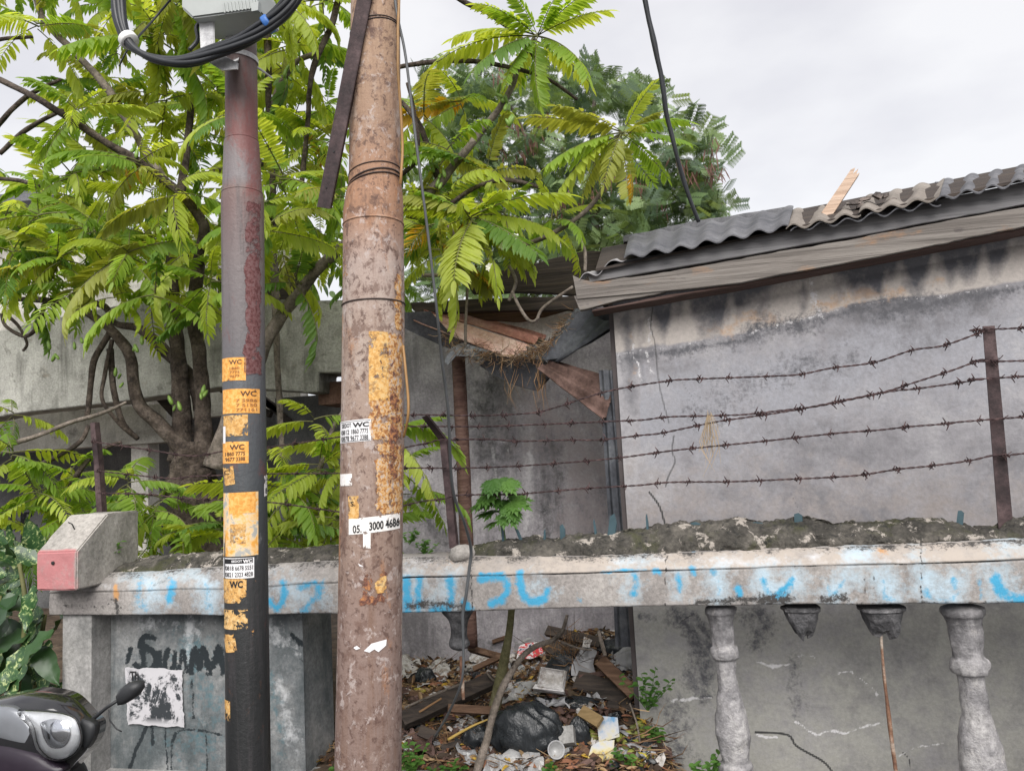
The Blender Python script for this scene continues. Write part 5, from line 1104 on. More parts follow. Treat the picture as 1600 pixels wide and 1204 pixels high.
# fruit clusters on the branches
m_fruit = simple('green_fruit', (.16,.26,.05), .4, scale=20)
def fruit_mesh():
    mb = MB(); mb.lathe([(-.03,.001), (-.027,.006), (-.018,.0105), (-.004,.012), (.012,.0105), (.024,.007), (.03,.002)], (0,0,0), 8); me = mb.mesh('fruit', True); me.materials.append(m_fruit); return me
ME_FR = fruit_mesh(); random.seed(6)
for cx, cy, Y, n in [(446,125,1.15,7), (466,110,1.15,4), (676,250,1.,8), (693,268,.95,5), (786,150,.95,6), (795,188,.9,3), (724,340,.85,6), (115,540,.9,3), (82,555,.9,3), (215,545,.9,3), (180,580,.95,3), (320,610,1.,3), (270,640,1.,3), (650,250,1.,4), (395,560,.9,2), (210,230,.7,3)]:
    for _ in range(n):
        o = bpy.data.objects.new('fruit', ME_FR); COL.objects.link(o); o.parent = T.root; o.matrix_parent_inverse = _wm(T.root).inverted()
        place(o, Matrix.Translation(P(cx+random.gauss(0,6), cy+random.gauss(0,10), Y+random.gauss(0,.03))) @ Matrix.Rotation(random.gauss(0,.35), 4, 'X') @ Matrix.Rotation(random.gauss(0,.35), 4, 'Y') @ Matrix.Scale(random.uniform(.7,1.15), 4))
# crown: rosettes of leaves at branch tips over the left of the photograph
random.seed(33)
GAP = [(-30, 75, 80, 60), (20, 175, 70, 70), (15, 262, 55, 40), (640, 40, 75, 60), (700, 60, 45, 50), (480, 30, 35, 30), (110, 30, 35, 30), (200, 320, 30, 25), (520, 110, 30, 30)]
def gap(x, y): return any(((x-a)/w)**2+((y-b)/h)**2 < 1.5 for a, b, w, h in GAP)
gyv = -110
while gyv < 430:
    gxv = -110
    while gxv < 560:
        x = gxv+random.gauss(0, 20); y = gyv+random.gauss(0, 18)
        if not gap(x, y) and not (x < 20 and y > 400):
            near = random.random()
            T.rosette(x, y, lerp(.5, 2.5, near), random.uniform(.34, .60), random.randint(6, 9), (4,6,.8,1.6,.12) if near < .5 else (5,5,1.2,1,.06))
        gxv += 56
    gyv += 57
for x, y, Y, L, n, w in [(838,52,1.05,.40,5,(5,4,1,1,0)), (972,210,.95,.36,4,(3,4,0,5,.2)), (742,345,.85,.46,5,(3,5,.5,2,.3)), (700,300,1.0,.5,8,(4,5,1,1,.2)), (720,150,1.3,.46,7,(2,3,1,3,2.5)), (660,170,1.2,.5,6,(4,4,1,2,.4)), (690,385,.7,.42,6,(3,5,.5,2,.2)), (765,385,.75,.34,5,(2,4,.3,3,.2)),
    (735,330,.7,.55,6,(2,5,0,3,.2)), (640,330,1.1,.5,7,(4,4,2,1,0)), (650,240,1.2,.5,7,(4,4,2,1,0)), (760,260,1.1,.45,6,(4,4,1,1,.1)), (870,330,.9,.34,5,(3,4,0,4,.2)), (590,420,1.2,.45,6,(4,4,2,1,0)), (20,385,.7,.5,7,(5,3,3,0,0)), (30,440,.75,.4,5,(5,3,3,0,0)), (120,440,.8,.42,6,(5,4,2,1,0)), (240,450,.7,.46,7,(5,4,2,1,0)), (330,470,.8,.4,5,(4,4,1,1,0)), (460,430,.9,.45,6,(4,4,2,1,0)), (180,455,.7,.35,4,(5,3,3,0,0)), (60,330,1.,.5,8,(5,5,1,1,0)), (150,350,.9,.5,8,(5,5,1,1,0)), (90,400,.8,.45,7,(5,5,1,1,0)), (200,390,.7,.5,8,(5,5,1,1,0)), (300,380,.9,.5,8,(5,5,1,1,0)), (10,330,.9,.5,7,(5,4,2,1,0)), (260,330,1.2,.5,8,(5,5,1,1,0)), (450,330,1.2,.5,8,(5,5,1,1,0)), (500,380,1.,.45,7,(5,5,1,1,0)), (330,430,.75,.42,6,(5,5,1,1,0)), (440,270,.7,.52,7,(4,6,1,1,0)), (665,350,.8,.42,7,(3,6,.5,2,.2)), (700,230,1.,.5,7,(4,5,1,2,.3)), (790,330,1.,.42,6,(3,5,.5,3,.2))]:
    T.rosette(x, y, Y, L, n, w)
for (cx, cy, Y), ends, w in [((838,56,.95), [(688,78), (712,38), (748,-8), (800,-30), (872,-18), (932,-20), (945,18), (928,98), (884,84), (742,92), (790,120), (830,150)], (5,5,1,1,0)),
        ((972,208,.85), [(833,182), (852,250), (872,158), (905,292), (848,300), (1016,134), (1068,172), (1072,222), (1040,276), (990,318), (945,268)], (2,5,0,5,.3)),
        ((732,338,.8), [(640,392), (868,345), (832,392), (640,330), (700,440), (800,300), (660,290)], (3,6,.5,2,.2))]:
    o_ = P(cx, cy, Y)
    for ex, ey in ends:
        v_ = P(ex, ey, Y+random.uniform(-.28,.12))-o_; L0 = v_.length*1.04; T.frond(o_, v_+Vector((0,0,.20*L0)), L0, random.choices(range(5), w)[0], random.choice((0,4,6,9)), random.gauss(0,.25))
# low fronds under the beam, by the poles and above the coping
for x, y, Y, L, n, w in [(20,700,.5,.42,7,(5,4,2,0,0)), (60,760,.5,.45,7,(5,4,2,0,0)), (200,745,.6,.42,7,(5,5,1,0,0)), (240,790,.6,.4,6,(5,4,2,0,0)), (5,790,.45,.4,6,(5,4,3,0,0)), (455,760,.55,.46,8,(4,6,1,0,0)), (500,720,.55,.46,8,(3,7,0,0,0)), (440,820,.5,.4,6,(4,5,2,0,0)), (520,800,.55,.42,7,(4,5,2,0,0)), (345,810,.5,.3,4,(4,5,1,0,0)), (280,820,.55,.35,5,(5,3,3,0,0)), (490,650,.7,.4,5,(3,7,0,0,0)), (560,690,.6,.4,6,(3,6,1,0,0)), (600,660,.6,.42,5,(3,7,0,0,0)), (625,720,.6,.36,4,(4,5,1,0,0)), (470,850,.6,.4,6,(5,3,3,0,0)), (390,840,.6,.4,5,(5,3,3,0,0)), (230,840,.6,.35,5,(5,3,3,0,0)), (110,735,.7,.42,7,(5,5,1,0,0)), (150,790,.75,.42,7,(5,5,1,0,0)), (60,830,.55,.4,7,(5,4,2,0,0)), (250,770,.8,.4,6,(5,5,1,0,0)), (430,700,.8,.4,6,(4,6,1,0,0)), (480,790,.9,.42,7,(5,5,1,0,0)), (540,740,.9,.42,7,(5,5,1,0,0)), (430,780,.9,.4,6,(5,4,2,0,0)), (510,850,.8,.36,6,(5,4,2,0,0)), (20,640,.9,.4,5,(5,4,2,0,0)), (560,820,.8,.4,6,(5,4,2,0,0)), (640,760,.8,.32,4,(4,5,1,0,0))]:
    T.rosette(x, y, Y, L, n, w, el=(-30, 45))
for x, y, dx, dz in [(700,420,-.1,-1), (706,432,.15,-1), (200,250,.1,-1), (213,245,-.2,-1), (985,265,.1,-1)]: T.frond(P(x, y, .72), (dx, -.2, dz*.9), .16, 4, 2)
T.finish()
# separate small white blossoms
m_white = simple('white_petal', (.8,.78,.76), .6, var=.05)
for i, (px, py) in enumerate([(806,372), (786,384), (766,418)]):
    mb = MB(); random.seed(i); c = P(px, py, .66)
    for k in range(7):
        a = k*.9; d = Vector((math.cos(a), -.5, math.sin(a))).normalized(); leaflet(mb, c, d, Vector((0,-1,.2)).normalized(), .028, .018, 0)
    mb.build('blossom', m_white, T.root)

# ---- feathery tree behind the roof
m_bk = [leafmat('feather_green', (.08,.14,.06), (.16,.24,.10), .4, .6, 2), leafmat('feather_pale', (.17,.26,.11), (.27,.36,.17), .4, .6, 2), leafmat('feather_dark', (.05,.09,.05), (.09,.14,.075), .35, .6, 2)]
m_pod = leafmat('brown_pod', (.09,.045,.035), (.20,.11,.085), .1, .8)
BT = empty('feathery_tree', P(950, 700, 7.2), 'tall feathery grey-green tree with brown pods behind the roof', 'tree')
random.seed(50)
def bl(path, name='branch'):
    v_, r_ = pxpath(path, 5); mb = MB(); mb.tube(v_, r_, 7, wob=.1); mb.build(name, m_barkl, BT, True)
bl([(930,1000,7.2,13), (930,700,7.2,12), (925,450,7.2,10), (930,300,7.2,7), (925,200,7.2,4), (935,120,7.2,2)], 'trunk')
for q in [[(928,440,7.2,6), (880,330,7.,4.5), (830,230,6.9,3.4), (790,150,6.8,2)], [(928,380,7.2,5), (990,300,7.2,4), (1040,240,7.2,3), (1085,200,7.2,1.6)], [(930,330,7.2,4), (1010,330,7.4,3.4), (1090,310,7.4,2), (1130,320,7.4,1.2)], [(925,300,7.2,4), (870,220,7.3,3), (850,160,7.3,1.6)], [(930,260,7.2,3), (985,190,7.,2.4), (1010,150,7.,1.4)], [(915,360,7.,2.4), (860,300,7.,2), (800,250,7.,1.6), (760,200,7.,1.2)]]: bl(q)
def spray(mb, o, d, L, mi):
    s = d.orthogonal().normalized(); s = (Matrix.Rotation(random.random()*6.28, 3, d) @ s); u = d.cross(s)
    for k in range(6):
        t = .2+.8*k/5; b = o+d*L*t
        for sg in (-1, 1):
            dd = (s*sg*.95+d*.55+Vector((0,0,-.25))).normalized(); l = L*.52*(1-.25*t); wv = dd.cross(u).normalized()
            # pinna: comb of tiny leaflets
            n = 7; dr = Vector((0,0,-.12*l))
            for j in range(n):
                p = b+dd*l*(j+.7)/n+dr*(j/n)**2
                q = .030*(1-.4*j/n)*L/.2
                mb.add([p-wv*q, p+dd*q*.3, p+wv*q, p+dd*q*.75], [(0,1,2,3)], mi)
blobs = [(930,150,60,40), (850,150,55,45), (780,140,60,40), (740,180,60,45), (700,140,50,40), (1000,170,45,40), (1060,215,50,38), (1095,250,38,35), (1060,290,60,40), (980,300,70,50), (900,250,70,60), (860,330,70,45), (940,350,80,40), (1040,340,70,28), (1100,320,40,22), (800,240,50,50), (760,300,60,50), (700,350,60,60), (880,380,80,30), (820,400,60,30), (980,380,60,20), (1120,325,24,14), (930,115,20,20), (1005,140,14,18), (765,420,60,25), (690,250,60,60), (690,440,70,26), (790,455,70,18), (850,440,60,16)]
mb = MB()
for cx, cy, wx, wy in blobs:
    for _ in range(int(14+wx*wy/30)):
        a = random.random()*6.28; r = math.sqrt(random.random())*1.05; x, y = cx+wx*r*math.cos(a), cy+wy*r*math.sin(a)
        p = P(x, y, 7.2+random.gauss(0,.55)); d = Vector((random.gauss(0,.7), random.gauss(-.2,.7), random.gauss(.05,.5))).normalized()
        spray(mb, p, d, random.uniform(.15, .30), random.choices((0,1,2), (5,3 if y > 280 else 2.2,3))[0])
me = mb.mesh('crown') if False else None
me = bpy.data.meshes.new('crown'); me.from_pydata([tuple(q) for q in mb.v], [], mb.f); me.polygons.foreach_set('material_index', mb.m)
for m in m_bk: me.materials.append(m)
tag(link('crown', me, BT), kind='stuff')
random.seed(51)
for cx, cy, n in [(1100,268,16), (1116,262,10), (956,272,9), (778,118,12), (800,190,14), (830,215,14), (770,230,12), (815,240,10), (880,300,8), (1000,285,8), (1062,255,8), (1112,225,8), (870,320,7), (790,265,9), (930,300,7), (745,210,8), (1030,320,7), (850,180,9), (1085,275,8), (905,310,6), (765,300,8)]:
    mb = MB()
    for _ in range(n):
        p = P(cx+random.gauss(0,9), cy+random.gauss(0,6), 6.45+random.gauss(0,.1)); d = Vector((random.gauss(0,.3), random.gauss(0,.3), -1)).normalized(); s = d.orthogonal().normalized(); l = random.uniform(.14,.26); w = .013
        mb.add([p-s*w*.5, p+s*w*.5, p+d*l*.5+s*w, p+d*l, p+d*l*.5-s*w], [(0,1,2,3,4)])
    tag(mb.build('pod_cluster', m_pod, BT), kind='stuff')
# darker foliage mass far behind the left house and gap
random.seed(61); mb = MB()
for _ in range(420):
    x = random.uniform(-150, 720); y = random.uniform(300, 470); p = P(x, y, random.uniform(4.6, 5.6))
    if gap(x, y) or (x < 90 and y < 330): continue
    d = Vector((random.gauss(0,1), random.gauss(-.3,.6), random.gauss(-.1,.6))).normalized()
    leaflet(mb, p, d, Vector((random.gauss(0,.4), -.6, 1)).normalized(), random.uniform(.14,.26), random.uniform(.05,.10), random.choice((0,0,2)))
tag(mb.build('far_thicket', m_bk), 'dark leafy thicket seen through the gaps of the tree', 'thicket', kind='stuff')

# ---- variegated broad-leaved plant at the lower left
m_var = N('variegated_leaf'); co = m_var.coord((1,1,1), 'World'); f = m_var.noise(38, 5, .7, co, 1.); c_ = m_var.ramp(f, [(.42, (.02,.055,.018)), (.54, (.035,.09,.025)), (.60, (.30,.36,.15)), (.7, (.42,.45,.24))]); m_var = m_var.done(m_var.pbsdf(c_, .35, spec=.5))
m_var2 = leafmat('broad_dark_leaf', (.018,.05,.018), (.045,.10,.03), .2, .35, spec=.5)
def broad(mb, base, d, nrm, L, W, mi, bend):
    d = d.normalized(); side = d.cross(nrm).normalized(); nrm = side.cross(d); vs = []; k = 9
    for i in range(k):
        t = i/(k-1); w = math.sin(PI*min(1, t**.75*.97+.02))**.8*W*.5; c = base+d*(L*t)-nrm*(bend*t*t*L)
        for s in (-1, -.5, 0, .5, 1): vs.append(c+side*(w*s)+nrm*(.10*W*abs(s)**1.3+.012*math.sin(t*18+s*3)*abs(s)))
    mb.add(vs, [(i*5+j, i*5+j+1, i*5+j+6, i*5+j+5) for i in range(k-1) for j in range(4)], mi)
DC = empty('variegated_plant', P(30, 1050, -.02), 'broad-leaved variegated plant at the left end of the wall', 'plant')
random.seed(71)
mb = MB()
for q in ([(20,1240,.05,5), (25,1100,.05,4.5), (40,960,.05,4), (30,880,.05,3)], [(60,1240,.12,4.5), (55,1080,.12,4), (70,960,.12,3.4)], [(-20,1240,0,4.5), (-15,1050,0,4), (0,930,0,3)]):
    v_, r_ = pxpath(q, 5); mb2 = MB(); mb2.tube(v_, r_, 7); mb2.build('stem', m_rach, DC, True)
for x, y, a, L, W, mi in [(35,900,200,.24,.11,0), (60,880,140,.2,.10,0), (30,930,235,.26,.11,1), (75,900,30,.16,.08,0), (20,960,180,.26,.12,0), (70,960,250,.22,.11,0), (50,990,200,.26,.12,1), (80,1000,260,.2,.10,0), (40,1040,220,.25,.13,0), (75,1040,280,.2,.11,0), (10,1010,190,.26,.12,1), (60,1010,310,.2,.10,1), (25,870,100,.2,.09,1), (85,940,330,.14,.08,1), (10,900,160,.24,.11,0), (50,950,150,.2,.1,1), (30,1085,240,.22,.11,1), (80,1075,265,.18,.10,0), (0,1060,200,.25,.12,0), (55,915,280,.22,.10,0), (20,990,300,.22,.11,1), (10,850,120,.2,.09,0), (40,1010,265,.24,.12,0), (85,985,225,.2,.1,1), (15,945,255,.22,.11,1), (65,1090,230,.22,.11,1), (-10,1100,200,.25,.12,1)]+[(random.uniform(-20,95), random.uniform(870,1120), random.uniform(0,360), random.uniform(.2,.3), random.uniform(.10,.15), -1-random.randrange(2)) for _ in range(34)]:
    mb = MB(); bk = mi < 0; mi = abs(mi) % 2; p = P(x, y, random.uniform(.25,.6) if bk else random.uniform(-.05,.18)); an = math.radians(a); d = Vector((math.cos(an), random.uniform(-.7,-.2), math.sin(an)*.8))
    broad(mb, p, d, Vector((random.gauss(0,.25), -.65, .75)).normalized(), L, W, 0, random.uniform(.1,.4)); mb.build('leaf', [m_var, m_var2][mi], DC, True)

# ---- small plants
m_weed = leafmat('weed_green', (.05,.13,.025), (.12,.24,.05), .4)
PY = empty('papaya_seedling', P(788, 842, .18), 'young papaya seedling with lobed leaves growing on the coping', 'plant'); random.seed(81)
mb = MB(); v_, r_ = pxpath([(788,846,.2,3.4), (784,815,.2,3), (781,780,.2,2.2), (780,752,.2,1.4)], 5); mb.tube(v_, r_, 7); mb.build('stem', simple('green_stem', (.09,.16,.05), .6), PY, True)
for k, (x, y, ang, L) in enumerate([(752,768,170,34), (742,782,190,34), (806,770,10,34), (818,782,-12,34), (780,748,95,26), (762,752,140,28), (800,752,45,28), (765,800,215,38), (798,802,-35,30), (775,815,240,34), (790,785,-60,26), (770,778,200,30), (810,795,-20,26)]):
    mb = MB(); p = P(781+(x-781)*.12, min(842, y+14), .2); c = P(lerp(781, x, .55), y, .2+random.uniform(-.08,.03)); s = pxm(p); mb.tube([p, lerp(p, c, .6)+Vector((0,0,.008)), c], [.002,.0016,.0012], 5)
    out = (c-p); out.z = 0; out = out.normalized() if out.length > .004 else Vector((random.gauss(0,1), -1, 0)).normalized(); nr = (Vector((random.gauss(0,.15), -.42, .9))+out*.25).normalized()
    for j in range(7):
        dd = Matrix.Rotation((j-3)*.62+random.gauss(0,.08), 3, nr) @ out; dd = (dd-nr*dd.dot(nr)+Vector((0,0,-.18))).normalized(); l = L*s*1.15*(1-.13*abs(j-3))
        leaflet(mb, c, dd, nr, l, l*.30, 0)
        for tt, k2 in ((.35,.42), (.6,.32)):
            e_ = c+dd*l*tt; sv = dd.cross(nr)
            for sg in (-1, 1): leaflet(mb, e_, (dd+sv*sg*.9).normalized(), nr, l*k2, l*.13, 0)
    mb.build('leaf', m_weed, PY)
def weed(px, py, Y, h, n, label, seed, spread=.5, lsz=.03, ground=None):
    random.seed(seed); base = P(px, py, Y); r = empty('weed', base, label, 'weed', 'small weeds'); 
    for k in range(n):
        mb = MB(); d = Vector((random.gauss(0, spread), random.gauss(0, spread*.6), 1)).normalized(); H = h*random.uniform(.6, 1.1); pts = [base, base+d*H*.5+Vector((0,0,.02*H)), base+d*H]
        mb.tube(pts, [.0018,.0014,.0008], 4)
        for j in range(9):
            t = .2+.8*j/8; c = lerp(pts[0], pts[2], t); a = random.random()*6.28
            leaflet(mb, c, Vector((math.cos(a), math.sin(a), random.uniform(-.1,.6))).normalized(), Vector((random.gauss(0,.3), -.4, .9)).normalized(), lsz*random.uniform(.7,1.3), lsz*.6, 0)
        mb.build('sprig', m_weed, r)
for i, a in enumerate([(645,1215,.12,.14,9,'leafy weed at the foot of the thick rusty pole'), (1012,1110,.42,.19,9,'leafy weed climbing the edge of the grey wall beside the rubbish'), (1030,1160,.42,.08,5,'small low weed against the grey wall beside the rubbish'), (1105,1225,.1,.12,8,'green weed at the foot of the left whole baluster'), (700,1225,.2,.10,6,'weed sprig in the litter right of the thick pole'), (860,1220,.2,.07,6,'small weed in front of the black rubbish bag'), (985,1215,.3,.11,8,'weed among the fallen fruit by the wall corner'), (520,1225,.05,.10,5,'tiny weed between the wall panel and the thick pole'), (178,868,.12,.09,6,'wispy weed growing beside the pink concrete cap'), (665,868,.18,.07,7,'small weed on the rail beside the cranked iron post'), (640,850,.2,.07,5,'weed peeping out beside the thick pole above the rail')]): weed(*a, seed=90+i, lsz=.022 if i > 7 else .03)
SP = empty('sapling', P(775, 1120, .55), 'slim mossy sapling trunk rising out of the rubbish', 'sapling')
mb = MB(); v_, r_ = pxpath([(772,1110,.62,9.5), (780,1070,.6,9), (790,1020,.58,7), (797,975,.56,5.5), (801,930,.54,5), (803,880,.5,4.5)], 6); mb.tube(v_, r_, 10, wob=.1); mb.build('stem', weathered('mossy_bark', [(.09,.085,.04), (.15,.14,.07), (.21,.19,.11)], 12, bump=.5), SP, True)
mb = MB(); mb.tube([P(779,1078,.585), P(780,1086,.585)], 3.5*pxm(P(780,1080,.585)), 8); mb.build('blue_tape', simple('bright_blue_tape', (.04,.25,.5), .5), SP)
# ================================================================== RUBBISH HEAP
def hz(x, y): return float(heap_z(np.array([x]), np.array([y]))[0])
def on(px, py, lo=.25, hi=1.68):
    """Where the view ray through a photo pixel meets the heap."""
    for Y in np.linspace(lo, hi, 160):
        p = P(px, py, Y)
        if p.z <= hz(p.x, p.y): return p
    return P(px, py, hi)
m_bag = N('black_bag_plastic'); f = m_bag.noise(9, 5, .6, m_bag.coord()); m_bag = m_bag.done(m_bag.pbsdf(m_bag.ramp(f, [(.3, (.010,.012,.014)), (.7, (.028,.032,.036))]), m_bag.ramp(f, [(.3, .2), (.7, .4)]), 0, m_bag.bump(m_bag.noise(22, 6, .6, m_bag.coord((1,1,.45)), 1.6), .45, .02), .5))
m_foam = weathered('dirty_foam', [(.40,.37,.34), (.55,.53,.52), (.62,.60,.60)], 6, spots=[((.17,.12,.08), .8, 14, .55, .64)], bump=.2); m_pap = weathered('dirty_paper', [(.30,.27,.24), (.45,.43,.41), (.54,.52,.51)], 7, spots=[((.15,.11,.075), .8, 12, .53, .62)], bump=.2); m_gpl = simple('grey_plastic', (.28,.28,.29), .45, var=.25, spec=.5)
m_clear = N('cloudy_film'); sh = m_clear.pbsdf((.5,.5,.5), .25, spec=.6); tr = m_clear.n('ShaderNodeBsdfTransparent'); mx = m_clear.n('ShaderNodeMixShader'); mx.inputs[0].default_value = .55; m_clear.t.links.new(tr.outputs[0], mx.inputs[1]); m_clear.t.links.new(sh, mx.inputs[2]); m_clear = m_clear.done(mx.outputs[0])
def bag(px, py, wpx, hpx, label, mat, seed, dz=.55, name='rubbish_bag', rough=.16, pleat=9, lo=.25):
    p = on(px, py+hpx*.45, lo); s = pxm(p); n, m_ = 56, 28; X = np.zeros((m_, n)); Yy = X.copy(); Z = X.copy()
    for i in range(m_):
        ph = PI*(i/(m_-1))
        for j in range(n):
            a = 2*PI*j/n; d = Vector((math.sin(ph)*math.cos(a), math.sin(ph)*math.sin(a), math.cos(ph)))
            r = 1+rough*mnoise.fractal(d*1.6+Vector((seed,0,0)), 1, 2, 4)+.07*math.sin(a*pleat+2*mnoise.noise(d*2+Vector((seed,1,0)))*3)*math.sin(ph)*(1-.4*i/m_)-.05*abs(mnoise.noise(d*6+Vector((0,seed,0))))
            zz = d.z*r*.5*hpx*s; zz = max(zz, -.40*hpx*s)
            X[i, j] = p.x+d.x*r*.5*wpx*s; Yy[i, j] = p.y+d.y*r*.5*wpx*s*dz; Z[i, j] = p.z+.40*hpx*s+zz-.01
    return tag(gridmesh(name, X, Yy, Z, None, mat, None, True, True), label, 'rubbish bag')
bag(822,1136,124,86,'big knotted black rubbish bag in the middle of the heap', m_bag, 3, lo=.3)
bag(745,1150,50,42,'small black bag half hidden left of the big rubbish bag', m_bag, 8, lo=.3); bag(664,1056,36,34,'small black bag between white papers by the thick pole', m_bag, 12)
bag(905,1140,34,52,'dark crumpled bag right of the big rubbish bag', m_bag, 15, lo=.3); bag(975,1010,90,34,'flat black bag at the back beside the corrugated strip', m_bag, 17); bag(905,1095,62,22,'low black plastic bundle above the white foam box'.replace('above', 'below'), m_bag, 19)
bag(885,1035,60,44,'blackened bundle leaning on the heap left of the grey plastic', m_bag, 23); bag(990,1030,56,40,'torn clear plastic bundle by the wall corner', m_gpl, 29)
def sheet(pts, label, mat, seed, amp=.02, name='paper', cat='paper', n=14, lift=.02, thick=0):
    """Crumpled sheet whose corners lie on the heap at four photo pixels."""
    q = [on(a, c)+Vector((0,-.01,lift)) for a, c in pts]; u, v = np.meshgrid(np.linspace(0, 1, n), np.linspace(0, 1, n), indexing='ij'); W = np.zeros((n, n, 3))
    for i in range(n):
        for j in range(n):
            c = lerp(lerp(q[0], q[1], u[i, j]), lerp(q[3], q[2], u[i, j]), v[i, j]); k = Vector((c.x*16, c.y*16, c.z*16+seed))
            e = Vector((mnoise.noise(k), mnoise.noise(k+Vector((9,0,0)))-.3, abs(mnoise.noise(k+Vector((0,9,0)))) * 1.4))
            W[i, j] = c+e*amp*1.6
    return tag(gridmesh(name, W[..., 0], W[..., 1], W[..., 2], None, mat, None, False), label, cat)
for a in [([(630,1030), (658,1035), (664,1062), (628,1066)], 'crumpled white paper touching the thick pole', m_pap, 1, .03), ([(668,1048), (695,1032), (712,1060), (680,1066)], 'peaked white paper near the broken baluster', m_pap, 2, .035), ([(655,1072), (688,1066), (690,1076), (652,1078)], 'flat white paper strip under the small black bag', m_foam, 3, .01),
    ([(708,1058), (750,1040), (775,1030), (720,1068)], 'long pale paper strip right of the rebar stub', m_pap, 4, .02), ([(735,1022), (768,1026), (762,1045), (735,1040)], 'white wrapper with dark print on the heap by the back wall', m_foam, 5, .02), ([(630,1084), (642,1082), (643,1090), (630,1090)], 'tiny white scrap at the edge of the thick pole', m_foam, 6, .006),
    ([(785,1085), (850,1068), (845,1090), (775,1108)], 'wrinkled translucent sheet over the big rubbish bag', m_clear, 9, .03), ([(740,1040), (765,1042), (760,1062), (735,1058)], 'grey plastic lid piece beside the sapling', m_gpl, 10, .01), ([(720,1170), (745,1180), (752,1204), (722,1200)], 'pale torn plastic by the leaning branch foot', m_gpl, 11, .02),
    ([(755,1190), (840,1188), (850,1215), (760,1215)], 'clear plastic spread in front of the big rubbish bag', m_clear, 12, .03), ([(940,990), (975,988), (974,997), (942,998)], 'white foam strip at the back beside the corrugated strip', m_foam, 14, .01)]: sheet(a[0], a[1], a[2], a[3], a[4])
def upright(pts, Y, label, mat, seed, amp, name, cat, n=16, thick=.0):
    q = [P(a, c, Y+k*.05) for (a, c), k in zip(pts, (0, 1, -1, -2))]; u, v = np.meshgrid(np.linspace(0, 1, n), np.linspace(0, 1, n), indexing='ij'); W = np.zeros((n, n, 3))
    for i in range(n):
        for j in range(n):
            c = lerp(lerp(q[0], q[1], u[i, j]), lerp(q[3], q[2], u[i, j]), v[i, j]); k = Vector((c.x*12, c.y*12, c.z*6+seed)); W[i, j] = c+Vector((mnoise.noise(k)*.6, mnoise.noise(k+Vector((7,0,0)))*1.4, mnoise.noise(k+Vector((0,7,0)))*.5))*amp
    return tag(gridmesh(name, W[..., 0], W[..., 1], W[..., 2], None, mat, None, False), label, cat)
upright([(905,1008), (928,1015), (930,1048), (896,1056)], .95, 'grey plastic sack hanging over the heap beside the dark planks', m_gpl, 3, .05, 'plastic_sack', 'plastic'); upright([(913,995), (925,1000), (922,1012), (910,1010)], .94, 'white plastic tip sticking up above the grey sack', m_foam, 5, .01, 'plastic_scrap', 'plastic')
upright([(812,1006), (845,1002), (850,1022), (808,1030)], 1.25, 'red and white snack wrapper leaning behind the sapling', None, 4, .03, 'snack_wrapper', 'wrapper')
mw = N('red_white_wrapper'); f = mw.noise(16, 3, .6, mw.coord()); mw = mw.done(mw.pbsdf(mw.ramp(f, [(.44, (.62,.58,.58)), (.5, (.55,.05,.06)), (.58, (.6,.55,.56)), (.66, (.03,.04,.12))], 'CONSTANT'), .35, spec=.5))
bpy.data.objects['snack_wrapper'].data.materials.append(mw)
# foam box: folded clam-shell
fb = empty('foam_box', on(862, 1085), 'opened white foam food box lying on the big black bag', 'box'); p = on(862, 1092)+Vector((0,-.05,.05)); s = pxm(p)
for k, (cx, cy, w, h, rx, rz) in enumerate([(862,1062,44,30,.9,.15), (858,1080,50,18,-.5,.1)]):
    mb = MB(); c = P(cx, cy, p.y-.02*k); Rm = Matrix.Rotation(rz, 3, 'Y') @ Matrix.Rotation(rx, 3, 'X'); W_, H_ = w*s*.5, h*s*.6
    mb.add([c+Rm @ Vector((x*W_*t, y*H_*t, z)) for z, t in ((0,1), (.022,.86), (.020,.80), (.003,.9)) for x, y in ((-1,-1), (1,-1), (1,1), (-1,1))], [(0,3,2,1)]+[(i+4*r, (i+1) % 4+4*r, (i+1) % 4+4*r+4, i+4*r+4) for r in (0,1,2) for i in range(4)]+[(12,13,14,15)]); mb.build(['lid', 'tray'][k], m_foam, fb)
# planks
def plank(a, c, w, th, label, mat, Ya=None, Yb=None, name='plank', cat='plank', lift=.02):
    A_ = P(*a, Ya) if Ya is not None else on(*a)+Vector((0,0,lift)); C_ = P(*c, Yb) if Yb is not None else on(*c)+Vector((0,0,lift)); d = (C_-A_).normalized(); s = d.cross(Vector((0,-.8,.6))).normalized(); nrm = s.cross(d); mb = MB(); w *= pxm(A_)*.5
    k = 7; vs = []
    for i in range(k):
        q = lerp(A_, C_, i/(k-1)); j = .08*w*mnoise.noise(q*20)
        vs += [q+s*(w+j)-nrm*th*.5, q+s*(w+j)+nrm*th*.5, q-s*(w-j)+nrm*th*.5, q-s*(w-j)-nrm*th*.5]
    fs = [(i*4+j, i*4+(j+1) % 4, i*4+4+(j+1) % 4, i*4+4+j) for i in range(k-1) for j in range(4)]+[(0,1,2,3), ((k-1)*4+3, (k-1)*4+2, (k-1)*4+1, (k-1)*4)]
    mb.add(vs, fs); return tag(mb.build(name, mat), label, cat)
plank((938,1032), (992,1085), 20, .025, 'wet dark brown plank slanting down right on the heap', m_brownw, .75, .62); plank((855,985), (940,1005), 15, .03, 'dark plank lying along the top of the heap by the back wall', m_dark, 1.3, 1.15); plank((860,1010), (905,1030), 22, .02, 'rotten board propped under the top plank', m_dark, 1.15, 1.0)
plank((735,1013), (785,1027), 9, .03, 'brown batten left of the sapling by the back wall', m_brownw, 1.3, 1.1); plank((740,1045), (790,1022), 8, .02, 'reddish batten leaning against the sapling', m_brownw, 1.1, 1.1); plank((900,1062), (990,1090), 30, .02, 'broad dark board under the slanting wet plank', m_dark, .8, .7)
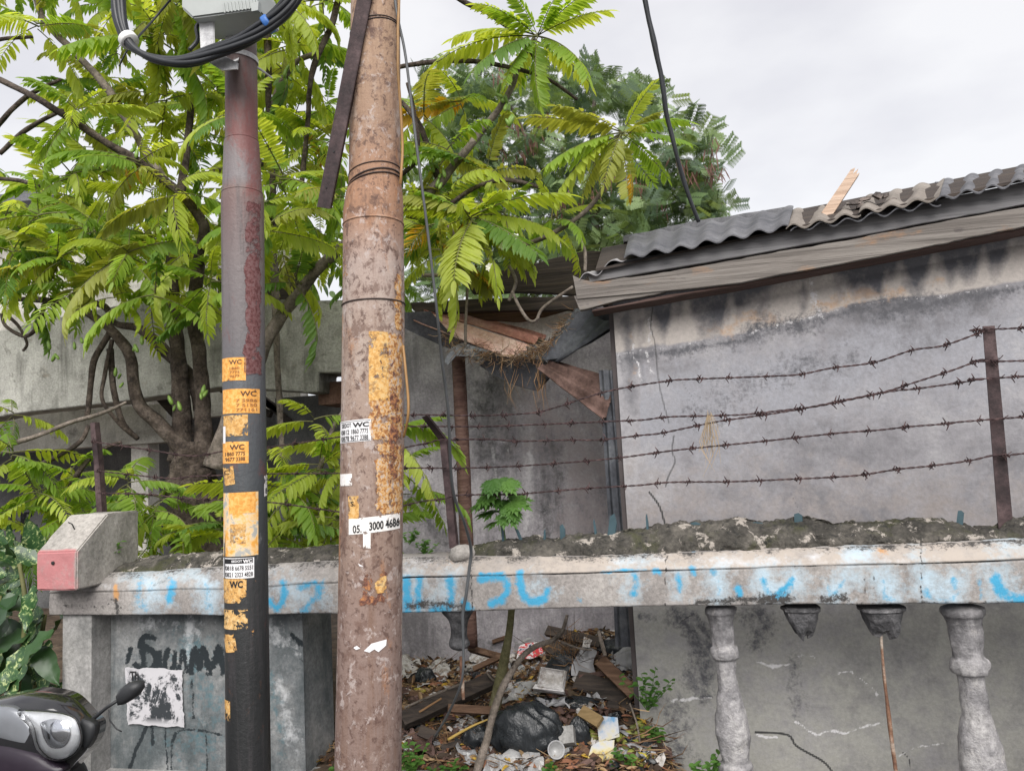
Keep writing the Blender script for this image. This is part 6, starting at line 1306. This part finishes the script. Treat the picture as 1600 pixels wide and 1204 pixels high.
plank((908,1110), (938,1128), 18, .02, 'short tan wood block right of the big black bag', woodmat('tan_block', [(.16,.11,.05), (.26,.18,.09)], .3), .48, .42); plank((990,1098), (1010,1104), 26, .03, 'dark board end in the shadow of the wall corner', m_dark, .75, .75)
plank((628,1126), (770,1062), 24, .05, 'thick blackened log lying behind the hanging wire', m_dark, .5, .8); plank((700,1106), (770,1110), 12, .02, 'grey-brown slat in front of the blackened log', m_brownw, .5, .55); plank((655,1140), (680,1150), 16, .02, 'small dark wood chunk near the thick pole base', m_dark, .42, .42)
plank((858,1153), (898,1148), 26, .05, 'grey broken concrete lump in front of the dark bag', m_pillar, .42, .42, 'concrete_lump', 'rubble'); plank((905,1058), (962,1048), 8, .01, 'rusty flat strip crossing the heap', m_brust, .8, .8)
for k_, (a_, c_, w_, lb) in enumerate([((640,1092), (668,1100), 10, 'short brown lath beside the thick pole above the blackened log'), ((742,1088), (760,1130), 9, 'small dark lath standing left of the sapling foot'), ((842,1048), (878,1060), 8, 'thin brown lath above the foam box'), ((930,1075), (975,1070), 7, 'thin lath crossing the broad dark board'), ((905,1175), (938,1200), 9, 'brown lath in front of the magazine'), ((690,1180), (735,1165), 9, 'brown lath lying left of the long branch foot'), ((800,1040), (845,1030), 9, 'dark lath under the snack wrapper'), ((950,1110), (1000,1118), 10, 'dark lath beside the wall corner weeds'), ((770,1010), (800,1000), 6, 'thin lath leaning by the back wall left of the wrapper')]): plank(a_, c_, w_, .012, lb, [m_brownw, m_dark][k_ % 2], name='lath', cat='lath', lift=.03)
sheet([(838,1100), (880,1092), (890,1112), (845,1118)], 'grey plastic film caught on the right side of the big bag', m_gpl, 31, .03); sheet([(690,1118), (730,1110), (735,1128), (700,1134)], 'brown cardboard flap left of the small black bag', m_brust, 32, .02); sheet([(900,1112), (925,1104), (930,1120), (905,1126)], 'crushed pale wrapper right of the big bag', m_pap, 33, .03); sheet([(800,1010), (830,1000), (835,1016), (806,1024)], 'clear film crumpled above the snack wrapper', m_clear, 34, .03)
sheet([(640,1150), (680,1160), (675,1185), (640,1180)], 'brown torn sacking at the foot of the thick pole', m_brust, 35, .03); sheet([(895,1195), (925,1190), (930,1210), (900,1212)], 'reddish torn card below the plastic cup', m_brust, 36, .02); sheet([(955,1030), (990,1022), (996,1046), (960,1052)], 'grey torn film behind the slanting wet plank', m_gpl, 37, .04)
# branches
def stick(path, label, mat=m_barkl, name='fallen_branch', wob=.2): 
    v_, r_ = pxpath(path, 6); mb = MB(); mb.tube(v_, r_, 7, wob=wob); return tag(mb.build(name, mat, None, True), label, 'branch')
stick([(740,1225,.22,6.5), (758,1165,.26,6.5), (772,1110,.32,6), (790,1065,.4,5.5), (812,1030,.5,5), (835,1010,.55,4.5), (862,1000,.58,4), (878,985,.58,3.4), (886,960,.58,2.2)], 'long bent branch leaning from the ground up across the heap'); stick([(876,1003,.6,2.4), (905,1012,.6,1.6), (925,1015,.6,1.2)], 'pale thin twig beside the tip of the long branch')
stick([(935,985,.75,3), (942,1010,.72,3.4), (946,1024,.7,3)], 'short grey stick standing behind the slanting plank'); stick([(984,1098,.5,1.6), (995,1130,.48,1.6), (1000,1160,.46,1.6)], 'thin pale stalk drooping at the wall corner'); stick([(632,1105,.6,1.6), (690,1080,.7,2), (735,1062,.75,1.4)], 'thin twig crossing the litter near the thick pole')
stick([(655,1112,.5,1.8), (690,1090,.55,1.6)], 'short yellow straw lying on the blackened log', m_dry); stick([(700,1155,.36,2.2), (735,1135,.38,2), (765,1122,.4,1.4)], 'yellow stalk left of the big black bag', simple('yellow_stalk', (.38,.26,.07), .7)); stick([(760,1050,.8,1.4), (768,1060,.75,1.6), (775,1064,.7,1.2)], 'tiny curved twig at the foot of the sapling')
# cup, book
cup = empty('plastic_cup', on(866,1180,.2), 'crushed clear plastic cup lying in front of the bag', 'cup'); mb = MB(); c = P(866, 1172, .34); ax = Vector((.3,-.8,.35)).normalized()
mb.lathe([(0,.024), (.05,.034), (.052,.037), (.055,.037), (.056,.034), (.05,.031), (.003,.021)], c, 20, ax); mb.build('body', m_clear, cup, True)
mb = MB(); mb.tube([c+ax*.055+(ax.orthogonal().normalized()*math.cos(a)+ax.cross(ax.orthogonal().normalized())*math.sin(a))*.036 for a in np.linspace(0, 2*PI, 25)], .0025, 5); mb.build('rim', m_gpl, cup, True)
mk = N('printed_cover'); co = mk.coord(); z = mk.xyz(co)[2]; f = mk.noise(26, 4, .6, co); za, zc = P(940, 1190, .3).z, P(940, 1120, .36).z
tt_ = mk.math('ADD', mk.math('DIVIDE', mk.math('SUBTRACT', z, za), zc-za), mk.math('MULTIPLY', mk.math('SUBTRACT', f, .5), 1.6)); mk = mk.done(mk.pbsdf(mk.ramp(tt_, [(.0, (.40,.30,.08)), (.22, (.44,.40,.25)), (.45, (.40,.40,.40)), (.7, (.30,.34,.40)), (.95, (.08,.22,.38))]), .5))
book = empty('picture_magazine', on(940, 1185, .2), 'blue and yellow printed magazine lying among fallen fruit', 'magazine')
for k, (poly, nm) in enumerate([([(916,1192), (958,1187), (960,1155), (935,1158), (924,1165)], 'page'), ([(936,1160), (968,1150), (965,1120), (932,1117)], 'cover')]):
    mb = MB(); a = [P(x, y, .34+.05*k+(1190-y)*.0012) for x, y in poly]; mb.prism(a, (0,.006,-.004)); mb.build(nm, mk, book)
# fallen fruit
random.seed(101); m_ff = [simple('fallen_fruit_a', (.22,.24,.05), .5, scale=25), simple('fallen_fruit_b', (.36,.30,.05), .5, scale=25), simple('fallen_fruit_c', (.12,.13,.04), .6, scale=25)]; me_ff = []
for m in m_ff: me = fruit_mesh(); me.materials.clear(); me.materials.append(m); me_ff.append(me)
spots = [(973,1096,1.3,1), (927,1155,1.5,0), (877,1100,1.1,0), (968,1155,1,0), (976,1160,1.2,0), (985,1150,1,0), (995,1165,1.1,0), (1003,1150,1.2,0), (1008,1168,1,2), (990,1178,1.1,0), (1000,1185,1.1,1), (1012,1142,1,2), (1004,1134,1,0), (992,1140,.9,2), (980,1172,1,2), (1010,1185,1,0), (996,1195,1,0), (655,1082,1.1,1), (672,1128,.8,1), (1000,1120,.9,2), (985,1190,1,0), (970,1185,.9,0), (1012,1125,.9,0)]
for i, (px, py, sc, k) in enumerate(spots):
    p = on(px, py, .25); o = bpy.data.objects.new('fallen_fruit', me_ff[k]); COL.objects.link(o)
    place(o, Matrix.Translation(p+Vector((0,0,.012))) @ Matrix.Rotation(random.random()*6.28, 4, 'Z') @ Matrix.Rotation(PI/2+random.gauss(0,.2), 4, 'Y') @ Matrix.Scale(sc*1.35, 4))
    lone = {0: 'yellow fruit lying alone on the dark board near the wall corner', 1: 'large yellow-green fruit beside the printed magazine', 2: 'green fruit touching the right side of the big black bag', 17: 'yellow fruit beside the white papers by the thick pole', 18: 'small yellow fruit on the soil near the blackened log'}
    tag(o, lone.get(i, 'yellow-green fallen fruit lying in the rubbish heap'), 'fruit', 'fallen fruit on the rubbish heap')
# leaf litter
m_lit = [leafmat('litter_brown', (.10,.055,.03), (.20,.115,.06), .1, .7), leafmat('litter_tan', (.26,.17,.09), (.40,.28,.16), .15, .7), leafmat('litter_dark', (.025,.017,.012), (.07,.045,.03), .05, .8), leafmat('litter_yellow', (.42,.26,.03), (.56,.38,.07), .2, .6), leafmat('litter_red', (.20,.085,.045), (.30,.14,.08), .1, .7)]
random.seed(111); mb = MB()
for _ in range(7500):
    x = random.uniform(-1.75, .18); y = random.uniform(.24, 1.66)**1.0
    if x > -.22 and y > .58: continue
    p = Vector((x, y, hz(x, y)+random.uniform(.002, .03))); a = random.random()*6.28; d = Vector((math.cos(a), math.sin(a), random.gauss(.1,.35))).normalized(); L = random.uniform(.02,.065)
    leaflet(mb, p, d, Vector((random.gauss(0,.6), random.gauss(-.3,.6), 1)).normalized(), L, L*random.uniform(.22,.5), random.choices(range(5), (5,3,4,.7,2))[0], random.uniform(.2,.8), random.uniform(-.2,.4))
me = bpy.data.meshes.new('leaf_litter'); me.from_pydata([tuple(q) for q in mb.v], [], mb.f); me.polygons.foreach_set('material_index', mb.m)
for m in m_lit: me.materials.append(m)
tag(link('leaf_litter', me), 'dry brown leaf litter covering the rubbish heap', 'leaf litter', kind='stuff')
random.seed(131); mb = MB()
for _ in range(380):
    x = random.uniform(-1.6, -.05); y = random.uniform(.3, 1.6)
    if x > -.25 and y > .56: continue
    p = Vector((x, y, hz(x, y)+.012)); w = random.uniform(.025,.07); mi = random.choices(range(6), (2,2,3,3,2,1))[0]; n = 5; ph = random.random()*6; vs = []; R_ = Matrix.Rotation(random.random()*6.28, 3, 'Z')
    for i in range(n):
        for j in range(n):
            q = Vector(((i/(n-1)-.5)*w*2, (j/(n-1)-.5)*w*random.uniform(1,1.5), 0)); q.z = .022*mnoise.noise(Vector((i*.9, j*.9, ph)))*2+.006+abs(i-2)*.006*math.sin(ph); vs.append(p+R_ @ q)
    mb.add(vs, [(i*n+j, i*n+j+1, (i+1)*n+j+1, (i+1)*n+j) for i in range(n-1) for j in range(n-1)], mi)
tag(mb.build('litter_scraps', [m_pap, m_gpl, m_bag, m_brust, m_clear, m_paleb]), 'crumpled scraps of paper and plastic packed through the rubbish heap', 'litter', kind='stuff')
def twig():
    x = random.uniform(-1.7, .1); y = random.uniform(.26, 1.6)
    return Vector((x, y if not (x > -.22 and y > .55) else .4, 0))+Vector((0,0,hz(x, y)+random.uniform(.01,.04))), (random.uniform(-1,1), random.uniform(-.6,.6), random.gauss(0,.18)), random.uniform(.04,.14 if x > -.45 else .25)
straw('twig_litter', 700, twig, .05, .2, .0022, 'loose straw and twigs strewn over the rubbish heap', [m_lit[0], m_lit[1], m_lit[2], m_dry], 12, 'twigs')
for i, (px, py, L) in enumerate([(895,1015,.16), (1,1,0)][:1]):
    def hay(): return P(888+random.gauss(0,12), 1020+random.gauss(0,12), .9), (random.gauss(.2,.5), random.gauss(0,.3), random.gauss(.3,.6)), random.uniform(.05,.16)
    straw('straw_bundle', 120, hay, .05, .15, .0016, 'bundle of fine dry stalks on top of the heap', [m_lit[2], m_dry], 14, 'straw')

# ================================================================== SCOOTER NOSE (lower left)
m_blk = N('black_gloss_paint'); m_blk = m_blk.done(m_blk.pbsdf((.012,.012,.014), .12, spec=.6, Coat_Weight=.6, Coat_Roughness=.04)); m_silver = simple('silver_fairing', (.22,.23,.25), .3, .4, var=.1, spec=.5); m_chrome = simple('reflector_chrome', (.72,.74,.78), .10, 1., var=.08, scale=18)
m_chr2 = simple('frosted_reflector', (.80,.82,.85), .33, .5, var=.1, scale=30, spec=.6)
m_mat = simple('matt_black_plastic', (.02,.021,.023), .5); m_lens = N('headlight_lens'); g1 = m_lens.n('ShaderNodeBsdfGlossy'); g1.inputs['Roughness'].default_value = .04; tr = m_lens.n('ShaderNodeBsdfTransparent'); fz = m_lens.n('ShaderNodeFresnel'); mx = m_lens.n('ShaderNodeMixShader')
m_lens.t.links.new(m_lens.math('ADD', fz.outputs[0], .10), mx.inputs[0]); m_lens.t.links.new(tr.outputs[0], mx.inputs[1]); m_lens.t.links.new(g1.outputs[0], mx.inputs[2]); m_lens = m_lens.done(mx.outputs[0])
SY = -1.05; sc0 = P(62, 1148, SY)
bike = empty('motor_scooter', (sc0.x, sc0.y, 0), 'black scooter nose with big headlight and mirror at the lower left', 'scooter')
hd = Vector((.88, -.47, 0)).normalized(); sdv = Vector((-hd.y, hd.x, 0)); S_ = pxm(sc0)
def BL(f, l, u): return Vector((sc0.x, sc0.y, sc0.z))+hd*f+sdv*l+Vector((0,0,u))
def shell(cf, cl, cu, rf, rl, ru, name, mat, keep=None, ex=2.6, n=44, m_=26, off=0., tilt=0.):
    mb = MB(); vs = {}; pts = []
    def sp(t, e): return math.copysign(abs(t)**(2/e), t)
    for i in range(m_):
        ph = -PI/2+PI*i/(m_-1)
        for j in range(n):
            a = 2*PI*j/n; f = sp(math.cos(ph), ex)*sp(math.cos(a), ex); l = sp(math.cos(ph), ex)*sp(math.sin(a), ex); u = sp(math.sin(ph), ex)
            taper = 1-.22*max(0, -u)-.10*max(0, u); pts.append((f*taper, l*taper, u))
    V = [BL(cf+f*(rf+off)+tilt*u*ru, cl+l*(rl+off), cu+u*(ru+off)) for f, l, u in pts]; fs = []
    for i in range(m_-1):
        for j in range(n):
            q = (i*n+j, i*n+(j+1) % n, (i+1)*n+(j+1) % n, (i+1)*n+j); c = [sum(pts[k][t] for k in q)/4 for t in range(3)]
            if keep is None or keep(*c): fs.append(q)
    mb.add(V, fs); return mb.build(name, mat, bike, True)
def dome(poly, y0, h, name, mat, back=.0, rings=9, flat=2.2, cx=None):
    """A bulging fairing panel: outline traced at depth y0, swelling towards the viewer by h."""
    n0 = [p for p in spline([(a, c_, 0) for a, c_ in poly]+[(poly[0][0], poly[0][1], 0)], 3)][:-1]
    q = [P(a[0], a[1], y0) for a in n0]; ce = P(*cx, y0) if cx else sum(q, Vector())/len(q); n = len(q); vs = []
    for k in range(rings):
        s = math.cos(k/(rings-1)*PI/2*.985); z = (1-s**flat)**(1/flat)
        for p in q: vs.append(ce+(p-ce)*s+Vector((0,-h*z,0)))
    mb = MB(); b0 = [p+Vector((0,back,0)) for p in q]
    fs = [(k*n+i_, k*n+(i_+1) % n, (k+1)*n+(i_+1) % n, (k+1)*n+i_) for k in range(rings-1) for i_ in range(n)]+[tuple((rings-1)*n+i_ for i_ in range(n))]
    mb.add(vs, fs)
    if back:
        o_ = len(mb.v); mb.add(q+b0, [(i_, (i_+1) % n, (i_+1) % n+n, i_+n) for i_ in range(n)]+[tuple(range(n, 2*n))])
    return mb.build(name, mat, bike, True)
dome([(-70,1100), (-20,1094), (20,1085), (48,1080), (76,1082), (102,1089), (120,1104), (134,1120), (146,1132), (145,1150), (134,1172), (116,1192), (96,1212), (40,1240), (-60,1235)], SY, .09, 'front_cowl', m_blk, .05, 11, 2.4, (55,1150))
dome([(-60,1112), (0,1103), (30,1109), (52,1134), (60,1166), (28,1163), (-10,1150), (-60,1140)], SY-.075, .018, 'side_fairing', m_silver, .03, 7)
dome([(31,1109), (74,1111), (107,1117), (122,1131), (126,1160), (108,1181), (84,1185), (62,1167), (54,1136), (44,1120)], SY-.084, .012, 'reflector', m_chr2, 0, 8, 1.6)
dome([(62,1128), (84,1122), (104,1130), (110,1148), (100,1166), (80,1168), (68,1152)], SY-.094, .014, 'main_lamp', m_chrome, 0, 7, 1.5)
dome([(30,1108), (74,1110), (108,1116), (123,1130), (127,1160), (109,1182), (84,1186), (61,1168), (53,1136), (43,1120)], SY-.086, .034, 'headlight_lens', m_lens, 0, 9, 2.4)
mb = MB(); v_ = [P(a_[0], a_[1], SY-.084) for a_ in spline([(30,1108,0), (74,1110,0), (108,1116,0), (123,1130,0), (127,1160,0), (109,1182,0), (84,1186,0), (61,1168,0), (53,1136,0), (43,1120,0), (30,1108,0)], 4)]; mb.tube(v_, .003, 6); mb.build('lens_rim', m_mat, bike, True)
dome([(-60,1170), (0,1162), (50,1174), (82,1192), (98,1206), (60,1240), (-60,1240)], SY-.085, .02, 'lower_trim', simple('dark_purple_plastic', (.02,.014,.022), .35), .03, 6)
dome([(128,1122), (147,1130), (146,1150), (134,1170), (127,1160), (124,1140)], SY-.055, .012, 'edge_trim', m_mat, .02, 5)
shell(-.05, 0, -.16, .10, .15, .085, 'lower_cowl', m_mat, None, 2.4, tilt=.2)
shell(-.12, 0, -.42, .11, .20, .26, 'leg_shield', m_blk, None, 2.6)
shell(-.02, .1, -.115, .03, .03, .018, 'indicator', simple('amber_lens', (.6,.25,.03), .2), None, 2., 16, 10); shell(-.02, -.1, -.115, .03, .03, .018, 'indicator', simple('amber_lens_b', (.6,.25,.03), .2), None, 2., 16, 10)
mb = MB(); mb.tube([BL(-.2,-.30,-.06), BL(-.12,-.16,-.02), BL(-.1,0,0), BL(-.12,.12,-.02), BL(-.16,.16,-.06)], .012, 10); mb.build('handlebar', m_mat, bike, True)
for s in (-1, 1): mb = MB(); mb.tube([BL(-.16,.16*s if s > 0 else -.28,-.06), BL(-.26,.17*s if s > 0 else -.36,-.08)], .019, 12); mb.build('grip', m_mat, bike, True)
# mirror toward the pole
a, c = P(146, 1122, SY), P(188, 1091, SY); mb = MB(); mb.tube([P(128,1134,SY), a, lerp(a, c, .5)+Vector((0,0,.004)), c], [.008,.006,.005,.005], 8); mb.build('mirror_stalk', m_mat, bike, True)
mb = MB(); q = [P(x, y, SY) for x, y in [(184,1086), (191,1074), (200,1066), (212,1063), (222,1065), (223,1074), (216,1085), (206,1093), (194,1100), (187,1101)]]; ce = sum(q, Vector())/len(q)
vs = [ce+(p-ce)*.55+Vector((0,-.022,0)) for p in q]+[ce+(p-ce)*.9+Vector((0,-.014,0)) for p in q]+q+[ce+(p-ce)*.97+Vector((0,.012,0)) for p in q]; n = len(q)
mb.add(vs, [tuple(range(n))]+[(i+n*r, (i+1) % n+n*r, (i+1) % n+n*r+n, i+n*r+n) for r in range(3) for i in range(n)]); mb.build('mirror_shell', m_mat, bike, True)
mb = MB(); mb.add([ce+(p-ce)*.9+Vector((0,.0125,0)) for p in q], [tuple(range(n))]); mb.build('mirror_glass', m_chrome, bike)
mb = MB(); mb.tube([P(170,1108,SY), P(172,1125,SY), P(182,1138,SY), P(190,1142,SY)], .0022, 5); mb.build('brake_cable', m_mat, bike, True)
# fork, wheels, body and seat (mostly outside the picture)
fw = Vector((sc0.x, sc0.y, 0))+hd*.08; bw = Vector((sc0.x, sc0.y, 0))-hd*1.15
for wc in (fw, bw):
    c = wc+Vector((0,0,.27)); mb = MB(); mb.tube([c+(hd*math.cos(t)+Vector((0,0,1))*math.sin(t))*.225 for t in np.linspace(0, 2*PI, 33)], .045, 10, caps=False); mb.build('tyre', m_mat, bike, True)
    mb = MB(); mb.lathe([(-.03,.03), (-.025,.17), (-.02,.18), (.02,.18), (.025,.17), (.03,.03)], c, 20, sdv); mb.build('rim', m_silver, bike, True)
for s in (-1, 1): mb = MB(); mb.tube([fw+Vector((0,0,.27))+sdv*.08*s, fw-hd*.12+Vector((0,0,.72))+sdv*.07*s], .018, 8); mb.build('fork_leg', m_silver, bike, True)
mb = MB(); mb.tube([BL(-.2,0,-.5), BL(-.45,0,-.62), BL(-.75,0,-.5), BL(-1.05,0,-.38), BL(-1.4,0,-.25)], [.1,.12,.16,.15,.05], 14); mb.build('body', m_blk, bike, True)
mb = MB(); mb.tube([BL(-.55,0,-.26), BL(-.7,0,-.24), BL(-.95,0,-.23), BL(-1.25,0,-.20)], [.05,.11,.12,.06], 14); mb.build('seat', m_mat, bike, True)
